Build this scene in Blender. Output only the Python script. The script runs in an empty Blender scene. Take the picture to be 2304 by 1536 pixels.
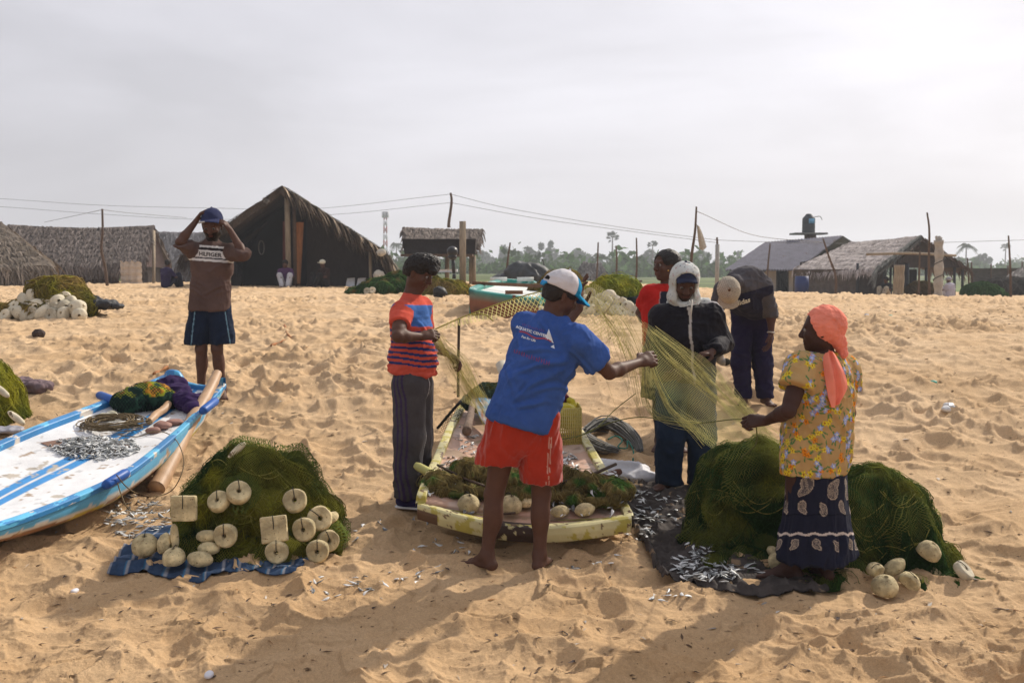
import bpy, bmesh, math, random
import numpy as np
from mathutils import Vector, Matrix, Quaternion
from mathutils.bvhtree import BVHTree
random.seed(7); RNG = np.random.default_rng(7)
SC = bpy.context.scene
COL = SC.collection
# ------------------------------------------------------------------ camera, sky, sun, exposure
F = 2240.0; EYE = 1.65; PITCH = math.atan(168/2240)
cd = bpy.data.cameras.new('camera'); cam = bpy.data.objects.new('camera', cd); COL.objects.link(cam)
cam.location = (0, 0, EYE); cam.rotation_euler = (math.pi/2-PITCH, 0, 0)
cd.sensor_width = 36; cd.lens = 35; cd.clip_end = 3000; cd.clip_start = .1
cd.dof.use_dof = True; cd.dof.focus_distance = 6.1; cd.dof.aperture_fstop = 5.6
SC.camera = cam
SUN_AZ, SUN_EL = math.radians(44), math.radians(37)
SUN = Vector((math.sin(SUN_AZ)*math.cos(SUN_EL), math.cos(SUN_AZ)*math.cos(SUN_EL), math.sin(SUN_EL)))
w = bpy.data.worlds.new("World"); SC.world = w; w.use_nodes = True
nt = w.node_tree; N = nt.nodes; L = nt.links; N.clear()
out = N.new('ShaderNodeOutputWorld'); bg = N.new('ShaderNodeBackground'); bg.inputs[1].default_value = .1
sky = N.new('ShaderNodeTexSky'); sky.sky_type = 'NISHITA'; sky.sun_disc = False
sky.sun_elevation = SUN_EL; sky.sun_rotation = SUN_AZ; sky.dust_density = 4; sky.air_density = 1.2; sky.ozone_density = 1
# thin overcast: an even pale cloud sheet, brighter towards the sun, broken by faint streaks, over the clear sky
tc = N.new('ShaderNodeTexCoord')
dp = N.new('ShaderNodeVectorMath'); dp.operation = 'DOT_PRODUCT'; dp.inputs[1].default_value = SUN
L.new(tc.outputs['Generated'], dp.inputs[0])
mr = N.new('ShaderNodeMapRange'); mr.inputs[1].default_value = .25; mr.inputs[2].default_value = .98; mr.inputs[3].default_value = 6.5; mr.inputs[4].default_value = 10.2
L.new(dp.outputs['Value'], mr.inputs[0])
mp = N.new('ShaderNodeMapping'); mp.inputs['Scale'].default_value = (1.3, 1.3, 5.5); mp.inputs['Rotation'].default_value = (.12, .25, .3)
L.new(tc.outputs['Generated'], mp.inputs[0])
nz = N.new('ShaderNodeTexNoise'); nz.inputs['Scale'].default_value = 1.7; nz.inputs['Detail'].default_value = 5; nz.inputs['Roughness'].default_value = .5; nz.inputs['Distortion'].default_value = .35
L.new(mp.outputs[0], nz.inputs['Vector'])
mr2 = N.new('ShaderNodeMapRange'); mr2.inputs[1].default_value = .38; mr2.inputs[2].default_value = .7; mr2.inputs[3].default_value = .90; mr2.inputs[4].default_value = 1.19
L.new(nz.outputs['Fac'], mr2.inputs[0])
mu = N.new('ShaderNodeMath'); mu.operation = 'MULTIPLY'; L.new(mr.outputs[0], mu.inputs[0]); L.new(mr2.outputs[0], mu.inputs[1])
cl = N.new('ShaderNodeVectorMath'); cl.operation = 'SCALE'; cl.inputs[0].default_value = (.965, .95, 1.03)
L.new(mu.outputs[0], cl.inputs['Scale'])
mx = N.new('ShaderNodeMix'); mx.data_type = 'RGBA'; mx.inputs['Factor'].default_value = .88
L.new(sky.outputs[0], mx.inputs['A']); L.new(cl.outputs[0], mx.inputs['B'])
L.new(mx.outputs['Result'], bg.inputs[0]); L.new(bg.outputs[0], out.inputs[0])
sl = bpy.data.lights.new('sun', 'SUN'); sl.energy = 5.0; sl.angle = math.radians(.9); sl.color = (1, .91, .78)
so = bpy.data.objects.new('sun', sl); COL.objects.link(so); so.rotation_euler = SUN.to_track_quat('Z', 'Y').to_euler()
so.location = (20, 20, 25)
vs = SC.view_settings; vs.view_transform = 'Standard'; vs.look = 'None'; vs.exposure = 0; vs.gamma = 1
SC.cycles.use_denoising = True
SC.cycles.transparent_max_bounces = 24; SC.cycles.max_bounces = 6; SC.cycles.volume_bounces = 0
SC.render.film_transparent = False
# ------------------------------------------------------------------ maths helpers
CP, SP_ = math.cos(PITCH), math.sin(PITCH)
def W(px, py, d):
    u = (px-1152)/F; v = -(py-768)/F
    r = np.array([u, CP+v*SP_, -SP_+v*CP]); r *= d/r[1]
    return np.array([r[0], r[1], EYE+r[2]])
GP = [(-30,-1.95),(0,-1.82),(4.2,-1.745),(5.2,-1.68),(6.6,-1.59),(7,-1.555),(8,-1.40),(8.8,-1.26),(9.5,-1.14),(11,-.98),(13,-.87),(16,-.79),(20,-.74),(35,-.70),(60,-.82),(100,-1.0),(400,-1.9),(2000,-6)]
_gx = np.array([a for a, b in GP], float); _gy = np.array([b for a, b in GP], float)
_m = np.gradient(_gy, _gx)
def sst(x, a, b):
    t = np.clip((x-a)/(b-a), 0, 1); return t*t*(3-2*t)
def gz(x, y):
    """smooth height of the beach"""
    x = np.asarray(x, float); y = np.asarray(y, float)
    i = np.clip(np.searchsorted(_gx, y)-1, 0, len(_gx)-2)
    h = _gx[i+1]-_gx[i]; t = (y-_gx[i])/h
    v = (2*t**3-3*t**2+1)*_gy[i]+(t**3-2*t**2+t)*h*_m[i]+(-2*t**3+3*t**2)*_gy[i+1]+(t**3-t**2)*h*_m[i+1]
    return EYE+v-.50*sst(x, 3, 15)*sst(y, 18, 42)
def G(px, py, dz=0.):
    """the point of the beach a pixel looks at"""
    lo, hi = 2.0, 400.0
    for _ in range(50):
        m = (lo+hi)/2; p = W(px, py, m)
        if p[2] > gz(p[0], p[1])+dz: lo = m
        else: hi = m
    return W(px, py, lo)
def nrm(v): v = np.asarray(v, float); return v/(np.linalg.norm(v)+1e-12)
def hsh(ix, iy, iz, s):
    h = (ix.astype(np.int64)*374761393+iy.astype(np.int64)*668265263+iz.astype(np.int64)*2147483647+s*1274126177) & 0xffffffff
    h = ((h ^ (h >> 13))*1274126177) & 0xffffffff
    h = ((h ^ (h >> 16))*2654435761) & 0xffffffff
    return ((h ^ (h >> 15)) & 0xffffff).astype(np.float64)/0xffffff
def vnoise(P, s=0):
    """value noise -1..1"""
    P = np.asarray(P, float); I = np.floor(P).astype(np.int64); f = P-I; f = f*f*f*(f*(f*6-15)+10)
    o = 0.
    for a in (0, 1):
        for b in (0, 1):
            for c in (0, 1):
                wgt = (f[:, 0] if a else 1-f[:, 0])*(f[:, 1] if b else 1-f[:, 1])*(f[:, 2] if c else 1-f[:, 2])
                o = o+wgt*hsh(I[:, 0]+a, I[:, 1]+b, I[:, 2]+c, s)
    return o*2-1
def fbm(P, n=4, s=0, g=.5):
    a = 1; o = 0; t = 0
    for i in range(n):
        o = o+a*vnoise(P*(2.03**i)+i*17.3, s+i); t += a; a *= g
    return o/t
# ------------------------------------------------------------------ materials
_MC = {}
def M(name, col=None, rough=.8, var=.15, scale=8., bump=0., bscale=40., spec=.3, attr=False, metal=0., transl=0., var2=0., scale2=1.5, dark=None, streak=None, sheen=0., rnd=0.):
    if name in _MC: return _MC[name]
    m = bpy.data.materials.new(name); _MC[name] = m; m.use_nodes = True
    nt = m.node_tree; N = nt.nodes; L = nt.links; N.clear()
    o = N.new('ShaderNodeOutputMaterial'); b = N.new('ShaderNodeBsdfPrincipled')
    b.inputs['Roughness'].default_value = rough; b.inputs['Specular IOR Level'].default_value = spec; b.inputs['Metallic'].default_value = metal
    if sheen: b.inputs['Sheen Weight'].default_value = sheen
    t = N.new('ShaderNodeTexCoord'); vec = t.outputs['Object']
    if streak:
        mp = N.new('ShaderNodeMapping'); mp.inputs['Scale'].default_value = streak; L.new(vec, mp.inputs[0]); vec = mp.outputs[0]
    n = N.new('ShaderNodeTexNoise'); n.inputs['Scale'].default_value = scale; n.inputs['Detail'].default_value = 6; n.inputs['Roughness'].default_value = .6; L.new(vec, n.inputs['Vector'])
    r = N.new('ShaderNodeMapRange'); r.inputs[1].default_value = .3; r.inputs[2].default_value = .7; r.inputs[3].default_value = 1-var; r.inputs[4].default_value = 1+var; L.new(n.outputs['Fac'], r.inputs[0])
    fac = r.outputs[0]
    if var2:
        n2 = N.new('ShaderNodeTexNoise'); n2.inputs['Scale'].default_value = scale2; n2.inputs['Detail'].default_value = 3; L.new(vec, n2.inputs['Vector'])
        r2 = N.new('ShaderNodeMapRange'); r2.inputs[1].default_value = .35; r2.inputs[2].default_value = .65; r2.inputs[3].default_value = 1-var2; r2.inputs[4].default_value = 1+var2; L.new(n2.outputs['Fac'], r2.inputs[0])
        mm = N.new('ShaderNodeMath'); mm.operation = 'MULTIPLY'; L.new(fac, mm.inputs[0]); L.new(r2.outputs[0], mm.inputs[1]); fac = mm.outputs[0]
    if rnd:
        oi = N.new('ShaderNodeObjectInfo'); ro = N.new('ShaderNodeMapRange'); ro.inputs[3].default_value = 1-rnd; ro.inputs[4].default_value = 1+rnd*.5; L.new(oi.outputs['Random'], ro.inputs[0]); m5 = N.new('ShaderNodeMath'); m5.operation = 'MULTIPLY'; L.new(fac, m5.inputs[0]); L.new(ro.outputs[0], m5.inputs[1]); fac = m5.outputs[0]
    sc = N.new('ShaderNodeVectorMath'); sc.operation = 'SCALE'; L.new(fac, sc.inputs['Scale'])
    if attr:
        a = N.new('ShaderNodeAttribute'); a.attribute_name = 'Col'; L.new(a.outputs['Color'], sc.inputs[0])
    else: sc.inputs[0].default_value = col
    c = sc.outputs[0]
    if dark:   # (colour, scale, threshold): patches of wear, dirt or holes in the paint
        n3 = N.new('ShaderNodeTexNoise'); n3.inputs['Scale'].default_value = dark[1]; n3.inputs['Detail'].default_value = 8; n3.inputs['Roughness'].default_value = .65; L.new(t.outputs['Object'], n3.inputs['Vector'])
        r3 = N.new('ShaderNodeMapRange'); r3.inputs[1].default_value = dark[2]; r3.inputs[2].default_value = dark[2]+.05; L.new(n3.outputs['Fac'], r3.inputs[0])
        mx = N.new('ShaderNodeMix'); mx.data_type = 'RGBA'; L.new(r3.outputs[0], mx.inputs['Factor']); L.new(c, mx.inputs['A']); mx.inputs['B'].default_value = (*dark[0], 1); c = mx.outputs['Result']
    L.new(c, b.inputs['Base Color'])
    if bump:
        n4 = N.new('ShaderNodeTexNoise'); n4.inputs['Scale'].default_value = bscale; n4.inputs['Detail'].default_value = 5; L.new(vec, n4.inputs['Vector'])
        bp = N.new('ShaderNodeBump'); bp.inputs['Strength'].default_value = 1; bp.inputs['Distance'].default_value = bump; L.new(n4.outputs['Fac'], bp.inputs['Height']); L.new(bp.outputs[0], b.inputs['Normal'])
    sh = b.outputs[0]
    if transl:
        tl = N.new('ShaderNodeBsdfTranslucent'); L.new(c, tl.inputs[0]); ms = N.new('ShaderNodeMixShader'); ms.inputs[0].default_value = transl; L.new(sh, ms.inputs[1]); L.new(tl.outputs[0], ms.inputs[2]); sh = ms.outputs[0]
    L.new(sh, o.inputs[0])
    return m
def netmat(name, col, cell=.02, width=.14, transl=.45, skew=True):
    """woven net: crossing threads, open between them, from UV in metres"""
    if name in _MC: return _MC[name]
    m = bpy.data.materials.new(name); _MC[name] = m; m.use_nodes = True
    nt = m.node_tree; N = nt.nodes; L = nt.links; N.clear()
    o = N.new('ShaderNodeOutputMaterial'); d = N.new('ShaderNodeBsdfDiffuse'); t = N.new('ShaderNodeBsdfTranslucent'); tr = N.new('ShaderNodeBsdfTransparent')
    a = N.new('ShaderNodeAttribute'); a.attribute_name = 'Col'
    L.new(a.outputs['Color'], d.inputs[0]); L.new(a.outputs['Color'], t.inputs[0])
    mx = N.new('ShaderNodeMixShader'); mx.inputs[0].default_value = transl; L.new(d.outputs[0], mx.inputs[1]); L.new(t.outputs[0], mx.inputs[2])
    uv = N.new('ShaderNodeUVMap'); uv.uv_map = 'UVMap'
    sep = N.new('ShaderNodeSeparateXYZ'); L.new(uv.outputs[0], sep.inputs[0])
    def math_(op, x, y=None):
        q = N.new('ShaderNodeMath'); q.operation = op
        if hasattr(x, 'node'): L.new(x, q.inputs[0])
        else: q.inputs[0].default_value = x
        if y is not None:
            if hasattr(y, 'node'): L.new(y, q.inputs[1])
            else: q.inputs[1].default_value = y
        return q.outputs[0]
    X, Y = sep.outputs[0], sep.outputs[1]
    if skew: A, B = math_('ADD', X, math_('MULTIPLY', Y, .7)), math_('SUBTRACT', X, math_('MULTIPLY', Y, .7))
    else: A, B = X, Y
    la = math_('LESS_THAN', math_('FRACT', math_('DIVIDE', A, cell)), width); lb = math_('LESS_THAN', math_('FRACT', math_('DIVIDE', B, cell)), width)
    al = math_('MAXIMUM', la, lb)
    ms = N.new('ShaderNodeMixShader'); L.new(al, ms.inputs[0]); L.new(tr.outputs[0], ms.inputs[1]); L.new(mx.outputs[0], ms.inputs[2]); L.new(ms.outputs[0], o.inputs[0])
    return m
# ------------------------------------------------------------------ mesh helpers
class MB:
    def __init__(s): s.V = []; s.Q = []; s.T = []; s.C = []; s.n = 0
    def add(s, V, Fq=None, Ft=None, c=None):
        V = np.asarray(V, float); s.V.append(V)
        if Fq is not None and len(Fq): s.Q.append(np.asarray(Fq)+s.n)
        if Ft is not None and len(Ft): s.T.append(np.asarray(Ft)+s.n)
        cc = np.ones((len(V), 3))*(np.asarray(c) if c is not None else 1.); s.C.append(cc)
        s.n += len(V); return s
    def arrays(s):
        return (np.concatenate(s.V), np.concatenate(s.Q) if s.Q else None, np.concatenate(s.T) if s.T else None, np.concatenate(s.C))
    def box(s, c, sz, R=None, col=None):
        v = np.array([[x, y, z] for x in (-.5, .5) for y in (-.5, .5) for z in (-.5, .5)])*np.asarray(sz)
        if R is not None: v = v@np.asarray(R).T
        return s.add(v+np.asarray(c), [[0,1,3,2],[4,6,7,5],[0,4,5,1],[2,3,7,6],[0,2,6,4],[1,5,7,3]], c=col)
    def bar(s, a, b, wd, th=None, up=(0, 0, 1), col=None):
        a = np.asarray(a, float); b = np.asarray(b, float); d = b-a; l = np.linalg.norm(d); d = d/l
        x = np.cross(d, up); x = nrm(x) if np.linalg.norm(x) > 1e-5 else np.array([1., 0, 0]); z = np.cross(x, d)
        return s.box((a+b)/2, (wd, l, th or wd), np.stack([x, d, z], 1), col)
    def tube(s, pts, r, n=6, col=None, cap=True):
        P = np.asarray(pts, float); k = len(P); r = np.ones(k)*r if np.isscalar(r) else np.asarray(r, float)
        D = np.gradient(P, axis=0); D /= np.linalg.norm(D, axis=1)[:, None]+1e-12
        u = np.cross(D[0], (0, 0, 1.)); u = u if np.linalg.norm(u) > .1 else np.cross(D[0], (1., 0, 0)); u = nrm(u)
        V = np.zeros((k, n, 3)); an = np.arange(n)*2*math.pi/n
        for i in range(k):
            u = u-D[i]*np.dot(u, D[i]); u = nrm(u); v = np.cross(D[i], u)
            V[i] = P[i]+r[i]*(np.cos(an)[:, None]*u+np.sin(an)[:, None]*v)
        i, j = np.meshgrid(np.arange(k-1), np.arange(n), indexing='ij'); j2 = (j+1) % n
        Q = np.stack([i*n+j, i*n+j2, (i+1)*n+j2, (i+1)*n+j], -1).reshape(-1, 4)
        Vv = V.reshape(-1, 3); T = None
        if cap:
            Vv = np.concatenate([Vv, P[:1], P[-1:]]); a = np.arange(n); b = (a+1) % n
            T = np.concatenate([np.stack([b, a, np.full(n, k*n)], 1), np.stack([(k-1)*n+a, (k-1)*n+b, np.full(n, k*n+1)], 1)])
        if col is not None and np.ndim(col) == 2: col = np.concatenate([np.repeat(col, n, 0)]+([col[:1], col[-1:]] if cap else []))
        return s.add(Vv, Q, T, col)
    def sphere(s, c, r, n=10, m=7, R=None, col=None, noise=0., seed=0):
        th = np.linspace(0, math.pi, m+1); ph = np.arange(n)*2*math.pi/n
        A, B = np.meshgrid(th, ph, indexing='ij'); v = np.stack([np.sin(A)*np.cos(B), np.sin(A)*np.sin(B), np.cos(A)], -1).reshape(-1, 3)
        if noise: v = v*(1+noise*fbm(v*2+seed*3.1, 3, seed))[:, None]
        v = v*np.asarray(r)
        if R is not None: v = v@np.asarray(R).T
        i, j = np.meshgrid(np.arange(m), np.arange(n), indexing='ij'); j2 = (j+1) % n
        return s.add(v+np.asarray(c), np.stack([i*n+j, (i+1)*n+j, (i+1)*n+j2, i*n+j2], -1).reshape(-1, 4), c=col)
    def grid(s, P, col=None, flip=False):
        a, b = P.shape[:2]; i, j = np.meshgrid(np.arange(a-1), np.arange(b-1), indexing='ij')
        q = np.stack([i*b+j, (i+1)*b+j, (i+1)*b+j+1, i*b+j+1], -1).reshape(-1, 4)
        if flip: q = q[:, ::-1]
        return s.add(P.reshape(-1, 3), q, c=(col.reshape(-1, 3) if col is not None and np.ndim(col) == 3 else col))
ORI = {}
def rawmesh(name, V, Q, T, C=None, uv=None, smooth=True):
    me = bpy.data.meshes.new(name); nq = 0 if Q is None else len(Q); n3 = 0 if T is None else len(T)
    me.vertices.add(len(V)); me.vertices.foreach_set('co', np.ascontiguousarray(V, np.float32).ravel())
    li = np.concatenate([x.ravel() for x in (Q, T) if x is not None and len(x)]).astype(np.int32)
    me.loops.add(len(li)); me.loops.foreach_set('vertex_index', li)
    me.polygons.add(nq+n3)
    st = np.concatenate([np.arange(nq)*4, nq*4+np.arange(n3)*3]).astype(np.int32)
    me.polygons.foreach_set('loop_start', st)
    if smooth: me.polygons.foreach_set('use_smooth', np.ones(nq+n3, bool))
    me.update(calc_edges=True); me.validate()
    if C is not None:
        a = me.color_attributes.new('Col', 'FLOAT_COLOR', 'POINT'); c4 = np.ones((len(V), 4), np.float32); c4[:, :3] = C; a.data.foreach_set('color', c4.ravel())
    if uv is not None:
        l = me.uv_layers.new(name='UVMap'); vi = np.zeros(len(me.loops), np.int32); me.loops.foreach_get('vertex_index', vi); l.data.foreach_set('uv', np.ascontiguousarray(uv[vi], np.float32).ravel())
    return me
def tag(o, label=None, cat=None, group=None, kind=None):
    if label: o['label'] = label
    if cat: o['category'] = cat
    if group: o['group'] = group
    if kind: o['kind'] = kind
    return o
def obj(name, mb, mat, parent=None, origin=None, smooth=True, label=None, cat=None, group=None, kind=None, uv=None):
    V, Q, T, C = mb.arrays() if isinstance(mb, MB) else mb
    if parent is not None: o0 = ORI[parent.name]
    elif origin is not None: o0 = np.asarray(origin, float)
    else:
        lo, hi = V.min(0), V.max(0); o0 = np.array([(lo[0]+hi[0])/2, (lo[1]+hi[1])/2, lo[2]])
    me = rawmesh(name, V-o0, Q, T, C, uv, smooth); me.materials.append(mat)
    o = bpy.data.objects.new(name, me); COL.objects.link(o); ORI[o.name] = o0
    if parent is not None: o.parent = parent
    else: o.location = o0
    return tag(o, label, cat, group, kind)
def empty(name, loc, label, cat, group=None, kind=None):
    o = bpy.data.objects.new(name, None); COL.objects.link(o); o.location = loc; o.empty_display_size = .1; ORI[o.name] = np.asarray(loc, float)
    return tag(o, label, cat, group, kind)
def dup(root, loc, rot=None, scale=None, label=None, group=None):
    r = root.copy(); COL.objects.link(r); r.location = loc; ORI[r.name] = np.asarray(loc, float)
    if rot is not None: r.rotation_euler = rot
    if scale is not None: r.scale = (scale,)*3 if np.isscalar(scale) else scale
    if label: r['label'] = label
    if group: r['group'] = group
    for ch in list(root.children):
        c = ch.copy(); COL.objects.link(c); c.parent = r
        for g in list(ch.children):
            d = g.copy(); COL.objects.link(d); d.parent = c
    return r
def crom(P, n):
    """smooth curve through points"""
    P = np.asarray(P, float); k = len(P); t = np.linspace(0, k-1, n); i = np.clip(t.astype(int), 0, k-2); f = (t-i)[:, None]
    E = np.concatenate([2*P[:1]-P[1:2], P, 2*P[-1:]-P[-2:-1]]); a, b, c, d = E[i], E[i+1], E[i+2], E[i+3]
    return .5*(2*b+(c-a)*f+(2*a-5*b+4*c-d)*f*f+(3*b-a-3*c+d)*f**3)
def catgrid(rows, nu, nv):
    R = np.stack([crom(r, nu) for r in rows]); return np.stack([crom(R[:, i], nv) for i in range(nu)], 0)  # [nu,nv,3]
# ------------------------------------------------------------------ implicit surfaces (bodies, clothes, heaps)
class SDF:
    def __init__(s, lo, hi, h):
        s.lo = np.asarray(lo, float)-3*h; s.h = h; s.n = np.ceil((np.asarray(hi, float)+3*h-s.lo)/h).astype(int)+1
        s.f = np.full(s.n, .5, np.float32); s.ax = [s.lo[i]+np.arange(s.n[i])*h for i in range(3)]
    def win(s, lo, hi, m):
        a = np.clip(np.floor((np.asarray(lo)-m-s.lo)/s.h).astype(int), 0, s.n-1); b = np.clip(np.ceil((np.asarray(hi)+m-s.lo)/s.h).astype(int)+1, 1, s.n)
        if (b <= a).any(): return None
        sl = tuple(slice(a[i], b[i]) for i in range(3))
        X = s.ax[0][a[0]:b[0]][:, None, None]; Y = s.ax[1][a[1]:b[1]][None, :, None]; Z = s.ax[2][a[2]:b[2]][None, None, :]
        return sl, X, Y, Z
    def put(s, sl, d, k, op):
        f = s.f[sl]; d = d.astype(np.float32)
        if op == 'u':
            if k > 0: h = np.clip(.5+.5*(f-d)/k, 0, 1); s.f[sl] = f+(d-f)*h-k*h*(1-h)
            else: s.f[sl] = np.minimum(f, d)
        else:
            if k > 0: d = -d; h = np.clip(.5-.5*(f-d)/k, 0, 1); s.f[sl] = f+(d-f)*h+k*h*(1-h)
            else: s.f[sl] = np.maximum(f, -d)
    def cap(s, a, b, ra, rb, k=.02, flat=None, op='u', clip=None, clipa=None):
        """tapered limb a-b; flat=(axis, factor) thins it along axis; clip cuts it square at b"""
        a = np.asarray(a, float); b = np.asarray(b, float); R = max(ra, rb)
        wn = s.win(np.minimum(a, b)-R, np.maximum(a, b)+R, k+2*s.h)
        if wn is None: return
        sl, X, Y, Z = wn; d = b-a; L2 = d@d+1e-9
        px, py, pz = X-a[0], Y-a[1], Z-a[2]; t = np.clip((px*d[0]+py*d[1]+pz*d[2])/L2, 0, 1)
        qx, qy, qz = px-t*d[0], py-t*d[1], pz-t*d[2]; q2 = qx*qx+qy*qy+qz*qz
        r = ra+(rb-ra)*t
        if flat is not None:
            n, fc = flat; c = qx*n[0]+qy*n[1]+qz*n[2]; ql = np.sqrt(q2+(fc*fc-1)*c*c); dist = (ql-r)/np.maximum(1, np.where(ql > 1e-6, np.sqrt(q2+(fc**4-1)*c*c)/np.maximum(ql, 1e-6), 1))
        else: dist = np.sqrt(q2)-r
        if clip is not None:
            n = nrm(clip) if not isinstance(clip, bool) else nrm(d); dist = np.maximum(dist, (X-b[0])*n[0]+(Y-b[1])*n[1]+(Z-b[2])*n[2])
        if clipa is not None:
            n = nrm(clipa); dist = np.maximum(dist, (X-a[0])*n[0]+(Y-a[1])*n[1]+(Z-a[2])*n[2])
        s.put(sl, dist, k, op)
    def ell(s, c, r, R=None, k=.02, op='u'):
        c = np.asarray(c, float); r = np.ones(3)*r; m = max(r); wn = s.win(c-m, c+m, k+2*s.h)
        if wn is None: return
        sl, X, Y, Z = wn; p = [X-c[0], Y-c[1], Z-c[2]]
        if R is not None: p = [p[0]*R[0][i]+p[1]*R[1][i]+p[2]*R[2][i] for i in range(3)]
        k0 = np.sqrt((p[0]/r[0])**2+(p[1]/r[1])**2+(p[2]/r[2])**2); k1 = np.sqrt((p[0]/r[0]**2)**2+(p[1]/r[1]**2)**2+(p[2]/r[2]**2)**2)
        s.put(sl, k0*(k0-1)/np.maximum(k1, 1e-4), k, op)
    def cut(s, p, n):
        X = s.ax[0][:, None, None]; Y = s.ax[1][None, :, None]; Z = s.ax[2][None, None, :]; n = nrm(n)
        s.f = np.maximum(s.f, ((X-p[0])*n[0]+(Y-p[1])*n[1]+(Z-p[2])*n[2]).astype(np.float32))
    def mesh(s):
        f = s.f; ins = f < 0; n = np.array(f.shape)
        cnt = np.zeros(n-1, np.int8)
        for a in (0, 1):
            for b in (0, 1):
                for c in (0, 1): cnt += ins[a:n[0]-1+a, b:n[1]-1+b, c:n[2]-1+c]
        mix = (cnt > 0) & (cnt < 8); ci = np.argwhere(mix); idx = np.full(n-1, -1, np.int64); idx[mix] = np.arange(len(ci))
        acc = np.zeros((len(ci), 3)); w = np.zeros(len(ci))
        for ax in range(3):
            o1, o2 = [i for i in range(3) if i != ax]
            for p in (0, 1):
                for q in (0, 1):
                    A = np.zeros(3, int); A[o1] = p; A[o2] = q; B = A.copy(); B[ax] = 1
                    ia = ci+A; ib = ci+B; fa = f[ia[:, 0], ia[:, 1], ia[:, 2]]; fb = f[ib[:, 0], ib[:, 1], ib[:, 2]]
                    m = (fa < 0) != (fb < 0); t = np.where(m, fa/np.where(m, fa-fb, 1), 0)
                    pt = A+t[:, None]*(B-A); acc += pt*m[:, None]; w += m
        V = s.lo+(ci+acc/w[:, None])*s.h; Q = []
        for ax in range(3):
            o1, o2 = (ax+1) % 3, (ax+2) % 3
            sa = [slice(None)]*3; sb = [slice(None)]*3; sa[ax] = slice(0, n[ax]-1); sb[ax] = slice(1, n[ax])
            ch = ins[tuple(sa)] != ins[tuple(sb)]; e = np.argwhere(ch)
            ok = (e[:, o1] > 0) & (e[:, o2] > 0) & (e[:, o1] < n[o1]-1) & (e[:, o2] < n[o2]-1); e = e[ok]
            first = ins[e[:, 0], e[:, 1], e[:, 2]]
            def I(da, db): g = e.copy(); g[:, o1] += da; g[:, o2] += db; return idx[g[:, 0], g[:, 1], g[:, 2]]
            q = np.stack([I(-1, -1), I(0, -1), I(0, 0), I(-1, 0)], 1); q[~first] = q[~first][:, ::-1]; Q.append(q)
        return V, np.concatenate(Q)
def vnormals(V, Q):
    n = np.cross(V[Q[:, 2]]-V[Q[:, 0]], V[Q[:, 3]]-V[Q[:, 1]]); N_ = np.zeros_like(V)
    for i in range(4): np.add.at(N_, Q[:, i], n)
    return N_/(np.linalg.norm(N_, axis=1)[:, None]+1e-12)
def relax(V, Q, it=1, a=.5):
    for _ in range(it):
        S = np.zeros_like(V); c = np.zeros(len(V))
        for i in range(4):
            j = (i+1) % 4
            np.add.at(S, Q[:, i], V[Q[:, j]]); np.add.at(S, Q[:, j], V[Q[:, i]]); np.add.at(c, Q[:, i], 1); np.add.at(c, Q[:, j], 1)
        V = V+(S/np.maximum(c, 1)[:, None]-V)*a
    return V
# ------------------------------------------------------------------ the beach: one sheet to the horizon
def worley(x, y, cell, seed, sx=1.):
    X, Y = x/cell*sx, y/cell; ix, iy = np.floor(X).astype(np.int64), np.floor(Y).astype(np.int64)
    d1 = np.full(X.shape, 9.); z = np.zeros_like(ix); amp = np.zeros_like(X)
    for a in (-1, 0, 1):
        for b in (-1, 0, 1):
            jx = ix+a+.1+.8*hsh(ix+a, iy+b, z, seed); jy = iy+b+.1+.8*hsh(ix+a, iy+b, z, seed+1)
            d = (X-jx)**2+(Y-jy)**2; m = d < d1; d1 = np.where(m, d, d1); amp = np.where(m, hsh(ix+a, iy+b, z, seed+2), amp)
    return d1, amp
def sandh(x, y):
    """trodden dry sand: overlapping dents with sharp rims, ruffles and grain"""
    sh = x.shape; x = x.ravel(); y = y.ravel(); z = np.zeros_like(x)
    wx = x+.10*vnoise(np.stack([x*2.3, y*2.3, z], 1), 31)+.014*vnoise(np.stack([x*9, y*9, z], 1), 32)
    wy = y+.10*vnoise(np.stack([x*2.3, y*2.3, z+9], 1), 33)+.014*vnoise(np.stack([x*9, y*9, z+9], 1), 34)
    d, a = worley(wx, wy, .25, 3, .82); h = .138*(np.minimum(d, .46)-.20)*(.30+1.1*a)
    d, a = worley(wx*.94+wy*.3, wy*.94-wx*.3, .155, 13, .75); h += .085*(np.minimum(d, .46)-.18)*(.1+1.2*a)
    d, a = worley(wx*1.02-wy*.2, wy+wx*.2, .10, 23, .8); h += .022*(np.minimum(d, .40)-.18)*(.05+1.2*a)*(a > .3)
    h += .018*fbm(np.stack([wx*1.3, wy*1.3, z], 1), 3, 40)+.007*fbm(np.stack([wx*9, wy*9, z], 1), 3, 50)
    near = np.clip(1-(y-3)/9, 0, 1)
    d, a = worley(wx*.9+wy*.4, wy*.9-wx*.4, .145, 43, .8); h += (.10+.9*near)*.055*(np.minimum(d, .40)-.18)*(a > .25)*(.2+a)
    h += near*(.0030*vnoise(np.stack([x*45, y*45, z], 1), 60)+.0022*vnoise(np.stack([x*95, y*95, z], 1), 61))+.0032*fbm(np.stack([x*24, y*24, z], 1), 2, 62)
    calm = sst(fbm(np.stack([x*.5, y*.5, z], 1), 2, 70), -.2, .5)
    h *= (.70+.72*calm)*(1+.35*np.clip(1-(y-3)/4.5, 0, 1))
    h *= np.where(y > 14, np.clip(1.25-(y-14)*.012, .35, 1.3), 1.0)
    return h.reshape(sh)
rows = [-14., -8., -4., -1.5, .5, 2.]
d = 2.6
while d < 40: rows.append(d); d += max(.0058, .0058*(d/4.0)**1.75 if d > 4 else .0065)
while d < 1000: rows.append(d); d *= 1.035
rows = np.array(rows)
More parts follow.
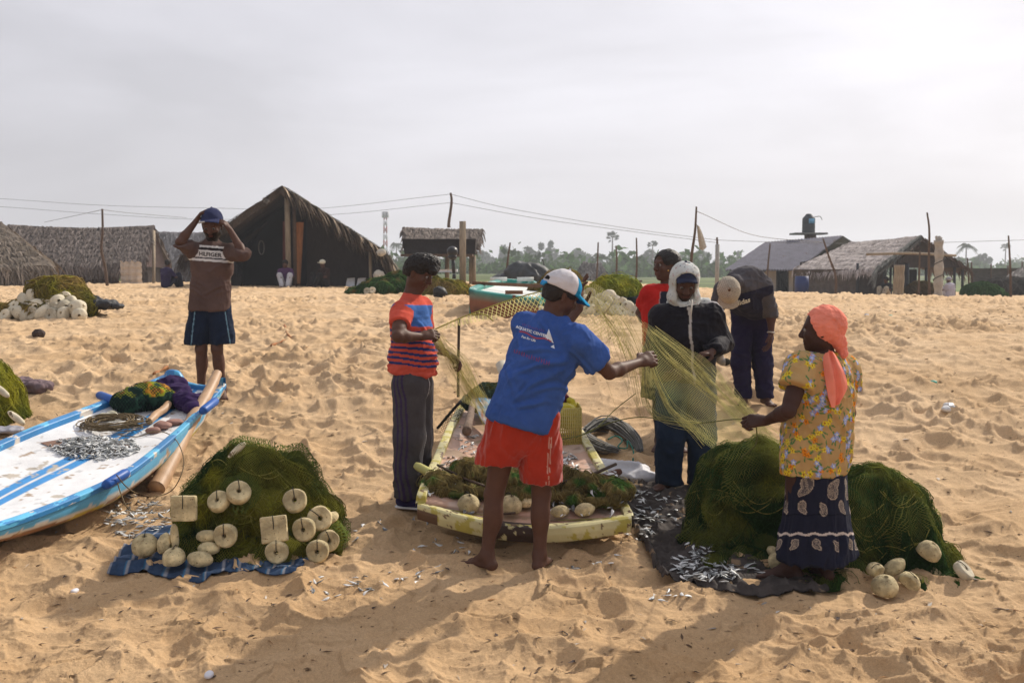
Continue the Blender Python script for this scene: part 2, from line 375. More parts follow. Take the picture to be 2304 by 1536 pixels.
uu = np.concatenate([[-5, -3.5, -2.5, -1.7, -1.2, -.95, -.8, -.7], np.linspace(-.60, .60, 860), [.7, .8, .95, 1.2, 1.7, 2.5, 3.5, 5]])
sx = np.minimum(rows+1.2, 500)+0*rows; sx = np.maximum(sx, 9)*np.where(rows < 2.5, 1.0, 0)+np.where(rows < 2.5, 0, np.minimum(rows+.8, 400))
GX = uu[None, :]*sx[:, None]; GY = np.repeat(rows[:, None], len(uu), 1)
GH = gz(GX, GY)
big = (rows > 2.3) & (rows < 70)
GH[big] += sandh(GX[big], GY[big])
gm = MB(); gm.grid(np.stack([GX, GY, GH], -1), flip=True)
def sandmat():
    m = bpy.data.materials.new('beach_sand'); m.use_nodes = True; nt = m.node_tree; N = nt.nodes; L = nt.links; b = N['Principled BSDF']
    b.inputs['Roughness'].default_value = .95; b.inputs['Specular IOR Level'].default_value = .12
    t = N.new('ShaderNodeTexCoord')
    def noi(s, d=4, r=.6):
        n = N.new('ShaderNodeTexNoise'); n.inputs['Scale'].default_value = s; n.inputs['Detail'].default_value = d; n.inputs['Roughness'].default_value = r; L.new(t.outputs['Object'], n.inputs['Vector']); return n.outputs['Fac']
    def ramp(f, a, b_, c1, c2):
        r = N.new('ShaderNodeMapRange'); r.inputs[1].default_value = a; r.inputs[2].default_value = b_; r.inputs[3].default_value = c1; r.inputs[4].default_value = c2; L.new(f, r.inputs[0]); return r.outputs[0]
    mx = N.new('ShaderNodeMix'); mx.data_type = 'RGBA'; L.new(ramp(noi(.9, 4), .35, .65, 0, 1), mx.inputs['Factor'])
    mx.inputs['A'].default_value = (.50, .338, .188, 1); mx.inputs['B'].default_value = (.60, .43, .262, 1)
    g1 = ramp(noi(330, 2, .8), .25, .75, .72, 1.28); g2 = ramp(noi(60, 3, .7), .3, .7, .88, 1.12)
    mu = N.new('ShaderNodeMath'); mu.operation = 'MULTIPLY'; L.new(g1, mu.inputs[0]); L.new(g2, mu.inputs[1])
    # the sand is damper and darker down the slope towards the water, paler and drier up by the huts
    sp_ = N.new('ShaderNodeSeparateXYZ'); L.new(t.outputs['Object'], sp_.inputs[0]); wet = N.new('ShaderNodeMapRange'); wet.inputs[1].default_value = 3.5; wet.inputs[2].default_value = 9.5; L.new(sp_.outputs[1], wet.inputs[0])
    tint = N.new('ShaderNodeMix'); tint.data_type = 'RGBA'; L.new(wet.outputs[0], tint.inputs['Factor']); tint.inputs['A'].default_value = (.93, .88, .81, 1); tint.inputs['B'].default_value = (1, 1, 1, 1)
    tm = N.new('ShaderNodeVectorMath'); tm.operation = 'MULTIPLY'; L.new(mx.outputs['Result'], tm.inputs[0]); L.new(tint.outputs['Result'], tm.inputs[1])
    # scattered husk and litter flecks
    fl = ramp(noi(38, 2, .5), .71, .735, 1, .38); fm = N.new('ShaderNodeMath'); fm.operation = 'MULTIPLY'; L.new(mu.outputs[0], fm.inputs[0]); L.new(fl, fm.inputs[1])
    sc = N.new('ShaderNodeVectorMath'); sc.operation = 'SCALE'; L.new(tm.outputs[0], sc.inputs[0]); L.new(fm.outputs[0], sc.inputs['Scale'])
    L.new(sc.outputs[0], b.inputs['Base Color'])
    bp = N.new('ShaderNodeBump'); bp.inputs['Distance'].default_value = .010; bp.inputs['Strength'].default_value = .9; L.new(noi(110, 6, .75), bp.inputs['Height']); L.new(bp.outputs[0], b.inputs['Normal'])
    return m
obj('ground', gm, sandmat(), origin=(0, 0, 0), kind='structure')
SANDG = None
def gs(x, y):
    """height of the trodden sand"""
    return float(gz(x, y)+sandh(np.array([x], float), np.array([y], float))[0])
# meadow behind the huts
xs = np.linspace(-330, 330, 120); ys = np.concatenate([np.linspace(52, 120, 60), np.linspace(125, 700, 60)])
X, Y = np.meshgrid(xs, ys, indexing='ij'); edge = 3.5*vnoise(np.stack([xs*.11, xs*0, xs*0], 1), 5)+1.5*vnoise(np.stack([xs*.5, xs*0, xs*0], 1), 6)
Y2 = Y+edge[:, None]*np.clip(1-(Y-52)/40, 0, 1); Z = gz(X, Y2)+.05+.18*np.abs(fbm(np.stack([X.ravel()*.3, Y2.ravel()*.3, X.ravel()*0], 1), 3, 8)).reshape(X.shape)*np.clip((Y-54)/20, 0, 1)
Z[:, 0] = gz(X[:, 0], Y2[:, 0])-.02
mm = MB(); mm.grid(np.stack([X, Y2, Z], -1))
obj('grass_field', mm, M('meadow', (.085, .115, .030), rough=.95, var=.35, scale=.35, var2=.4, scale2=.05, bump=.05, bscale=3), origin=(0, 60, 0), kind='structure')
# ------------------------------------------------------------------ figures
SKIN = (.088, .043, .029)
def frame(f, u):
    f = nrm(f); u = np.asarray(u, float); r = nrm(np.cross(f, u)); u = np.cross(r, f); return f, u, r     # forward, up, right
def head(s, c, f, u, sc=1., mouth=True):
    """c: centre of the skull; f: where the face looks; u: crown"""
    f, u, r = frame(f, u); R = [r, f, u]; P = lambda x, y, z: c+sc*(x*r+y*f+z*u)
    s.ell(P(0, -.012, .030), np.array([.076, .094, .086])*sc, R, 0)
    s.ell(P(0, .020, -.030), np.array([.062, .070, .082])*sc, R, .02)
    s.cap(P(0, .030, -.070), P(0, .058, -.092), .036*sc, .023*sc, .022)                      # jaw, chin
    s.cap(P(-.042, .0, -.060), P(.042, .0, -.060), .028*sc, .028*sc, .022)
    s.cap(P(-.036, .072, .022), P(.036, .072, .022), .013*sc, .013*sc, .014)                 # brow
    for k in (-1, 1):
        s.ell(P(.031*k, .094, -.001), np.array([.019, .014, .012])*sc, R, .012, op='s')       # sockets
        s.ell(P(.043*k, .062, -.026), np.array([.020, .018, .018])*sc, R, .018)               # cheek bones
        s.cap(P(.079*k, -.012, .012), P(.078*k, -.006, -.030), .016*sc, .010*sc, .006, flat=(r, 1.9))  # ears
    s.cap(P(0, .083, .006), P(0, .097, -.028), .0100*sc, .0155*sc, .012)                      # nose
    s.cap(P(-.013, .092, -.034), P(.013, .092, -.034), .0085*sc, .0085*sc, .006)
    s.cap(P(-.020, .078, -.058), P(.020, .078, -.058), .0100*sc, .0100*sc, .007)              # lips
    s.cap(P(-.018, .076, -.069), P(.018, .076, -.070), .0110*sc, .0110*sc, .006)
def hand(s, w, d, pn, th, curl=(.5, .55, .6, .7), sc=1., thumb=.5, spread=.035):
    """w wrist, d fingers' direction, pn the way the palm faces, th towards the thumb side"""
    d = nrm(d); th = nrm(np.asarray(th, float)-np.dot(th, d)*d); pn0 = np.cross(d, th); pn = pn0 if np.dot(pn0, pn) > 0 else -pn0
    P = lambda a, b, c=0.: w+sc*(a*d+b*th+c*pn)
    s.cap(w, P(.03, 0), .024*sc, .027*sc, .012, flat=(pn, 1.35))
    s.cap(P(.02, .012), P(.078, .024), .022*sc, .019*sc, .012, flat=(pn, 1.5)); s.cap(P(.02, -.010), P(.074, -.024), .022*sc, .018*sc, .012, flat=(pn, 1.5)); s.cap(P(.03, 0), P(.080, 0), .021*sc, .018*sc, .01, flat=(pn, 1.5))
    ln = [(.044, .027, .021), (.049, .031, .022), (.045, .029, .022), (.035, .022, .019)]; base = [(.083, .031), (.087, .010), (.084, -.011), (.077, -.030)]
    for i in range(4):
        p = P(*base[i]); a = curl[i]*.5; q = P(base[i][0]-.02, base[i][1]); dd = nrm(d+th*spread*(1.5-i))
        s.cap(q, p, .0105*sc, .0105*sc, .006)
        rad = (.0098, .0090, .0082) if i < 3 else (.0088, .0080, .0072)
        for j in range(3):
            v = math.cos(a)*dd+math.sin(a)*pn; p2 = p+v*ln[i][j]*sc; s.cap(p, p2, rad[j]*sc, rad[j]*sc*.92, .002); p = p2; a += curl[i]*(1.15 if j == 0 else .9)
    b0 = P(.022, .020, .006); v = nrm(d*.55+th*.8+pn*.35*(1+thumb)); b1 = b0+v*.040*sc; s.cap(b0, b1, .0160*sc, .0115*sc, .010)
    v = nrm(d*(.9)+th*(.35-.5*thumb)+pn*.8*thumb); b2 = b1+v*.031*sc; s.cap(b1, b2, .0108*sc, .0098*sc, .003)
    v = nrm(d*1+th*(.1-.7*thumb)+pn*.7*thumb); s.cap(b2, b2+v*.026*sc, .0098*sc, .0082*sc, .003)
def foot(s, an, d, sc=1., up=(0, 0, 1)):
    d = nrm(d); up = np.asarray(up, float); r = np.cross(d, up); P = lambda a, b, c: an+sc*(a*d+b*r+c*up)
    s.cap(an, P(-.035, 0, -.045), .034*sc, .032*sc, .02); s.cap(an, P(.07, 0, -.045), .032*sc, .030*sc, .03); s.cap(P(-.03, 0, -.052), P(.11, .008, -.058), .030*sc, .036*sc, .02, flat=(up, 1.7))
    for i, (b, l, ra) in enumerate(((-.030, .165, .0135), (-.010, .170, .0105), (.007, .162, .0100), (.023, .152, .0095), (.037, .138, .0095))):
        s.cap(P(.09, b*.8, -.060), P(l, b, -.066), ra*sc, ra*sc*.9, .006)
class Fig:
    """joints in metres; makes one body surface and fitted clothes"""
    def __init__(s, J, h=.0055, side=None):
        s.J = {k: np.asarray(v, float) for k, v in J.items()}; s.h = h; J = s.J
        J['pel'] = J.get('pel', (J['hL']+J['hR'])/2+np.array([0, 0, .04])); J['chest'] = J.get('chest', (J['sL']+J['sR'])/2-nrm((J['sL']+J['sR'])/2-J['pel'])*.13)
        s.up = nrm(J['chest']-J['pel']); s.rt = nrm(J['sR']-J['sL']); s.rt = nrm(s.rt-s.up*np.dot(s.rt, s.up)); s.fw = np.cross(s.up, s.rt)
        s.hrt = nrm(J['hR']-J['hL']); s.hrt = nrm(s.hrt-s.up*np.dot(s.hrt, s.up)); s.hfw = np.cross(s.up, s.hrt)
        pts = np.array([v for k, v in J.items() if v.shape == (3,) and not k.startswith('_')]); s.lo = pts.min(0)-.26; s.hi = pts.max(0)+.26
    def torso(s, q, inf=0., k=.05, bel=0., wd=1.):
        J = s.J; fw, rt = s.fw, s.rt; mid = (J['pel']+J['chest'])/2
        q.cap(J['pel'], mid, (.150+inf)*wd, (.138+inf)*wd, k, flat=(s.hfw, 1.42)); q.cap(mid, J['chest'], (.138+inf)*wd, (.152+inf)*wd, k, flat=(fw, 1.40))
        q.cap(J['chest']-rt*.07, J['chest']+rt*.07, .098+inf, .098+inf, k)
        sm = (J['sL']+J['sR'])/2
        q.cap(J['sL'], sm, .056+inf, .070+inf, .05); q.cap(J['sR'], sm, .056+inf, .070+inf, .05); q.cap(sm, J['neck'], .078+inf*.6, .055+inf*.3, .05)
        if bel: q.ell(mid+s.fw*(.045+bel*.4)-s.up*.03, (.115+inf, .08+bel*.6+inf, .12), [rt, fw, s.up], .05)
    def body(s, name, label, skin=SKIN, hs=1., feet=True, curlL=None, curlR=None, nofoot=(), shade=None, fingers=1.):
        J = s.J; q = SDF(s.lo, s.hi, s.h)
        s.torso(q, -.012)
        q.cap(J['neck']-s.up*.03, J['head']-J['_hu']*.045-J['_hf']*.012, .056, .052, .03)
        head(q, J['head'], J['_hf'], J['_hu'], hs)
        for k in 'LR':
            q.cap(J['s'+k], J['e'+k], .047, .038, .03); q.cap((J['s'+k]*.55+J['e'+k]*.45), J['e'+k]*.75+J['s'+k]*.25, .043, .040, .02)
            m = J['e'+k]*.7+J['w'+k]*.3; q.cap(J['e'+k], m, .037, .0385, .015); q.cap(m, J['w'+k], .0385, .0245, .02)
            hd = J.get('_d'+k)
            if hd is not None: hand(q, J['w'+k], hd, J['_p'+k], J['_t'+k], (curlL if k == 'L' else curlR) or (.5, .55, .6, .7), sc=fingers)
            q.cap(J['h'+k], J['k'+k], .084, .052, .03); q.cap(J['k'+k], J['a'+k], .050, .034, .02)
            back = -nrm(J['_f'+k]); c = J['k'+k]*.68+J['a'+k]*.32; q.ell(c+back*.016, (.050, .050, .10), None, .03)
            q.ell(J['k'+k]-back*.018, .042, None, .02)
            if feet and k not in nofoot: foot(q, J['a'+k], J['_f'+k])
        V, Q = q.mesh(); C = np.ones((len(V), 3))*np.asarray(skin); 
        hd, f, u = J['head'], *frame(J['_hf'], J['_hu'])[:2]; r = frame(J['_hf'], J['_hu'])[2]; D = V-hd
        lx, ly, lz = D@r, D@f, D@u
        lips = (np.abs(lx) < .026) & (ly > .070) & (np.abs(lz+.064) < .012); C[lips] *= (1.0, .72, .72)
        if shade is not None: C = shade(V, C, lx, ly, lz)
        for k in 'LR':   # paler palms, soles and nails
            if J.get('_d'+k) is not None:
                D = V-J['w'+k]; m = (np.linalg.norm(D, axis=1) < .20); nn = vnormals(V, Q) if k == 'L' else nn
                pm = m & ((nn@nrm(J['_p'+k])) > .45) & (D@nrm(J['_d'+k]) > .01); C[pm] *= (1.35, 1.3, 1.25)
        base = (J['aL']+J['aR'])/2; base[2] = min(J['aL'][2], J['aR'][2])-.075
        s.root = obj(name, (V, Q, None, C), M('skin', rough=.55, var=.10, scale=20, spec=.16, attr=True, bump=.0012, bscale=120), origin=base, label=label, cat='person')
        for k in (-1, 1):
            mb = MB(); c = hd+hs*(r*.031*k+f*.0775+u*.000); mb.sphere(c, .0112*hs, 14, 10, R=np.stack([r, u, f], 1))
            Vv, Qq, _, Cc = mb.arrays(); dd = (Vv-c)@f; Cc[:] = (.20, .17, .15); Cc[dd > .0080*hs] = (.02, .012, .01)
            obj('eye', (Vv, Qq, None, Cc), M('eye', rough=.2, var=.02, spec=.5, attr=True), parent=s.root)
        return s.root
    def wear(s, name, build, mat, color=None, fold=.006, fs=9., aniso=None, seed=1, h=None, parent=None, fine=.0015, drape=None, lo=None, hi=None, creases=()):
        q = SDF(s.lo if lo is None else lo, s.hi if hi is None else hi, h or s.h*1.1); build(q); V, Q = q.mesh(); V = relax(V, Q, 1, .4); n = vnormals(V, Q)
        R = np.stack([s.rt, s.fw, s.up]); L = (V-s.J['pel'])@R.T
        if fold:
            A = np.asarray(aniso if aniso is not None else (1, 1, 1.)); X = L*fs*A
            wv = np.stack([vnoise(X*.6+3, seed), vnoise(X*.6+7, seed+1), vnoise(X*.6+11, seed+2)], 1)*.8
            rg = 1-2*np.abs(vnoise(X+wv, seed+5)); rg2 = 1-2*np.abs(vnoise(X*2.1+wv*1.5+5, seed+6)); rg3 = 1-2*np.abs(vnoise(X*4.1+wv*2.5+9, seed+7))
            dsp = fold*(.75*rg+.55*rg2+.22*rg3)+fine*vnoise(L*60, seed+9)
            if drape is not None: dsp = dsp*drape(V)
            for x0, z0, x1, z1, w_, a_ in creases:
                dx, dz = x1-x0, z1-z0; jx = L[:, 0]+.012*vnoise(L*11, seed+20); jz = L[:, 2]+.012*vnoise(L*11, seed+21); tt_ = ((jx-x0)*dx+(jz-z0)*dz)/(dx*dx+dz*dz); tc_ = np.clip(tt_, 0, 1)
                dd_ = np.hypot(jx-x0-tc_*dx, jz-z0-tc_*dz); dsp = dsp+a_*(np.exp(-(dd_/w_)**2)-.5*np.exp(-((dd_-w_*1.8)/w_)**2))*np.sin(math.pi*np.clip(tc_*.9+.08, 0, 1))**.6
            V = V+n*dsp[:, None]
        C = None
        if color is not None: C = color(V, L, n)
        o = obj(name, (V, Q, None, C), mat, parent=parent or s.root); s.last = (V, Q); s.lastobj = o
        return o
    def bvh(s):
        V, Q = s.last; return BVHTree.FromPolygons([tuple(v) for v in V], [tuple(x) for x in Q.tolist()])
def sleeve(q, a, b, t, r0, r1, k=.03, clip=True):
    e = a+(b-a)*t; q.cap(a, e, r0, r1, k, clip=clip)
def decal(parent, name, kind, data, o, xd, yd, bvh, col, size=.03, off=.0025, align='LEFT', dr=None, mat=None, shear=0., bold=0.):
    """letters or flat shapes laid on cloth: (x, y) in metres from o, cast along dr onto the surface"""
    if kind == 'text':
        c = bpy.data.curves.new('t', 'FONT'); c.body = data; c.size = size; c.align_x = align; c.resolution_u = 3; c.shear = shear; c.offset = bold
        t = bpy.data.objects.new('t', c); COL.objects.link(t); dg = bpy.context.evaluated_depsgraph_get(); me = bpy.data.meshes.new_from_object(t.evaluated_get(dg)); bpy.data.objects.remove(t)
        bm = bmesh.new(); bm.from_mesh(me)
    else:
        bm = bmesh.new()
        for poly in data:
            vs_ = [bm.verts.new((x, y, 0)) for x, y in poly]; bm.faces.new(vs_)
    bmesh.ops.triangulate(bm, faces=bm.faces[:])
    for _ in range(3):
        es = [e for e in bm.edges if e.calc_length() > .012]
        if not es: break
        bmesh.ops.subdivide_edges(bm, edges=es, cuts=1); bmesh.ops.triangulate(bm, faces=bm.faces[:])
    xd = nrm(xd); yd = nrm(yd); dr = nrm(dr) if dr is not None else nrm(np.cross(yd, xd)); V = []; ok = []
    for v in bm.verts:
        p = np.asarray(o)+v.co.x*xd+v.co.y*yd; hit = bvh.ray_cast(Vector(p-dr*.35), Vector(dr), .8)
        ok.append(hit[0] is not None); V.append((np.array(hit[0])-dr*off) if hit[0] is not None else p)
    bm.verts.index_update(); T = [[v.index for v in f.verts] for f in bm.faces if all(ok[v.index] for v in f.verts)]; bm.free()
    if not T: return None
    return obj(name, (np.array(V), None, np.array(T), np.ones((len(V), 3))*col), mat or M('print_ink', rough=.8, var=.1, attr=True), parent=parent)
def CL(n, **k):
    a = dict(rough=.92, var=.10, scale=14, bump=.0015, bscale=160, spec=.04, sheen=.03, var2=.10, scale2=3); a.update(k); return M(n, attr=True, **a)
# ------------------------------------------------------------------ headgear and hair
def capdome(fig, name, c, f, u, mat, color=None, brim=.085, sc=1., low=.012, back=0., bw=.078, droop=.25):
    f, u, r = frame(f, u); R = [r, f, u]; P = lambda x, y, z: c+sc*(x*r+y*f+z*u)
    lo = c-.28; hi = c+.28
    def b(q):
        q.ell(P(0, -.010, .030), np.array([.088, .106, .100])*sc, R, 0); q.cut(P(0, 0, low), -u+f*back)
        q.ell(P(0, -.01, .131), .008*sc, None, .002)
        if brim:
            for x in np.linspace(-1, 1, 17):
                y1 = .085+brim*math.sqrt(max(0, 1-.72*x*x)); z1 = low+.012-droop*(y1-.07)-.018*x*x
                q.cap(P(x*bw*.86, .055, low+.018-.010*x*x), P(x*bw, y1, z1), .0070*sc, .0055*sc, .006)
    o = fig.wear(name, b, mat, color, fold=.0025, fs=16, seed=4, h=.0045, fine=.0006, lo=lo, hi=hi)
    return o
def hairdo(fig, c, f, u, sc=1., up=.0, front=.0, low=-.05, seed=3, rough=.006, bun=None, frontcut=.045, col=(.012, .009, .008), thick=.012, curl=35, tuft=False):
    f, u, r = frame(f, u); R = [r, f, u]; P = lambda x, y, z: c+sc*(x*r+y*f+z*u)
    def b(q):
        q.ell(P(0, -.014+front, .030+up), np.array([.078+thick, .096+thick+front*.5, .088+thick+up])*sc, R, 0)
        q.cap(P(0, -.05, -.01), P(0, -.055, low), .062*sc, .050*sc, .03, flat=(f, 1.3))
        q.cut(P(0, .0, low), -u)
        # keep the face free
        q.cap(P(0, .11, -.15), P(0, .115, frontcut-.035), .088*sc, .070*sc, .012, op='s'); q.cap(P(0, .045, -.13), P(0, .045, -.06), .10*sc, .085*sc, .01, op='s')
        if tuft: q.ell(P(0, .040, .092), np.array([.066, .066, .045])*sc, R, .03); q.ell(P(.02, .085, .062), np.array([.052, .034, .032])*sc, R, .02); q.ell(P(-.03, .07, .075), np.array([.045, .034, .032])*sc, R, .02)
        for k in (-1, 1): q.ell(P(.092*k, .012, -.028), .036*sc, None, .012, op='s')
        if bun is not None: q.ell(P(*bun), np.array([.045, .04, .05])*sc, R, .015)
    o = fig.wear('hair', b, M('hair', rough=.55, var=.25, scale=60, attr=True, spec=.35, bump=.004, bscale=180), lambda V, L, n: np.ones((len(V), 3))*col, fold=rough, fs=curl, seed=seed, h=.0042, fine=.0018, lo=c-.25, hi=c+.25)
    return o
def sn(p, dz=.085):   # ankle above the sand
    p = np.array(p, float); p[2] = gz(p[0], p[1])+dz; return p
ypix = lambda V: 600+(EYE-V[:, 2])*F/V[:, 1]
xpix = lambda V: 1152+V[:, 0]*F/V[:, 1]
def mixc(C, m, c):
    m = np.clip(m, 0, 1)[:, None]; return C*(1-m)+np.asarray(c)*m
def seg(V, a, b):
    d = b-a; t = np.clip((V-a)@d/(d@d), 0, 1); return np.linalg.norm(V-(a+t[:, None]*d), axis=1), t
def worn(V, C, amt=.12, s=5, sc=9):
    return C*(1+amt*fbm(V*sc, 3, s))[:, None]
# ================================================================== man putting his cap on (far left)
d = 9.08
A = Fig(dict(head=W(477, 508, d-.02), neck=W(476, 549, d), sR=W(440, 567, d), sL=W(517, 567, d), eR=W(404, 545, d-.22), wR=W(441, 498, d-.06), eL=W(548, 572, d-.22), wL=W(518, 518, d-.08),
    pel=W(472, 676, d), hR=W(454, 684, d), hL=W(491, 684, d), kR=W(453, 785, d-.02), kL=W(488, 785, d-.03), aR=sn(W(453, 878, d)), aL=sn(W(501, 878, d)),
    _hf=(.05, -.93, -.36), _hu=(0, -.25, 1), _fR=(-.25, -1, 0), _fL=(.35, -1, 0), _dR=(.55, -.05, .9), _pR=(.8, .2, -.3), _tR=(-.1, .9, .3), _dL=(-.6, .02, .8), _pL=(-.8, .2, -.3), _tL=(.1, .9, .3)), h=.0062)
def beard(V, C, lx, ly, lz):
    m = (lz < -.035) & (ly > -.02) & (np.abs(lx) < .08) & ((np.abs(lx) > .020) | (lz < -.076)) & (lz > -.14); m |= (np.abs(lx) < .028) & (ly > .08) & (lz > -.055) & (lz < -.044)
    C[m] = (.016, .010, .008); return C
A.body('person', 'man in a brown striped T-shirt raising both hands to his navy cap', hs=1.08, curlL=(1.0, 1.05, 1.1, 1.2), curlR=(1.1, 1.1, 1.15, 1.2), shade=beard)
J = A.J
def b(q):
    A.torso(q, .014, wd=.97)
    for k in 'LR':
        q.cap(J['h'+k]*.5+J['pel']*.5+A.up*.12, J['h'+k]*.5+J['pel']*.5-A.up*.085, .132, .148, .05, flat=(A.fw, 1.2))
        q.cap(J['s'+k], J['e'+k]*1.0+J['s'+k]*.0, .066, .058, .04); m = J['e'+k]+(J['w'+k]-J['e'+k])*.16; q.cap(J['e'+k], m, .057, .052, .02, clip=True)
    q.cut(W(472, 697, d), (0, 0, -1)); q.cut(J['neck']+A.up*.026+A.fw*.05, A.up+A.fw*.35)
def c(V, L, n):
    C = np.ones((len(V), 3))*(.100, .064, .055); y = ypix(V)-.075*(xpix(V)-475); x = xpix(V); arm = np.zeros(len(V), bool)
    for k in 'LR':
        ds, t = seg(V, J['s'+k], J['e'+k]); arm |= (ds < .085) & (t > .12)
    ft = (n@A.fw > -.25) & ~arm; cr = (.62, .60, .58); dk = (.03, .024, .026)
    for a, b_, cc in ((553, 557.5, cr), (557.5, 560, dk), (560, 583, cr), (560, 563.5, dk), (580, 583, dk), (583, 588.5, cr)):
        C[ft & (y >= a) & (y < b_)] = cc
    return worn(V, C)
A.wear('shirt', b, CL('cloth_brown'), c, fold=.012, fs=6.5, aniso=(1, 1, .8), seed=11, creases=[(.14, .10, -.02, .02, .012, .010), (-.13, .14, .03, .05, .012, .010), (.12, .20, -.04, .10, .012, .008), (-.10, .34, .0, .24, .012, .007)])
decal(A.lastobj, 'lettering', 'text', 'HILFIGER', W(444, 574.5, d-.14), (1, 0, -.08), (0, 0, 1), A.bvh(), (.02, .018, .02), size=.050, dr=(0, 1, 0), bold=.0012)
def b(q):
    for k, sx_ in (('L', 1), ('R', -1)):
        e = W(472+sx_*29, 773, d); q.cap(J['h'+k]+A.up*.0, e, .106, .112, .018, flat=(A.fw, 1.12), clip=(0, 0, -1))
    q.cap(J['pel']+A.up*.03, J['pel']-A.up*.03, .128, .135, .04, flat=(A.fw, 1.25))
def c(V, L, n):
    C = np.ones((len(V), 3))*(.013, .021, .042); x = xpix(V)-472; y = ypix(V)
    m = (np.abs(np.abs(x)-(34+(y-700)*.14)) < 1.1) & (y > 700); C[m] = (.16, .28, .36); return worn(V, C, .2)
A.wear('shorts', b, CL('cloth_navy', rough=.8), c, fold=.009, fs=8, aniso=(1, 1, .45), seed=21)
def c(V, L, n):
    C = np.ones((len(V), 3))*(.030, .036, .085); D = V-J['head']; m = (D[:, 2] < .035) & (D[:, 0] < -.02); C[m] = (.40, .38, .36); return C
capdome(A, 'cap', J['head']+np.array([0, .005, .022]), (.05, -.98, -.12), (0, -.12, 1), CL('cloth_cap'), c, sc=1.08, brim=.055, droop=.22, low=.028)
# ================================================================== young man in red and blue stripes
d = 6.56
B = Fig(dict(head=W(943, 613, d), neck=W(926, 668, d+.01), sR=W(904, 702, d-.16), sL=W(948, 692, d+.17), eR=W(895, 757, d-.34), wR=W(946, 757, d-.20), eL=W(962, 778, d+.28), wL=W(1004, 793, d+.12),
    pel=W(927, 842, d), hR=W(921, 856, d-.09), hL=W(938, 856, d+.10), kR=W(920, 985, d-.07), kL=W(938, 985, d+.11), aR=sn(W(914, 1112, d-.06), .095), aL=sn(W(944, 1100, d+.17), .095),
    _hf=(.84, -.30, -.42), _hu=(.42, -.10, .92), _fR=(1, -.35, 0), _fL=(1, -.25, 0), _dR=(.9, .3, .16), _pR=(-.1, .5, -.85), _tR=(-.2, .6, .7), _dL=(.82, -.2, -.52), _pL=(-.1, .3, -.8), _tL=(0, -.8, .4)))
B.body('person', 'young man in a red and blue striped T-shirt holding up the edge of the net', curlL=(.6, .7, .8, .9), curlR=(1.1, 1.15, 1.2, 1.3), hs=1.0, feet=False, skin=(.090, .044, .030), shade=None)
J = B.J
hairdo(B, J['head'], J['_hf'], J['_hu'], up=.002, front=.004, low=-.045, seed=5, rough=.0055, frontcut=.066, thick=.004, curl=60, tuft=True)
def b(q):
    B.torso(q, .010, bel=.025, wd=.95)
    q.cap(J['pel']+B.up*.12, J['pel']-B.up*.12, .148, .166, .04, flat=(B.fw, 1.02)); q.cut(W(925, 838, d), (-.10, 0, -1))
    for k in 'LR': sleeve(q, J['s'+k], J['e'+k], .52, .070, .066)
    q.cut(J['neck']+B.up*.022+B.fw*.05, B.up+B.fw*.35)
def c(V, L, n):
    red = np.array((.53, .085, .055)); C = np.ones((len(V), 3))*red; blue = (.045, .12, .34); navy = (.022, .04, .15); y = ypix(V)+L[:, 1]*(-30)+2.5*vnoise(L*9, 3); sl = np.zeros(len(V), bool)
    for k in 'LR':
        ds, t = seg(V, J['s'+k], J['e'+k]); sl |= (ds < .078) & (t > .0) & (((V-B.J['chest'])@B.rt)*(1 if k == 'R' else -1) > .10)
    m = (y > 684) & (y < 731); C[m & ~sl] = blue
    st = (y > 735) & (y < 822) & (((y-735) % 12.5) > 6.6); C[st & ~sl] = navy
    return worn(V, C, .10)
B.wear('shirt', b, CL('cloth_red'), c, fold=.010, fs=8, aniso=(.6, .6, 1.7), seed=31, creases=[(-.15, .18, .15, .10, .010, .010), (-.15, .10, .15, .05, .010, .010), (-.1, .02, .15, .0, .010, .010), (.12, .34, .0, .26, .010, .008)], drape=lambda V: .45+.75*sst(ypix(V), 720, 800))
def b(q):
    for k in 'LR':
        q.cap(J['h'+k]-B.up*.02, J['k'+k], .106, .100, .04, flat=(B.hrt, 1.1)); q.cap(J['k'+k], J['a'+k]-B.up*.01, .098, .078, .04, clip=True)
    q.cap(J['pel']+B.up*.03, J['pel']-B.up*.05, .115, .130, .04, flat=(B.hrt, .95))
def c(V, L, n):
    C = np.ones((len(V), 3))*(.066, .061, .066); a = L[:, 1]+.018*vnoise(L*5, 3)
    near = (n@B.rt) > .1
    for o_ in (-.045, -.012, .021): C[near & (np.abs(a-o_) < .0075)] = (.045, .030, .075)
    fr = (L[:, 1] > .085) & (np.abs(L[:, 0]-.03) < .005) & (n[:, 0] > .4); C[fr] = (.6, .58, .6); return worn(V, C, .12)  # pale line is the sunlit right edge, painted into the cloth colour
B.wear('trousers', b, CL('cloth_grey'), c, fold=.011, fs=7, aniso=(1, 1, .6), seed=41, drape=lambda V: .6+.9*sst(ypix(V), 1040, 1100))
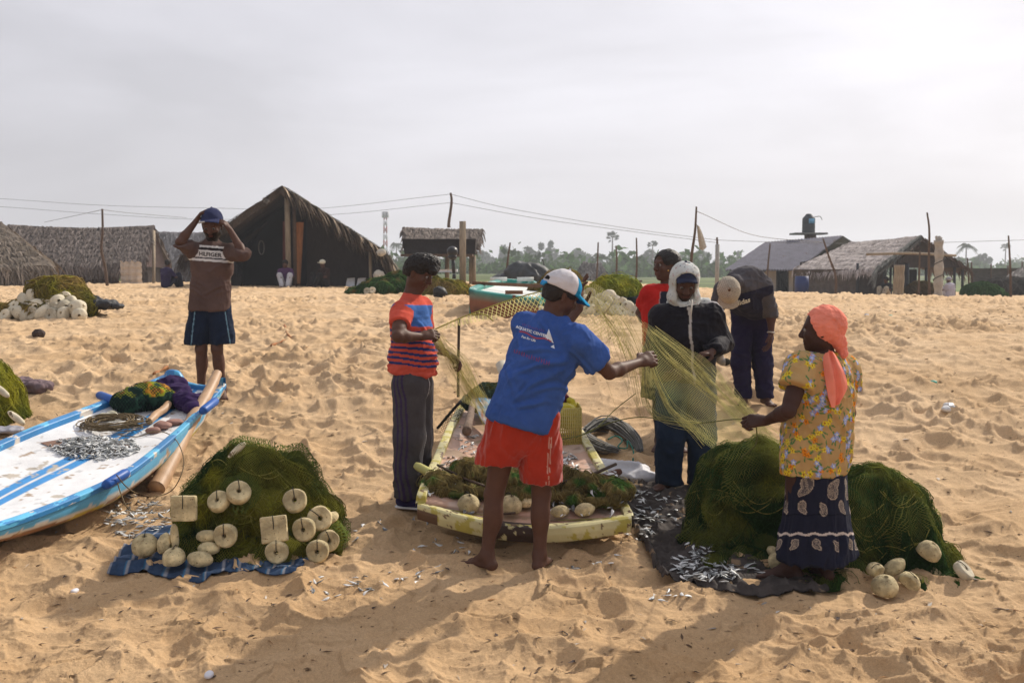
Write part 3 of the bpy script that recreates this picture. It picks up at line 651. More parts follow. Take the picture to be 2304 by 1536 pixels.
for k in 'RL':
    q = SDF(J['a'+k]-.3, J['a'+k]+.3, .0055); dd = nrm(J['_f'+k]); an = J['a'+k]
    q.cap(an-dd*.035+np.array([0, 0, -.045]), an+dd*.14+np.array([0, 0, -.060]), .040, .034, .02); q.cap(an, an+np.array([0, 0, -.04]), .042, .040, .03); q.cut(an+np.array([0, 0, -.078]), (0, 0, -1)); q.cut(an+np.array([0, 0, .02]), (0, 0, 1))
    V, Q = q.mesh(); sh = obj('shoe', (V, Q, None, np.ones((len(V), 3))*(.025, .02, .07)), CL('cloth_shoe'), parent=B.root)
    q = SDF(J['a'+k]-.3, J['a'+k]+.3, .0055); q.cap(an-dd*.038+np.array([0, 0, -.083]), an+dd*.145+np.array([0, 0, -.083]), .043, .040, .0, flat=((0, 0, 1), 3.2))
    V, Q = q.mesh(); ORI[sh.name] = ORI[B.root.name]; obj('sole', (V, Q, None, None), M('rubber_white', (.6, .6, .62), rough=.7, var=.2), parent=sh)
# ================================================================== man in the blue T-shirt, back to us
d = 5.38
Cc = Fig(dict(head=W(1262, 664, d+.06), neck=W(1243, 716, d+.04), sL=W(1184, 734, d+.12), sR=W(1298, 768, d-.08), eR=W(1371, 838, d+.02), wR=W(1438, 815, d+.26), eL=W(1222, 790, d+.45), wL=W(1303, 694, d+.58),
    pel=W(1172, 938, d), hL=W(1143, 955, d+.01), hR=W(1211, 958, d-.01), kL=W(1112, 1112, d+.03), kR=W(1218, 1112, d+.03), aL=sn(W(1096, 1265, d)), aR=sn(W(1214, 1265, d)),
    _hf=(.82, .30, -.44), _hu=(.50, .06, .86), _fL=(-.75, .65, 0), _fR=(.28, 1, 0), _dR=(.82, .5, .22), _pR=(-.3, .5, -.8), _tR=(-.3, .5, .8), _dL=(.10, .05, 1), _pL=(.9, .3, 0), _tL=(.2, .9, .1)), h=.005)
Cc.body('person', 'man in a blue printed T-shirt seen from behind, stretching the net', curlR=(.9, 1.05, 1.15, 1.2), curlL=(.15, .18, .25, .35), fingers=1.12, skin=(.090, .044, .030))
J = Cc.J
hairdo(Cc, J['head'], J['_hf'], J['_hu'], low=-.055, seed=7, rough=.002, thick=.004, curl=70)
def b(q):
    Cc.torso(q, .022, wd=1.04)
    q.cap(J['pel']+Cc.up*.16, J['pel']-Cc.up*.15, .160, .176, .05, flat=(Cc.fw, 1.3)); q.cut((W(1110, 937, d)+W(1255, 974, d))/2, (-.25, 0, -1))
    for k, t in (('L', .6), ('R', .62)): sleeve(q, J['s'+k], J['e'+k], t, .074, .083)
    q.cut(J['neck']+Cc.up*.020, Cc.up-Cc.fw*.1)
Cc.wear('shirt', b, CL('cloth_blue'), lambda V, L, n: worn(V, np.ones((len(V), 3))*(.038, .088, .29), .14, sc=6), fold=.013, fs=6.2, aniso=(1, 1, .75), seed=52, creases=[(.17, .38, -.06, .20, .013, .013), (.17, .33, .0, .06, .014, .014), (.14, .42, -.10, .33, .012, .010), (-.03, .52, .10, .46, .010, .009), (-.14, .44, -.05, .32, .010, .008), (.16, .14, .0, .03, .012, .010), (.17, .24, .06, .12, .011, .011), (-.12, .24, .02, .10, .012, .007), (.20, .44, .30, .34, .010, .010), (.22, .36, .33, .30, .010, .008)])
bv = Cc.bvh(); xd, yd = (1, 0, -.26), (.16, 0, 1); dr = (0, 1, 0); sh = Cc.lastobj
decal(sh, 'lettering', 'text', 'AQUATIC CENTER', W(1161, 742, d-.14), xd, yd, bv, (.62, .66, .72), size=.0200, dr=dr, bold=.0008)
decal(sh, 'lettering', 'text', 'Fun for Life', W(1173, 762, d-.14), xd, yd, bv, (.60, .64, .68), size=.0165, dr=dr, shear=.3, bold=.0006)
rr = random.Random(3); bars = []      # worn red print, too faded to read
for i in range(15):
    x0 = i*.0135; h0 = .016+.010*rr.random(); bars.append([(x0, 0), (x0+.0035, 0), (x0+.0045, h0), (x0+.001, h0)])
    if i % 2: bars.append([(x0+.003, h0*.45), (x0+.010, h0*.5), (x0+.010, h0*.5+.003), (x0+.003, h0*.45+.003)])
    if i % 3 == 0: bars.append([(x0+.004, 0), (x0+.011, .0), (x0+.011, .003), (x0+.004, .003)])
decal(sh, 'faded_print', 'poly', bars, W(1156, 797, d-.14), (1, 0, -.30), yd, bv, (.20, .045, .16), dr=dr)
decal(sh, 'faded_print', 'poly', [[(x*.75, y*.6) for x, y in q_] for q_ in bars[:22]], W(1176, 736, d-.14), (1, 0, -.26), yd, bv, (.12, .06, .24), dr=dr)
wv = [(x, .006*math.sin(x*55)+.004) for x in np.linspace(0, .175, 14)]; wv += [(x, .006*math.sin(x*55)-.004) for x in np.linspace(.175, 0, 14)]
decal(sh, 'emblem', 'poly', [wv], W(1169, 750, d-.14), xd, yd, bv, (.30, .05, .08), dr=dr)
decal(sh, 'emblem', 'poly', [[(0, 0), (.022, -.006), (.020, .052)], [(.022, -.006), (.045, -.022), (.020, .052)], [(.028, -.040), (.046, -.028), (.050, -.048)]], W(1227, 762, d-.14), (1, 0, -.1), (0, 0, 1), bv, (.62, .66, .70), dr=dr)
def b(q):
    for k, (ex, ey) in (('L', (1118, 1042)), ('R', (1217, 1080))):
        e = W(ex, ey, d+.02); q.cap(J['h'+k]+Cc.up*.05, e, .105, .118, .035, clip=(0, 0, -1), flat=(Cc.fw, 1.12))
    q.cap(J['pel']+Cc.up*.06, J['pel']-Cc.up*.05, .150, .160, .04, flat=(Cc.fw, 1.25))
def c(V, L, n):
    C = np.ones((len(V), 3))*(.32, .025, .010); x = xpix(V); y = ypix(V); e = 1249-(y-980)*.055
    for o_ in (7, 12): C[(np.abs(x-(e-o_)) < .9) & (n[:, 1] < .3) & (y > 985)] = (.48, .30, .24)
    return worn(V, C, .14)
Cc.wear('shorts', b, CL('cloth_orange', rough=.75, sheen=.3), c, fold=.013, fs=9, aniso=(1, 1, .30), seed=61)
def c(V, L, n):
    C = np.ones((len(V), 3))*(.60, .58, .60); f, u, r = frame(J['_hf'], J['_hu']); D = V-J['head']; x, y, z = D@r, D@f, D@u
    teal = (.010, .22, .42); an = np.degrees(np.arctan2(x, y)); C[(an > 12) & (an < 68)] = teal; C[(an < -12) & (an > -68)] = teal; C[y > .088] = teal; C[(n[:, 2] < 0) & (y > .085)] = (.008, .06, .12)
    gap = (y < -.06) & (np.hypot(x/.030, (z-.048)/.016) < 1) & (z > .04); C[gap] = (.01, .01, .01); return C
co = capdome(Cc, 'cap', J['head']+np.array([0, 0, .008]), (.84, .28, -.40), (.47, .06, .88), CL('cloth_cap2'), c, sc=1.04, brim=.080, droop=.30, low=.022)
mb = MB(); f, u, r = frame(J['_hf'], J['_hu']); s0 = J['head']-f*.104+u*.028
for k in (-1, 1): mb.tube([s0+r*.012*k, s0-f*.02+r*.018*k-u*.006, s0-f*.024+r*.012*k-u*.026], [.006, .010, .007], 6)
obj('strap', mb, M('strap_blue', (.02, .25, .55), rough=.6), parent=Cc.root)
# ================================================================== woman in the red blouse, behind
d = 7.75
D_ = Fig(dict(head=W(1499, 597, d), neck=W(1503, 646, d+.02), sR=W(1463, 664, d), sL=W(1540, 664, d+.05), eR=W(1441, 704, d+.15), wR=W(1466, 742, d-.02), eL=W(1552, 735, d+.12), wL=W(1556, 800, d),
    pel=W(1500, 764, d), hR=W(1480, 778, d), hL=W(1522, 778, d), kR=W(1482, 892, d), kL=W(1524, 892, d), aR=sn(W(1484, 1000, d)), aL=sn(W(1526, 1000, d)),
    _hf=(-.90, -.42, .02), _hu=(.02, 0, 1), _fR=(-.3, -1, 0), _fL=(.2, -1, 0), _dR=(.3, -.3, -.9), _pR=(.9, .2, 0), _tR=(.2, -.9, 0), _dL=(0, -.1, -1), _pL=(-1, 0, 0), _tL=(0, -1, 0)), h=.0062)
D_.body('person', 'woman in a red blouse with a hand on her hip, looking left', hs=1.02, skin=(.082, .042, .030), curlR=(.4, .4, .5, .6))
J = D_.J
hairdo(D_, J['head'], J['_hf'], J['_hu'], low=-.03, seed=9, rough=.0025, thick=.010, bun=(0, -.105, -.02), frontcut=.055, curl=30)
mb = MB(); mb.sphere(J['head']+np.array([.004, -.080, -.040]), .006); obj('earring', mb, M('gold', (.7, .45, .12), rough=.3, metal=1, var=.02), parent=D_.root)
def b(q):
    D_.torso(q, .022, bel=.03, wd=1.05); q.cap(J['pel']+D_.up*.12, J['pel']-D_.up*.03, .160, .170, .05, flat=(D_.fw, 1.25), clip=True)
    for k in 'LR': sleeve(q, J['s'+k], J['e'+k], .52, .068, .074)
    q.cut(J['neck']+D_.up*.018, D_.up); q.cap(J['neck']+D_.fw*.10+D_.up*.02, J['neck']+D_.fw*.13-D_.up*.07, .045, .02, .01, op='s')
def c(V, L, n):
    C = np.ones((len(V), 3))*(.40, .018, .014); x = xpix(V); y = ypix(V)
    m = (np.abs(x-1496) < 9+(y-650)*.10) & (y > 655) & (n[:, 1] < 0); C[m] = (.020, .022, .035); e = np.abs(np.abs(x-1496)-(9.5+(y-650)*.10)) < 1.0; C[e & (y > 655) & (n[:, 1] < 0)] = (.35, .2, .2); return worn(V, C)
D_.wear('blouse', b, CL('cloth_scarlet'), c, fold=.009, fs=8, seed=71)
def b(q):
    q.cap(J['pel']+D_.up*.05, W(1500, 892, d), .165, .20, .03, flat=(D_.fw, 1.2), clip=(0, 0, -1))
def c(V, L, n):
    C = np.ones((len(V), 3))*(.075, .070, .030); t = vnoise(V*45, 5); C = mixc(C, t > .25, (.28, .24, .10)); C = mixc(C, t < -.45, (.02, .02, .015)); return C
D_.wear('skirt', b, CL('cloth_olive'), c, fold=.012, fs=9, aniso=(1.2, 1.2, .25), seed=75)
# ================================================================== hooded man in the dark jacket
d = 6.95
E = Fig(dict(head=W(1541, 636, d-.05), neck=W(1543, 684, d+.03), sR=W(1490, 716, d+.03), sL=W(1597, 712, d), eR=W(1470, 800, d+.02), wR=W(1500, 850, d-.18), eL=W(1626, 770, d+.06), wL=W(1602, 792, d-.24),
    pel=W(1543, 838, d+.02), hR=W(1514, 852, d), hL=W(1574, 852, d), kR=W(1508, 980, d-.02), kL=W(1577, 980, d-.02), aR=sn(W(1506, 1085, d-.03)), aL=sn(W(1577, 1085, d-.03)),
    _hf=(-.03, -.90, -.44), _hu=(0, -.42, .9), _fR=(-.75, -.65, 0), _fL=(.1, -1, 0), _dL=(-.72, -.35, -.12), _pL=(-.1, .3, -.9), _tL=(-.2, -.9, -.1), _dR=(.5, -.5, .3), _pR=(.3, .3, -.8), _tR=(.3, -.6, .6)), h=.0058)
def beard2(V, C, lx, ly, lz):
    m = (np.abs(lx) < .030) & (ly > .08) & (lz > -.056) & (lz < -.042); m |= (lz < -.078) & (ly > .03) & (lz > -.12) & (np.abs(lx) < .04); C[m] *= .35; return C
E.body('person', 'hooded man in a white head scarf and dark jacket standing behind the net', curlL=(.9, 1., 1.1, 1.15), curlR=(.8, .8, .9, .9), shade=beard2, skin=(.075, .037, .027), hs=1.03)
J = E.J
def b(q):
    E.torso(q, .040, wd=1.05); q.cap(J['pel']+E.up*.18, J['pel']-E.up*.05, .180, .178, .05, flat=(E.fw, 1.2)); q.cut(W(1543, 856, d), (0, 0, -1))
    for k in 'LR':
        q.cap(J['s'+k]-E.up*.005, J['e'+k], .080, .070, .04); e = J['e'+k]+(J['w'+k]-J['e'+k])*.92; q.cap(J['e'+k], e, .070, .052, .03, clip=True)
    for k in (-1, 1): q.cap(J['neck']+E.rt*.05*k+E.up*.00, J['neck']+E.rt*.075*k+E.fw*.07-E.up*.06, .030, .018, .015)
    q.cut(J['neck']+E.up*.035, E.up)
def c(V, L, n):
    C = np.ones((len(V), 3))*(.013, .012, .017); y = ypix(V); x = xpix(V); m = (np.abs(x-(1549+(y-680)*.085+1.5*np.sin(y*.09))) < 3.0) & (y > 690) & (n[:, 1] < 0); C[m] = (.40, .37, .34)
    s_ = (np.abs(L[:, 1]-.02) < .012) & (L[:, 2] > .36) & (n@E.up > .4) & (L[:, 0] < -.08); C[s_] = (.35, .33, .34)
    return worn(V, C, .15)
E.wear('jacket', b, CL('cloth_jacket', rough=.7, sheen=.05), c, fold=.014, fs=7.5, seed=81, drape=lambda V: .7+1.0*np.exp(-((np.linalg.norm(V-J['wL'], axis=1))/.16)**2))
mb = MB(); mb.tube([W(1551, 676, d-.17), W(1556, 688, d-.20), W(1553, 702, d-.215)], .005, 6); mb.tube([W(1557, 674, d-.17), W(1557, 690, d-.2), W(1554, 716, d-.22)], .004, 6)
obj('drawstring', mb, M('cord_pale', (.5, .46, .4), rough=.9), parent=E.root)
def b(q):
    for k in 'LR':
        q.cap(J['h'+k]+E.up*.04, J['k'+k], .112, .098, .03); q.cap(J['k'+k], J['a'+k]-E.up*.04, .096, .090, .03, clip=(0, 0, -1))
    q.cap(J['pel'], J['pel']-E.up*.05, .145, .15, .04, flat=(E.fw, 1.2))
def c(V, L, n):
    C = np.ones((len(V), 3))*(.011, .020, .040); fade = np.exp(-((np.abs(V[:, 0]-J['kL'][0]) < .4)*((ypix(V)-900)/90)**2)); C = C*(1+.8*fade*(n[:, 1] < -.2))[:, None]; return worn(V, C, .18)
E.wear('jeans', b, CL('cloth_denim'), c, fold=.012, fs=7, aniso=(1, 1, .7), seed=91)
def b(q):
    f, u, r = frame(J['_hf'], J['_hu']); P = lambda x, y, z: J['head']+x*r+y*f+z*u
    q.ell(P(0, -.015, .030), (.102, .118, .112), [r, f, u], 0); q.cap(P(0, -.03, -.04), P(0, -.05, -.12), .098, .085, .03); q.cap(P(-.055, .02, -.10), P(.055, .02, -.10), .062, .062, .03)
    q.cap(P(0, .16, .010), P(0, .15, -.070), .090, .072, .015, op='s'); q.cap(P(0, .085, .035), P(0, .085, -.070), .076, .064, .010, op='s')
    for k in (-1, 1): q.cap(J['neck']+E.rt*.10*k-E.up*.0, J['neck']+E.rt*.02*k+E.fw*.085-E.up*.015, .040, .034, .03)
    q.cap(J['neck']+E.fw*-.05, J['neck']-E.rt*.13, .045, .045, .02)
def c(V, L, n):
    C = np.ones((len(V), 3))*(.50, .52, .50); t = vnoise(V*95, 8); t2 = vnoise(V*85, 9); C = mixc(C, (t > .78), (.35, .14, .14)); C = mixc(C, t2 > .80, (.14, .15, .18)); return C
E.wear('head_scarf', b, CL('cloth_scarf'), c, fold=.005, fs=13, aniso=(1, 1, .6), seed=95, h=.005, lo=J['head']-.34, hi=J['head']+.3)
capdome(E, 'cap', J['head']+E.up*.012, (-.03, -.96, -.26), (0, -.26, .96), CL('cloth_cap'), lambda V, L, n: np.ones((len(V), 3))*(.028, .032, .060), sc=1.02, brim=.040, droop=.22, low=.030, bw=.066)
# ================================================================== bending man, behind on the right
d = 8.9
Ff = Fig(dict(head=W(1639, 656, d-.58), neck=W(1655, 636, d-.40), sR=W(1628, 652, d-.33), sL=W(1716, 645, d-.27), eR=W(1607, 706, d-.30), wR=W(1616, 772, d-.34), eL=W(1735, 702, d-.20), wL=W(1735, 748, d-.24),
    pel=W(1692, 694, d+.06), chest=W(1675, 640, d-.22), hR=W(1671, 708, d+.05), hL=W(1713, 708, d+.05), kR=W(1667, 818, d), kL=W(1716, 818, d), aR=sn(W(1673, 905, d)), aL=sn(W(1722, 905, d)),
    _hf=(-.08, -.20, -.97), _hu=(-.15, -.97, .12), _fR=(-.3, -1, 0), _fL=(.15, -1, 0), _dR=(0, -.2, -1), _pR=(1, 0, 0), _tR=(0, -1, 0), _dL=(-.15, -.15, -1), _pL=(-1, 0, 0), _tL=(0, -1, 0)), h=.0062)
Ff.body('person', 'man in a grey and navy shirt bending forward with his cap towards us', curlL=(.3, .4, .5, .5), skin=(.076, .037, .028))
J = Ff.J
def b(q):
    Ff.torso(q, .018, wd=1.03); q.cap(J['pel']-Ff.up*.02, J['pel']+Ff.up*.12, .158, .150, .05, flat=(Ff.hfw, 1.25))
    q.ell((J['pel']+J['chest'])/2-Ff.fw*.04+np.array([0, 0, .03]), (.15, .17, .12), None, .06); q.cap(W(1672, 672, d-.30), W(1702, 688, d-.12), .085, .12, .05)
    for k in 'LR':
        q.cap(J['s'+k], J['e'+k], .070, .056, .04); e = J['e'+k]+(J['w'+k]-J['e'+k])*.22; q.cap(J['e'+k], e, .055, .050, .02, clip=True)
def c(V, L, n):
    C = np.ones((len(V), 3))*(.080, .075, .082); y = ypix(V); x = xpix(V); arm = np.zeros(len(V), bool)
    for k in 'LR':
        ds, t = seg(V, J['s'+k], J['e'+k]); arm |= (ds < .085) & (t > .25)
    lowr = (y > 668-.28*(x-1640)) & ~arm; C[lowr] = (.022, .022, .040); C[(L[:, 2] < .02)] = (.022, .022, .040); return worn(V, C, .15)
Ff.wear('shirt', b, CL('cloth_grey2'), c, fold=.011, fs=8, seed=101)
decal(Ff.lastobj, 'lettering', 'text', 'adidas', W(1650, 691, d-.38), (1, 0, .32), (-.28, 0, 1), Ff.bvh(), (.62, .60, .50), size=.062, dr=(0, 1, 0), bold=.0016)
def b(q):
    for k in 'LR':
        q.cap(J['h'+k]+np.array([0, 0, .03]), J['k'+k], .100, .082, .03); q.cap(J['k'+k], J['a'+k]-np.array([0, 0, .01]), .080, .068, .03, clip=(0, 0, -1))
    q.cap(J['pel']+np.array([0, -.03, .02]), J['pel']-np.array([0, 0, .06]), .150, .15, .04, flat=((0, 1, 0), 1.15))
Ff.wear('trousers', b, CL('cloth_purple'), lambda V, L, n: worn(V, np.ones((len(V), 3))*(.018, .015, .042), .15), fold=.011, fs=7, aniso=(1, 1, 1), seed=105)
mb = MB(); f, u, r = frame(J['_dL'], (0, 1, 0)); tt = np.linspace(0, 2*math.pi, 20); wr = J['wL']; mb.tube([wr+.031*(math.cos(a)*r+math.sin(a)*u) for a in tt], .006, 6, cap=False); obj('bracelet', mb, M('cord_pale', (.5, .46, .4), rough=.9), parent=Ff.root)
def c(V, L, n):
    C = np.ones((len(V), 3))*(.42, .37, .29); t = np.sin(V[:, 0]*330+V[:, 2]*140)*np.sin(V[:, 2]*330-V[:, 0]*140); C[t > .1] = (.24, .21, .17); D = np.linalg.norm(V-(J['head']+nrm(J['_hu'])*.13), axis=1); C[D < .014] = (.10, .05, .03); return C
capdome(Ff, 'cap', J['head'], J['_hf'], J['_hu'], CL('cloth_straw'), c, sc=1.06, brim=.05, droop=.1, low=.0)
# ================================================================== woman with the coral head scarf
d = 5.24
H = Fig(dict(head=W(1846, 742, d), neck=W(1852, 798, d+.02), sL=W(1804, 832, d-.10), sR=W(1897, 834, d+.10), eL=W(1774, 924, d-.20), wL=W(1724, 946, d-.02), eR=W(1909, 928, d+.14), wR=W(1880, 990, d+.34),
    pel=W(1836, 1018, d), hL=W(1803, 1035, d-.04), hR=W(1864, 1035, d+.04), kL=W(1790, 1180, d-.02), kR=W(1862, 1180, d+.05), aL=sn(W(1778, 1292, d-.01)), aR=sn(W(1856, 1296, d+.0)),
    _hf=(-.95, .26, -.02), _hu=(0, 0, 1), _fL=(-.95, .25, 0), _fR=(-.15, 1, 0), _dL=(-.95, .25, -.06), _pL=(.0, .2, -1), _tL=(-.1, .7, .7), _dR=(-.3, .8, .1), _pR=(-.8, -.3, 0), _tR=(0, 0, 1)))
H.body('person', 'woman with a coral head scarf and floral blouse pulling the cord of the net', curlL=(1.2, 1.25, 1.3, 1.35), hs=1.0, skin=(.052, .025, .019))
J = H.J
def b(q):
    H.torso(q, .026, bel=.03, wd=1.08); q.cap(J['pel']+H.up*.16, J['pel']-H.up*.18, .178, .192, .05, flat=(H.fw, 1.25)); q.cut(W(1836, 1060, d), (.04, 0, -1))
    sleeve(q, J['sL'], J['eL'], .46, .078, .090); sleeve(q, J['sR'], J['eR'], .44, .072, .080)
    q.cut(J['neck']+H.up*.012, H.up)
def floral(V, L, n):
    C = np.ones((len(V), 3))*(.46, .30, .13); C = worn(V, C, .06); ctr = V[RNG.choice(len(V), 700)]; keep = []
    for p in ctr:
        if all(np.linalg.norm(p-k_) > .047 for k_ in keep): keep.append(p)
    pal = [(.24, .30, .62), (.62, .19, .015), (.60, .42, .03), (.24, .30, .62), (.55, .40, .04)]
    for i, p in enumerate(keep):
        D = V-p; r = np.linalg.norm(D, axis=1); m = r < .050
        if m.sum() < 8: continue
        nn = n[m].mean(0); a = nrm(np.cross(nn, (.3, .2, 1))); b_ = np.cross(nn, a); x, y = D[m]@a, D[m]@b_; cc = C[m]
        for j in range(4):     # sprays of leaves then blossoms
            an = i*1.7+j*1.9; lx, ly = x-.030*math.cos(an), y-.030*math.sin(an); u_ = lx*math.cos(an)+ly*math.sin(an); v_ = -lx*math.sin(an)+ly*math.cos(an)
            cc[(np.hypot(u_/.016, v_/.0045) < 1)] = (.10, .20, .07)
        for j in range(3):
            an = i*2.3+j*2.1; rr = .017 if j else 0.; lx, ly = x-rr*math.cos(an), y-rr*math.sin(an); q_ = np.hypot(lx, ly); th = np.arctan2(ly, lx); R_ = .0135*(1+.28*np.cos(5*th+i)); c1 = pal[(i+j*(i % 3)) % 5]
            cc[q_ < R_] = c1; cc[(q_ < R_*.72) & (np.cos(5*th+i) > .2)] = np.minimum(np.array(c1)*1.7, .8); cc[q_ < .0042] = (.35, .10, .02) if c1[0] > .5 else (.75, .70, .55)
        C[m] = cc
    return C
H.wear('blouse', b, CL('cloth_floral', transl=.12), floral, fold=.010, fs=6.5, aniso=(1, 1, .6), seed=111, h=.0048, creases=[(-.13, .30, .02, .14, .012, .010), (.14, .34, .05, .10, .012, .009), (-.10, .38, .0, .30, .011, .008), (.0, .20, .04, -.05, .012, .008), (-.12, .12, -.08, -.06, .012, .009), (.12, .12, .10, -.06, .012, .009)])
def pais(u, v, s):
    """paisley drop: 0 outside, 1 body, 2 rim"""
    o = np.full(u.shape, 9.); a = np.linspace(0, 1, 11)
    for t in a:
        th = -1.2+3.7*t; cx = s*.55*math.sin(th*.9)*t*1.0; cy = s*(.95*t-.3)*(1-.25*t*t); r = s*(.42*(1-t)**.8+.07); o = np.minimum(o, np.hypot(u-cx, v-cy)-r)
    return o
def b(q):
    H_ = lambda y: W(1836, y, d); q.cap(J['pel']+H.up*.06, H_(1172), .165, .178, .02, flat=(H.fw, 1.2)); q.cap(H_(1165), H_(1222), .180, .205, .02, flat=(H.fw, 1.15)); q.cap(H_(1218), H_(1249), .200, .216, .01, flat=(H.fw, 1.12)); q.cut(H_(1250), (0, 0, -1))
def skirtc(V, L, n):
    C = np.ones((len(V), 3))*(.014, .016, .032); th = np.arctan2(L[:, 1], L[:, 0]); y = ypix(V); u = th*.20; cream = np.array((.40, .33, .26))
    for yc, s, nn, fl in ((1102, .085, 7, 1), (1150, .055, 9, -1), (1236, .046, 11, -1)):
        per = 2*math.pi*.20/nn; k = np.round(u/per); uu_ = (u-k*per)*np.where(k % 2 == 0, 1, -1); vv = -(y-yc)/427*fl*np.where(k % 3 == 0, -1, 1); dd = pais(uu_, vv, s)
        C[(dd < 0)] = (.085, .075, .080); C[(dd < 0) & (dd > -.0055)] = cream; C[(dd < -.010) & (dd > -.0135)] = cream*.8; dots = (np.sin(uu_*620)*np.sin(vv*620) > .35) & (dd < -.015); C[dots] = cream*.85
    m = np.abs(y-(1210+2*np.sin(th*14))) < 2.8; C[m] = (.55, .47, .42); C[(np.abs(y-1165-1.5*np.sin(th*9)) < 1.3)] *= .4
    return C
def pleat(V): return .5+.8*sst(ypix(V), 1150, 1240)
H.wear('skirt', b, CL('cloth_paisley'), skirtc, fold=.013, fs=11, aniso=(1.3, 1.3, .16), seed=121, h=.0048, drape=pleat)
def b(q):
    f, u, r = frame(J['_hf'], J['_hu']); P = lambda x, y, z: J['head']+x*r+y*f+z*u
    q.ell(P(0, -.028, .030), (.092, .108, .098), [r, f, u], 0); q.cap(P(0, -.055, -.01), P(0, -.082, -.052), .072, .042, .03)
    q.cut(P(0, .052, .06), f*.9+u*-.42); q.cut(P(0, .03, -.03), f*.75-u*.66)
    q.ell(P(0, -.100, -.072), (.030, .030, .026), None, .01); q.cap(P(.01, -.098, -.085), P(.005, -.115, -.125), .030, .026, .01)
sc_mat = CL('cloth_coral', transl=.12)
coral = lambda V, L, n: worn(V, np.ones((len(V), 3))*(.86, .27, .19), .08)
H.wear('head_scarf', b, sc_mat, coral, fold=.0055, fs=22, aniso=(1.4, .5, 1.2), seed=131, h=.0042, lo=J['head']-.28, hi=J['head']+.25)
so_ = H.lastobj; ORI[so_.name] = ORI[H.root.name]
P0 = W(1866, 790, d-.155)
rowsT = []
for t, hw, dx, dy in ((0, .020, 0, 0), (.12, .034, .004, -.004), (.35, .044, .012, -.03), (.6, .052, .020, -.035), (.8, .050, .024, -.028), (1, .028, .014, -.022)):
    c0 = P0+np.array([dx+.02*t, dy, -.285*t]); rowsT.append([c0+np.array([-hw, .02*math.sin(t*5), (-.01 if t < 1 else .0)]), c0+np.array([-hw*.4, -.018, 0]), c0+np.array([0, .006, .005]), c0+np.array([hw*.5, -.016, .02*t]), c0+np.array([hw, .010, .045*t])])
g = catgrid(rowsT, 24, 40); nn_ = vnoise(g.reshape(-1, 3)*30, 3).reshape(g.shape[:2])*.004; g[..., 1] += nn_
mb = MB(); mb.grid(g); mb.grid(g+np.array([0, .006, 0]), flip=True); obj('tail', mb, M('coral_plain', (.86, .27, .19), rough=.9, var=.08, transl=.15, bump=.001, bscale=200), parent=so_)
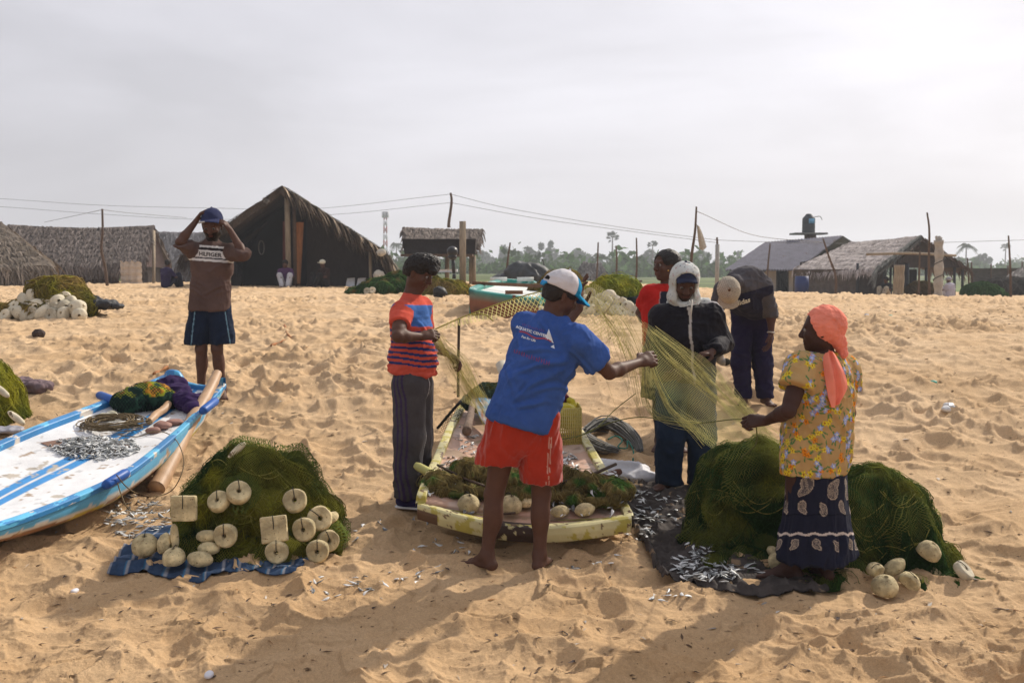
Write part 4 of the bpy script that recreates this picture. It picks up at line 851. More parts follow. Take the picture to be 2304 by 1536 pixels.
# ------------------------------------------------------------------ boats
def resamp(P, n): return crom(P, n)
def dens(G_, k=5):
    n = G_.shape[1]; t = np.linspace(0, n-1, (n-1)*k+1); i = np.minimum(t.astype(int), n-2); f = (t-i)[None, :, None]; return G_[:, i]*(1-f)+G_[:, i+1]*f
class Boat:
    """open fibreglass raft-boat: L and R gunwale lines (x, y, z) from near end to far end; deck sunk between, rounded hull beneath"""
    def __init__(s, L_, R_, n=40, depth=.30, keel=.5): s.L = resamp(L_, n); s.R = resamp(R_, n); s.n = n; s.depth = depth; s.keel = keel
    def deckpt(s, t, u, dz=0.):
        """t 0..1 near->far, u 0..1 left->right"""
        i = t*(s.n-1); a = int(min(i, s.n-2)); f = i-a; l = s.L[a]*(1-f)+s.L[a+1]*f; r = s.R[a]*(1-f)+s.R[a+1]*f
        p = l*(1-u)+r*u; p = p.copy(); p[2] += -s.sink-.03*math.sin(math.pi*u)+dz; return p
    def build(s, name, label, hullmat, deckmat, rimmat, sink=.035, rim=.045, rimh=.03, hullcol=None, deckcol=None, rimcol=None, m=14, flare=.06, rise=(.0, .0)):
        s.sink = sink; n = s.n; ctr = (s.L+s.R)/2; base = ctr.mean(0); base[2] = gz(base[0], base[1]); s.root = empty(name, base, label, 'boat')
        U = np.linspace(0, 1, m)[None, :, None]; P = s.L[:, None]*(1-U)+s.R[:, None]*U; P[..., 2] -= sink+.03*np.sin(math.pi*U[..., 0])
        mb = MB(); mb.grid(P, deckcol(P) if deckcol else None); V = mb.arrays(); s.deck = obj('deck', mb, deckmat, parent=s.root)
        # hull cross-section
        t = np.linspace(0, 1, n); dep = s.depth*(np.clip(1-rise[0]*(1-np.clip(t/.5, 0, 1))**2, .1, 1))*np.clip(1-rise[1]*(np.clip((t-.75)/.25, 0, 1))**2, .1, 1)
        k = 33; ph = np.linspace(0, math.pi, k); prof = np.stack([-np.sign(np.cos(ph))*np.abs(np.cos(ph))**.55, -np.abs(np.sin(ph))**.75], 1)
        W_ = (s.R-s.L)/2; H = np.zeros((n, k, 3)); H[:] = ctr[:, None]+W_[:, None]*(prof[None, :, 0:1]*(1-flare*0)); H[..., 2] += prof[None, :, 1]*dep[:, None]; H[..., 2] -= .004
        mb = MB(); mb.grid(H, hullcol(H) if hullcol else None, flip=False)
        for e in (0, n-1):   # closed ends
            a = H[e]; c = a.mean(0); q = [[i, i+1, k] for i in range(k-1)]; mb.add(np.concatenate([a, [c]]), None, q, c=(hullcol(np.concatenate([a, [c]])[None])[0] if hullcol else None))
        obj('hull', mb, hullmat, parent=s.root)
        for S, sg in ((s.L, 1), (s.R, -1)):
            inn = nrm(np.mean(s.R-s.L, axis=0))*sg; pr = [(-.012, -rimh*2.0), (-.014, 0), (-.006, rimh*.35), (rim*.6, rimh*.30), (rim, .0), (rim*1.02, -sink-.03)]
            G_ = np.stack([S+inn*a+np.array([0, 0, b]) for a, b in pr], 1); G_ = dens(G_); mb = MB(); mb.grid(G_, rimcol(G_) if rimcol else None, flip=(sg > 0)); obj('gunwale', mb, rimmat, parent=s.root)
        for e, nm in ((0, 'bow_rail'), (n-1, 'stern_rail')):
            a, b = s.L[e], s.R[e]; pts = [a*(1-u)+b*u+np.array([0, 0, -.03*math.sin(math.pi*u)*(1 if e == 0 else .3)]) for u in np.linspace(0, 1, 12)]; pts = np.array(pts)
            ax = nrm((s.L[1]-s.L[0]) if e == 0 else (s.L[-2]-s.L[-1])); th = s.endh if hasattr(s, 'endh') and e == 0 else rimh*2
            pr = [(-.016, -th), (-.018, 0), (-.008, rimh*.4), (rim*.6, rimh*.34), (rim, 0), (rim, -sink-.03)]
            G_ = np.stack([pts+ax*p_+np.array([0, 0, q_]) for p_, q_ in pr], 1); mb = MB(); mb.grid(G_, rimcol(G_) if rimcol else None, flip=(e != 0)); 
            if not getattr(s, 'no_'+nm, False): obj(nm, mb, rimmat, parent=s.root)
        return s.root
paint = lambda n, **k: M(n, **{**dict(rough=.42, attr=True, var=.10, scale=11, bump=.0015, bscale=60, spec=.4, var2=.10, scale2=2.5), **k})
pn = lambda P, sc, sd: fbm(P.reshape(-1, 3)*sc, 4, sd).reshape(P.shape[:-1])
# ---- white boat with blue trim, left
Lw = [(-3.46, 4.75, .20), (-3.60, 5.6, .27), (-3.56, 6.5, .41), (-3.46, 7.05, .49), (-3.25, 7.75, .585), (-3.08, 8.35, .675), (-3.00, 8.60, .72)]
Rw = [(-3.20, 4.85, .20), (-2.83, 5.45, .225), (-2.62, 5.95, .27), (-2.48, 6.35, .33), (-2.43, 6.95, .42), (-2.43, 7.6, .51), (-2.42, 8.35, .665)]
BW = Boat(Lw, Rw, 260, depth=.25); BW.no_stern_rail = True
def wd_(P):
    C = np.ones(P.shape)*(.70, .70, .70); u = np.linspace(0, 1, P.shape[1])[None, :]; t = np.linspace(0, 1, P.shape[0])[:, None]; n1 = pn(P, 6, 3)
    for c_, w_ in ((.455, .035), (.545, .035)): C[(np.abs(u-c_) < w_) & (t > .0) & (t < 2)] = (.035, .25, .58)
    C[(pn(P, 16, 3) > .44)] = (.36, .27, .19); C[(n1 > .30) & (pn(P, 22, 5) > .1)] = (.45, .40, .33); C[(pn(P, 14, 8) > .46)] *= .75; return C
def wr(P):
    C = np.ones(P.shape)*(.035, .20, .45); t = np.linspace(0, 1, P.shape[0])[:, None]; C = C*(1-.0)+0; pale = (pn(P, 7, 21) > .16); C[pale] = (.10, .42, .66); C[pn(P, 9, 5) > .36] = (.55, .50, .44); return C
def wh(P):
    C = np.ones(P.shape)*(.26, .13, .065); k = np.linspace(0, 1, P.shape[1])[None, :]*np.ones(P.shape[:2]); e = np.minimum(k, 1-k); n1 = pn(P, 4, 31); n2 = pn(P, 9, 33)
    C[e < .17+.05*n1] = (.60, .58, .54); C[(e < .10+.05*n2)] = (.10, .38, .62); C[(n2 > .22) & (e > .15) & (e < .34)] = (.50, .40, .05); C[(n1 > .34) & (e > .10)] = (.03, .28, .42); C[e > .36] *= .35; C[n2 < -.38] = (.42, .28, .16); return C
wb = BW.build('fishing_boat', 'white fishing boat with blue trim beached at the left edge of the sand', paint('paint_hull_white'), paint('paint_deck_white'), paint('paint_trim_blue'), sink=.040, rim=.050, rimh=.014, hullcol=wh, deckcol=wd_, rimcol=wr, m=90, rise=(.93, .45))
# forked transom at the far end
a, b_ = BW.L[-1], BW.R[-1]; mb = MB(); pr = [(0, .0), (.06, .035), (.22, .035), (.30, -.010), (.38, -.045), (.64, -.050), (.74, -.030), (.84, .012), (1, .045)]
top = np.array([a*(1-u)+b_*u+np.array([0, 0, z]) for u, z in pr]); ax = np.array([0, -1, 0.])
G_ = np.stack([top+ax*p_+np.array([0, 0, q_]) for p_, q_ in ((-.012, -.10), (-.022, 0), (0, .012), (.05, .012), (.055, 0), (.06, -.08))], 1); G_ = np.stack([crom(G_[:, j], 60) for j in range(6)], 1); mb.grid(G_, wr(G_)); obj('transom', mb, paint('paint_trim_blue'), parent=wb)
def peg(parent, a, b, r, mat, name='thole_pin'):
    mb = MB(); mb.tube([a, a*.9+b*.1, b*.9+a*.1, b], [r*.75, r, r, r*.8], 12); return obj(name, mb, mat, parent=parent)
bl = M('paint_deep_blue', (.015, .085, .33), rough=.45, var=.2, dark=((.08, .05, .04), 14, .66))
peg(wb, W(222, 888, 7.95), W(262, 903, 7.75), .035, bl); peg(wb, W(486, 901, 7.78), W(455, 925, 7.5), .034, bl); peg(wb, W(286, 1062, 6.25), W(236, 1092, 6.05), .032, bl)
# ---- yellow boat with a pink deck, centre
d0 = 5.82
Ly = [W(940, 1132, d0-.03), W(948, 1098, d0+.08), W(985, 1015, 6.72), W(1012, 955, 7.5), W(1036, 912, 8.25)]
Ry = [W(1420, 1160, d0-.06), W(1412, 1140, d0+.06), W(1352, 1040, 6.62), W(1300, 955, 7.5), W(1262, 905, 8.25)]
BY = Boat(Ly, Ry, 200, depth=.22); BY.no_bow_rail = True
def yd_(P):
    C = np.ones(P.shape)*(.50, .31, .22); u = np.linspace(0, 1, P.shape[1])[None, :]*np.ones(P.shape[:2]); n1 = pn(P, 5, 3); n2 = pn(P, 13, 4); C[n1 > .25] = (.52, .38, .30); C[n2 > .35] *= .62; C[(n1 < -.30)] = (.36, .24, .15); return C
def yr(P):
    C = np.ones(P.shape)*(.52, .47, .24); n1 = pn(P, 11, 13); n2 = pn(P, 28, 14); C[n1 > .22] = (.40, .34, .07); C[n1 < -.44] = (.10, .05, .025); C[n2 > .42] = (.14, .08, .04); return C
def yh(P):
    C = np.ones(P.shape)*(.42, .38, .12); n1 = pn(P, 6, 15); C[n1 > .2] = (.07, .04, .03); return C
yb = BY.build('fishing_boat', 'low yellow-rimmed boat with a pink deck in front of the man in blue', paint('paint_hull_yellow', rough=.6), paint('paint_deck_pink', rough=.55), paint('paint_rim_yellow', rough=.55), sink=.024, rim=.042, rimh=.010, hullcol=yh, deckcol=yd_, rimcol=yr, m=70, rise=(.55, .3))
# broad curved end board towards us
u = np.linspace(0, 1, 160); pts = np.array([BY.L[0]*(1-t)+BY.R[0]*t+np.array([0, -.16*math.sin(math.pi*t), -.055*math.sin(math.pi*t)]) for t in u])
G_ = np.stack([pts+np.array([0, b, c]) for b, c in ((.02, -.100), (-.020, -.090), (-.034, -.045), (-.030, -.006), (-.015, .006), (.05, .004))], 1); G_ = dens(G_)
mb = MB(); Cb = yr(G_); uu_ = u[:, None]; Cb[(np.abs(uu_-.47) < .10)*np.ones((1, G_.shape[1]), bool) & (pn(G_, 18, 6) > -.25)] = (.035, .018, .012); Cb[(uu_ < .10)*(np.arange(G_.shape[1]) < 13)[None]] = (.10, .055, .03); mb.grid(G_, Cb, flip=True)
obj('end_board', mb, paint('paint_rim_yellow'), parent=yb)
P_ = np.stack([np.linspace(0, 1, 8)[None, :, None]*0+pts[:, None]*1 for _ in range(1)], 0)[0]; st = np.linspace(0, 1, 8)[None, :, None]; inner = np.array([BY.L[2]*(1-t)+BY.R[2]*t-np.array([0, 0, .035+.02*math.sin(math.pi*t)]) for t in u])
Pg = (pts+np.array([0, .03, -.006]))[:, None]*(1-st)+inner[:, None]*st; mb = MB(); mb.grid(Pg, yd_(Pg)); obj('foredeck', mb, paint('paint_deck_pink'), parent=yb)
kn = M('paint_knob_yellow', (.42, .40, .14), rough=.6, var=.2, dark=((.03, .02, .015), 30, .60))
peg(yb, W(935, 1046, 6.32), W(1003, 1082, 6.18), .028, kn, 'crossbar_end'); peg(yb, W(1396, 1060, 6.42), W(1330, 1085, 6.28), .025, M('wood_dark_red', (.09, .035, .02), rough=.8, var=.3), 'crossbar_end')
mb = MB(); mb.tube([W(1003, 1080, 6.18), W(1100, 1100, 6.15), W(1230, 1104, 6.15), W(1330, 1085, 6.28)], .020, 8); obj('crossbar', mb, M('wood_wet', (.07, .045, .03), rough=.7, var=.3), parent=yb)
# ---- green and brown boat behind
d1 = 16.3
Lg = [W(1056, 652, d1), W(1066, 645, d1+1.2), W(1105, 634, d1+3.2), W(1128, 628, d1+4.6)]; Rg = [W(1212, 672, d1-.4), W(1240, 660, d1+.8), W(1222, 645, d1+3.0), W(1196, 630, d1+4.6)]
BG = Boat(Lg, Rg, 30, depth=.50); BG.endh = .40
def gr(P): C = np.ones(P.shape)*(.006, .20, .16); C[pn(P, 3, 4) > .3] = (.30, .42, .36); return C
def gh(P): C = np.ones(P.shape)*(.20, .062, .028); k = np.linspace(0, 1, P.shape[1])[None, :]*np.ones(P.shape[:2]); e = np.minimum(k, 1-k); C[e < .10] = (.01, .10, .09); C[pn(P, 2, 7) > .25] *= .6; return C
gb = BG.build('fishing_boat', 'distant boat with a brown hull and green rim between the poles and the net heap', paint('paint_hull_brown'), M('paint_deck_pale', (.66, .68, .64), rough=.5, var=.1), paint('paint_rim_green'), sink=.05, rim=.11, rimh=.05, hullcol=gh, rimcol=gr, m=12)
mb = MB(); t = np.linspace(0, 1, 20); pt = np.array([BG.L[0]*(1-a_)+BG.R[0]*a_+np.array([0, -.35*math.sin(math.pi*a_), 0]) for a_ in t])
G_ = np.stack([pt+np.array([0, b, c]) for b, c in ((.15, -.50), (.02, -.46), (-.03, -.16), (-.03, 0), (.10, .02), (.4, -.02))], 1); Cg = np.ones(G_.shape)*(.20, .062, .028); Cg[:, 3:] = (.008, .22, .18); G_, Cg = dens(G_, 4), dens(Cg, 4); Cg[pn(G_, 3, 5) > .30] *= .5; mb.grid(G_, Cg, flip=True); obj('bow', mb, paint('paint_hull_brown'), parent=gb)
mb = MB(); mb.bar(BG.L[14]+np.array([-.15, -.2, .03]), BG.R[14]+np.array([.15, -.2, .07]), .06, .06); obj('thwart', mb, M('wood_brown', (.16, .08, .045), rough=.8, var=.3), parent=gb)
mb = MB(); mb.box(BG.L[0]*.35+BG.R[0]*.65+np.array([0, -.3, .06]), (.28, .06, .06)); mb.bar(BG.L[0]*.35+BG.R[0]*.65+np.array([0, -.37, .02]), BG.L[0]*.35+BG.R[0]*.65+np.array([0, -.38, -.22]), .05, .03); obj('cleat', mb, M('wood_brown', (.16, .08, .045)), parent=gb)
for x_ in (1122, 1182):
    mb = MB(); mb.box(W(x_, 628, d1+4.0), (.34, .2, .08)); obj('stern_horn', mb, M('paint_deck_pale', (.66, .68, .64)), parent=gb)
# ------------------------------------------------------------------ heaps of net
SURF = {}
def heapmesh(blobs, seed, colf, h=.014, amp=.042, nst=1500, slen=.28, sr=.0016, fuzz=.012, fs=5., flow=(0, 0, -1.)):
    cs = np.array([b[0] for b in blobs]); rs = np.array([np.ones(3)*b[1] for b in blobs]); q = SDF((cs-rs).min(0)-amp*2, (cs+rs).max(0)+amp*2, h)
    for c, r in blobs: q.ell(c, r, None, min(r)*.5 if np.ndim(r) else r*.5)
    V, Q = q.mesh(); n = vnormals(V, Q); X = V*np.array([fs, fs, fs*.55]); wv = np.stack([vnoise(X*.5+i*7, seed+i) for i in range(3)], 1)*1.3
    V = V+n*((amp*(1-2*np.abs(vnoise(X+wv, seed+4)))+amp*.45*(1-2*np.abs(vnoise(X*2.4+wv*2, seed+5))))[:, None]+.003*vnoise(V*70, seed+6)[:, None])
    V[:, 2] = np.maximum(V[:, 2], gz(V[:, 0], V[:, 1])-.03)
    V0, Q0 = V, Q; bad = (V[:, 2] < gz(V[:, 0], V[:, 1])-.028)[Q].all(1); Q = Q[~bad]; n = vnormals(V, Q)
    SURF[seed] = (V, Q); mb = MB(); mb.add(V, Q, None, colf(V, n, seed)*.75)
    R = np.random.default_rng(seed); bv = BVHTree.FromPolygons(V.tolist(), Q.tolist()); ok = np.flatnonzero(V[:, 2] > gz(V[:, 0], V[:, 1])+.005)
    for i in range(nst):
        p = V[ok[R.integers(len(ok))]].copy(); path = []; fl = np.asarray(flow)+R.normal(0, .75, 3)*(1, 1, .5); ns = 9; st = slen/ns*R.uniform(.5, 1.4); off = R.uniform(.0, 1)**2*fuzz+.002
        side = R.normal(0, .5, 3)
        for j in range(ns):
            hit = bv.find_nearest(Vector(p)); 
            if hit[0] is None: break
            s_, nn = np.array(hit[0]), np.array(hit[1]); arch = math.sin(math.pi*j/(ns-1)); path.append(s_+nn*(off*(.3+arch)+.001)); t = fl+side*math.sin(j*.8+i); t = t-nn*np.dot(t, nn); t = nrm(t); p = s_+t*st
        if len(path) > 4: c0 = colf(np.array(path), None, seed)*R.uniform(.7, 1.5); mb.tube(path, sr*R.uniform(.6, 1.5), 3, c0, cap=False)
    return mb, bv
GRN, DGR, OLV, YEL, BRN = [np.array(x) for x in ((.045, .095, .022), (.020, .050, .016), (.15, .15, .022), (.36, .34, .035), (.24, .16, .055))]
def netcol(a, b, c=None, sc=3.5, bias=0., litx=0., cx=0.):
    def f(V, n, s):
        t = np.clip(.5+bias+.9*fbm(V*sc, 3, s)+litx*(V[:, 0]-cx), 0, 1)[:, None]; C = a*(1-t)+b*t  # sunlit right side of a heap is painted lighter into the net colour
        if c is not None: u = np.clip(3*(fbm(V*sc*1.3+9, 2, s+3)-.15), 0, 1)[:, None]; C = C*(1-u)+c*u
        return C
    return f
def shell(par, V, Q, seed, col, mat, off=.016):
    n = vnormals(V, Q); g_ = V[:, 2]-gz(V[:, 0], V[:, 1]); k = vnoise(V*5, seed)+.5*vnoise(V*13, seed+1); V2 = V+n*(off*(1+k))[:, None]; V2[:, 2] = np.maximum(V2[:, 2], gz(V2[:, 0], V2[:, 1])+.012)
    keep = (g_[Q].mean(1) > .01) & (vnoise(V[Q].mean(1)*4.5, seed+3) > -.35); uv = np.stack([V[:, 0]+.35*V[:, 1]+.03*vnoise(V*6, seed+4), V[:, 2]+.55*V[:, 1]+.03*vnoise(V*6, seed+5)], 1)
    return obj('net_layer', (V2, Q[keep], None, col*(1+.35*vnoise(V*9, seed+6))[:, None]), mat, parent=par, uv=uv)
netm = M('net_twine', rough=.9, var=.3, scale=60, attr=True, transl=.42, bump=.006, bscale=140, spec=.05)
def heap(name, label, blobs, seed, colf, **k):
    mb, bv = heapmesh(blobs, seed, colf, **k); o = obj(name, mb, netm, label=label, cat=k.get('cat', 'fishing net')); return o, bv
hx = W(590, 1150, 5.85)[0]
h1, bv1 = heap('net_heap', 'green fishing net heaped on a blue checked cloth with foam floats along its front', [(W(563, 1150, 5.95), (.30, .30, .385)), (W(478, 1180, 5.85), (.18, .22, .24)), (W(650, 1150, 5.95), (.22, .25, .31)), (W(695, 1175, 5.92), (.15, .18, .18)), (W(735, 1215, 5.75), (.06, .09, .07)), (W(575, 1240, 5.75), (.44, .24, .10)), (W(572, 1292, 5.45), (.10, .07, .035)), (W(440, 1225, 5.7), (.12, .15, .10))], 5, netcol(DGR*1.3, OLV*1.1, YEL, litx=1.6, cx=hx-.1), nst=2600, slen=.34, fuzz=.022)
h2, bv2 = heap('net_heap', 'long dark green net heap behind the woman with the coral scarf', [(W(1655, 1150, 5.95), (.24, .28, .36)), (W(1700, 1140, 5.9), (.24, .28, .37)), (W(1620, 1240, 5.85), (.22, .22, .16)), (W(1800, 1190, 5.85), (.36, .32, .27)), (W(1925, 1172, 5.8), (.32, .33, .315)), (W(2010, 1210, 5.7), (.24, .26, .27)), (W(2070, 1270, 5.55), (.20, .20, .15)), (W(2130, 1315, 5.38), (.20, .10, .045)), (W(1760, 1275, 5.6), (.55, .28, .08)), (W(2070, 1335, 5.2), (.14, .06, .03)), (W(2160, 1322, 5.25), (.13, .07, .03)), (W(1590, 1265, 5.7), (.14, .12, .04)), (W(1880, 1325, 5.25), (.25, .10, .035))], 6, netcol(DGR*1.3, GRN*1.2, OLV*1.3, bias=-.1, litx=.6, cx=1.5), nst=4200, slen=.36, fuzz=.022)
h3, bv3 = heap('net_heap', 'tan and green net heap far left with pale floats piled against it', [(W(130, 668, 15.8), (.45, .45, .32)), (W(160, 690, 15.6), (.33, .3, .18)), (W(70, 700, 15.5), (.55, .35, .14))], 8, netcol(BRN*1.3, OLV*1.3, YEL*.9, bias=-.1), h=.03, amp=.05, nst=900, slen=.8, sr=.006, fuzz=.05, fs=3)
h4, _ = heap('net_heap', 'yellow-green net spilling in from the left edge beside a dropped shirt', [(W(-35, 930, 8.6), (.32, .35, .26)), (W(20, 945, 8.6), (.17, .25, .13)), (W(-60, 890, 8.7), (.35, .35, .33))], 9, netcol(GRN, YEL, BRN, bias=.2), h=.02, amp=.03, nst=900, slen=.35, sr=.0025, fuzz=.02)
h5, bv5 = heap('net_heap', 'yellow-green net mound behind the pale float pile in the middle distance', [(W(1385, 665, 16.9), (.42, .4, .30)), (W(1330, 680, 16.9), (.4, .4, .20)), (W(1270, 690, 16.9), (.5, .4, .16))], 10, netcol(GRN*2.4, YEL*1.1, OLV*1.6, bias=.35), h=.03, amp=.05, nst=900, slen=.6, sr=.006, fuzz=.05, fs=3)
heap('tarpaulin', 'dark crumpled tarpaulin draped over the right side of the middle net mound', [(W(1425, 690, 16.5), (.22, .25, .17)), (W(1440, 705, 16.4), (.24, .22, .07))], 11, netcol(np.array((.02, .025, .03)), np.array((.035, .05, .05))), h=.03, amp=.05, nst=40, sr=.006, fs=4)
heap('net_heap', 'brown net mound standing just behind the raised hand of the man in blue', [(W(1268, 640, 19), (.38, .35, .24)), (W(1250, 660, 19), (.5, .4, .2))], 12, netcol(BRN, OLV*1.2, BRN*1.5), h=.03, amp=.05, nst=500, slen=.6, sr=.006, fuzz=.04, fs=3)
heap('net_heap', 'dark green net heap in front of the big thatched hut with two floats on it', [(W(860, 655, 26), (.62, .5, .28)), (W(815, 661, 26), (.4, .4, .10)), (W(895, 645, 26.4), (.38, .5, .34)), (W(920, 655, 26.4), (.3, .4, .2))], 13, netcol(DGR*1.6, GRN*1.6, BRN, bias=.1), h=.04, amp=.06, nst=600, slen=.9, sr=.010, fuzz=.06, fs=2.4)
heap('net_heap', 'tan net lying behind the head of the young man in stripes', [(W(1010, 657, 25), (.55, .45, .20)), (W(960, 650, 25), (.35, .4, .30)), (W(1040, 663, 25), (.25, .3, .08))], 14, netcol(BRN*1.3, YEL*.8, OLV), h=.04, amp=.07, nst=600, slen=.8, sr=.010, fuzz=.06, fs=2.4)
heap('net_heap', 'dark green net mound beside the thatched shed at the far right', [(W(2208, 662, 38), (.70, .6, .42)), (W(2235, 668, 38), (.55, .5, .2))], 15, netcol(DGR*2.2, GRN*1.3), h=.07, amp=.07, nst=300, slen=1.0, sr=.012, fuzz=.05, fs=2)
heap('net_heap', 'brown net mound in the open bay of the thatched shed', [(W(2070, 655, 38.6), (.55, .5, .36)), (W(2090, 662, 38.4), (.5, .5, .2))], 16, netcol(BRN*.5, BRN*.35), h=.07, amp=.06, nst=200, slen=1.0, sr=.012, fuzz=.05, fs=2)
heap('net_heap', 'dark grey net pile in front of the fence at the right edge', [(W(2265, 650, 44), (1.1, .7, .42)), (W(2300, 655, 44), (.9, .7, .4))], 17, netcol(np.array((.06, .055, .05)), np.array((.10, .09, .08))), h=.08, amp=.10, nst=300, slen=1.2, sr=.014, fuzz=.06, fs=1.6)
def deckfind(bt, px, py):
    best = None; ts, us = np.meshgrid(np.linspace(0, 1, 120), np.linspace(.03, .97, 50), indexing='ij'); P = np.array([bt.deckpt(t, u) for t, u in zip(ts.ravel(), us.ravel())])
    bt._g = getattr(bt, '_g', P); v = P[:, 1]*CP-(P[:, 2]-EYE)*SP_; X = 1152+P[:, 0]/v*F; Y = 768-((P[:, 2]-EYE)*CP+P[:, 1]*SP_)/v*F
    return P, X, Y
_dk = {}
def ondeck(bt, px, py):
    if id(bt) not in _dk: _dk[id(bt)] = deckfind(bt, 0, 0)
    P, X, Y = _dk[id(bt)]; i = np.argmin((X-px)**2+(Y-py)**2); return P[i].copy()
fd = lambda x, y, dz=.02: (lambda p: p+np.array([0, 0, dz]))(W(x, y, 5.80+(1150-y)/1150*4.6))
heap('net_heap', 'wet brown-green net strewn with small floats across the front of the yellow boat', [(fd(1000, 1092), (.13, .10, .045)), (fd(1070, 1072), (.17, .12, .065)), (fd(1040, 1112), (.20, .08, .03)), (fd(1150, 1090), (.16, .12, .05)), (fd(1240, 1085), (.16, .12, .055)), (fd(1310, 1100), (.18, .12, .055)), (fd(1370, 1110), (.13, .10, .035)), (fd(1200, 1118), (.28, .08, .03)), (fd(1330, 1130), (.18, .06, .022))], 18, netcol(np.array((.15, .12, .045)), np.array((.42, .33, .13)), GRN*2.2, sc=11), h=.010, amp=.030, nst=2400, slen=.20, fuzz=.018, fs=12)
heap('net_heap', 'small pale green net bundle lying at the far end of the yellow boat', [(W(1105, 895, 8.0), (.16, .16, .115)), (W(1075, 905, 8.0), (.12, .12, .06))], 19, netcol(np.array((.10, .14, .10)), np.array((.04, .07, .05)), OLV, sc=9), h=.012, amp=.014, nst=700, slen=.16, sr=.002, fuzz=.012, fs=12)
# ------------------------------------------------------------------ net floats
foam = M('float_foam', (.56, .46, .26), rough=.9, var=.28, scale=22, bump=.006, bscale=55, dark=((.14, .09, .04), 75, .60), var2=.25, scale2=7, rnd=.28)
foamw = M('float_foam_pale', (.58, .52, .39), rough=.9, var=.25, scale=10, bump=.006, bscale=30, dark=((.16, .12, .07), 22, .60), rnd=.35)
def lathe(pr, n=30, noise=.075, seed=0):
    pr = np.array(pr); an = np.arange(n)*2*math.pi/n; V = np.stack([pr[:, 0, None]*np.cos(an), pr[:, 0, None]*np.sin(an), np.repeat(pr[:, 1, None], n, 1)], -1)
    d = fbm(V.reshape(-1, 3)*28, 3, seed).reshape(V.shape[:2]); V[..., :2] *= (1+noise*d)[..., None]; V[..., 2] *= 1+noise*d
    k = len(pr); i, j = np.meshgrid(np.arange(k-1), np.arange(n), indexing='ij'); j2 = (j+1) % n
    return V.reshape(-1, 3), np.stack([i*n+j, i*n+j2, (i+1)*n+j2, (i+1)*n+j], -1).reshape(-1, 4)
def ringpr(r, hole, t):
    a = np.linspace(-math.pi/2, math.pi/2, 7); o = [(hole, -t*.9), (hole+.006, -t), (r*.80, -t)]+[(r-t*.45+t*.45*math.cos(x), t*math.sin(x)) for x in a]+[(r*.80, t), (hole+.006, t), (hole, t*.9), (hole, 0), (hole, -t*.9)]; return o
def dompr(r, hole, t):
    a = np.linspace(0, math.pi/2, 9); return [(hole, -t*.45), (r*.93, -t*.45), (r*.99, -t*.38)]+[(max(r*math.cos(x), hole), t*math.sin(x)) for x in a]+[(hole, t*.7), (hole, -t*.45)]
PROT = {}
cordm = M('cord_dark', (.025, .025, .022), rough=.9)
def fproto(kind, seed, mat):
    key = (kind, seed, mat.name)
    if key in PROT: return PROT[key]
    if kind == 'ring': V, Q = lathe(ringpr(.068, .013, .027), seed=seed)
    elif kind == 'dome': V, Q = lathe(dompr(.070, .013, .062), seed=seed)
    elif kind == 'oval': mb_ = MB(); mb_.sphere((0, 0, 0), (.078, .046, .044), 22, 14, noise=.10, seed=seed); V, Q = mb_.arrays()[:2]
    elif kind == 'bar': mb_ = MB(); mb_.sphere((0, 0, 0), (.022, .022, .075), 18, 14, noise=.10, seed=seed); V, Q = mb_.arrays()[:2]; V[:, 2] = np.clip(V[:, 2], -.068, .068)
    elif kind == 'half':
        V, Q = lathe(dompr(.070, .012, .055), seed=seed); V[:, 0] = np.clip(V[:, 0], -.030, 1)
    else:
        q = SDF((-.09,)*3, (.09,)*3, .006); X = q.ax[0][:, None, None]; Y = q.ax[1][None, :, None]; Z = q.ax[2][None, None, :]; r_ = .008
        dx, dy, dz = np.abs(X)-.069+r_, np.abs(Y)-.069+r_, np.abs(Z)-.021+r_; q.f = (np.sqrt(np.maximum(dx, 0)**2+np.maximum(dy, 0)**2+np.maximum(dz, 0)**2)+np.minimum(np.maximum(np.maximum(dx, dy), dz), 0)-r_).astype(np.float32)
        V, Q = q.mesh(); V = V*(1+.03*fbm(V*30, 3, seed))[:, None]
    me = rawmesh('net_float', V, Q, None, None); me.materials.append(mat)
    zt = {'ring': .029, 'dome': .062, 'slab': .023, 'half': .055}.get(kind)
    mc = None
    if zt:
        mb_ = MB(); mb_.tube([(0, 0, zt*.2), (0, .002, zt+.003), (.003, .022, zt+.004), (.002, .048, zt+.002), (.0, .074, zt*.7)], .0024, 5); V2, Q2, T2, _ = mb_.arrays(); mc = rawmesh('cord', V2, Q2, T2); mc.materials.append(cordm)
        mh = MB(); an = np.linspace(0, 2*math.pi, 13)[:-1]
    PROT[key] = (me, mc); return PROT[key]
def nfloat(kind, p, nrm_, roll, sc, label, group, mat=None, seed=0, cord=True):
    me, mc = fproto(kind, seed, mat or foam); o = bpy.data.objects.new('net_float', me); COL.objects.link(o); o.location = p; z = Vector(nrm_).normalized(); qt = z.to_track_quat('Z', 'Y') @ Quaternion((0, 0, 1), roll)
    o.rotation_mode = 'QUATERNION'; o.rotation_quaternion = qt; o.scale = (sc,)*3; tag(o, label, 'float', group)
    if mc is not None and cord: c = bpy.data.objects.new('cord', mc); COL.objects.link(c); c.parent = o
    return o
CAMV = np.array([0, -1, .25])
def roll_up(n, ang=0.):   # roll that turns the cord upward in the picture
    z = Vector(n).normalized(); q = z.to_track_quat('Z', 'Y'); y = q @ Vector((0, 1, 0)); x = q @ Vector((1, 0, 0)); up = Vector((0, 0, 1)); return math.atan2(-up.dot(x), up.dot(y))+ang
g1 = 'foam floats tied along the front net heap'
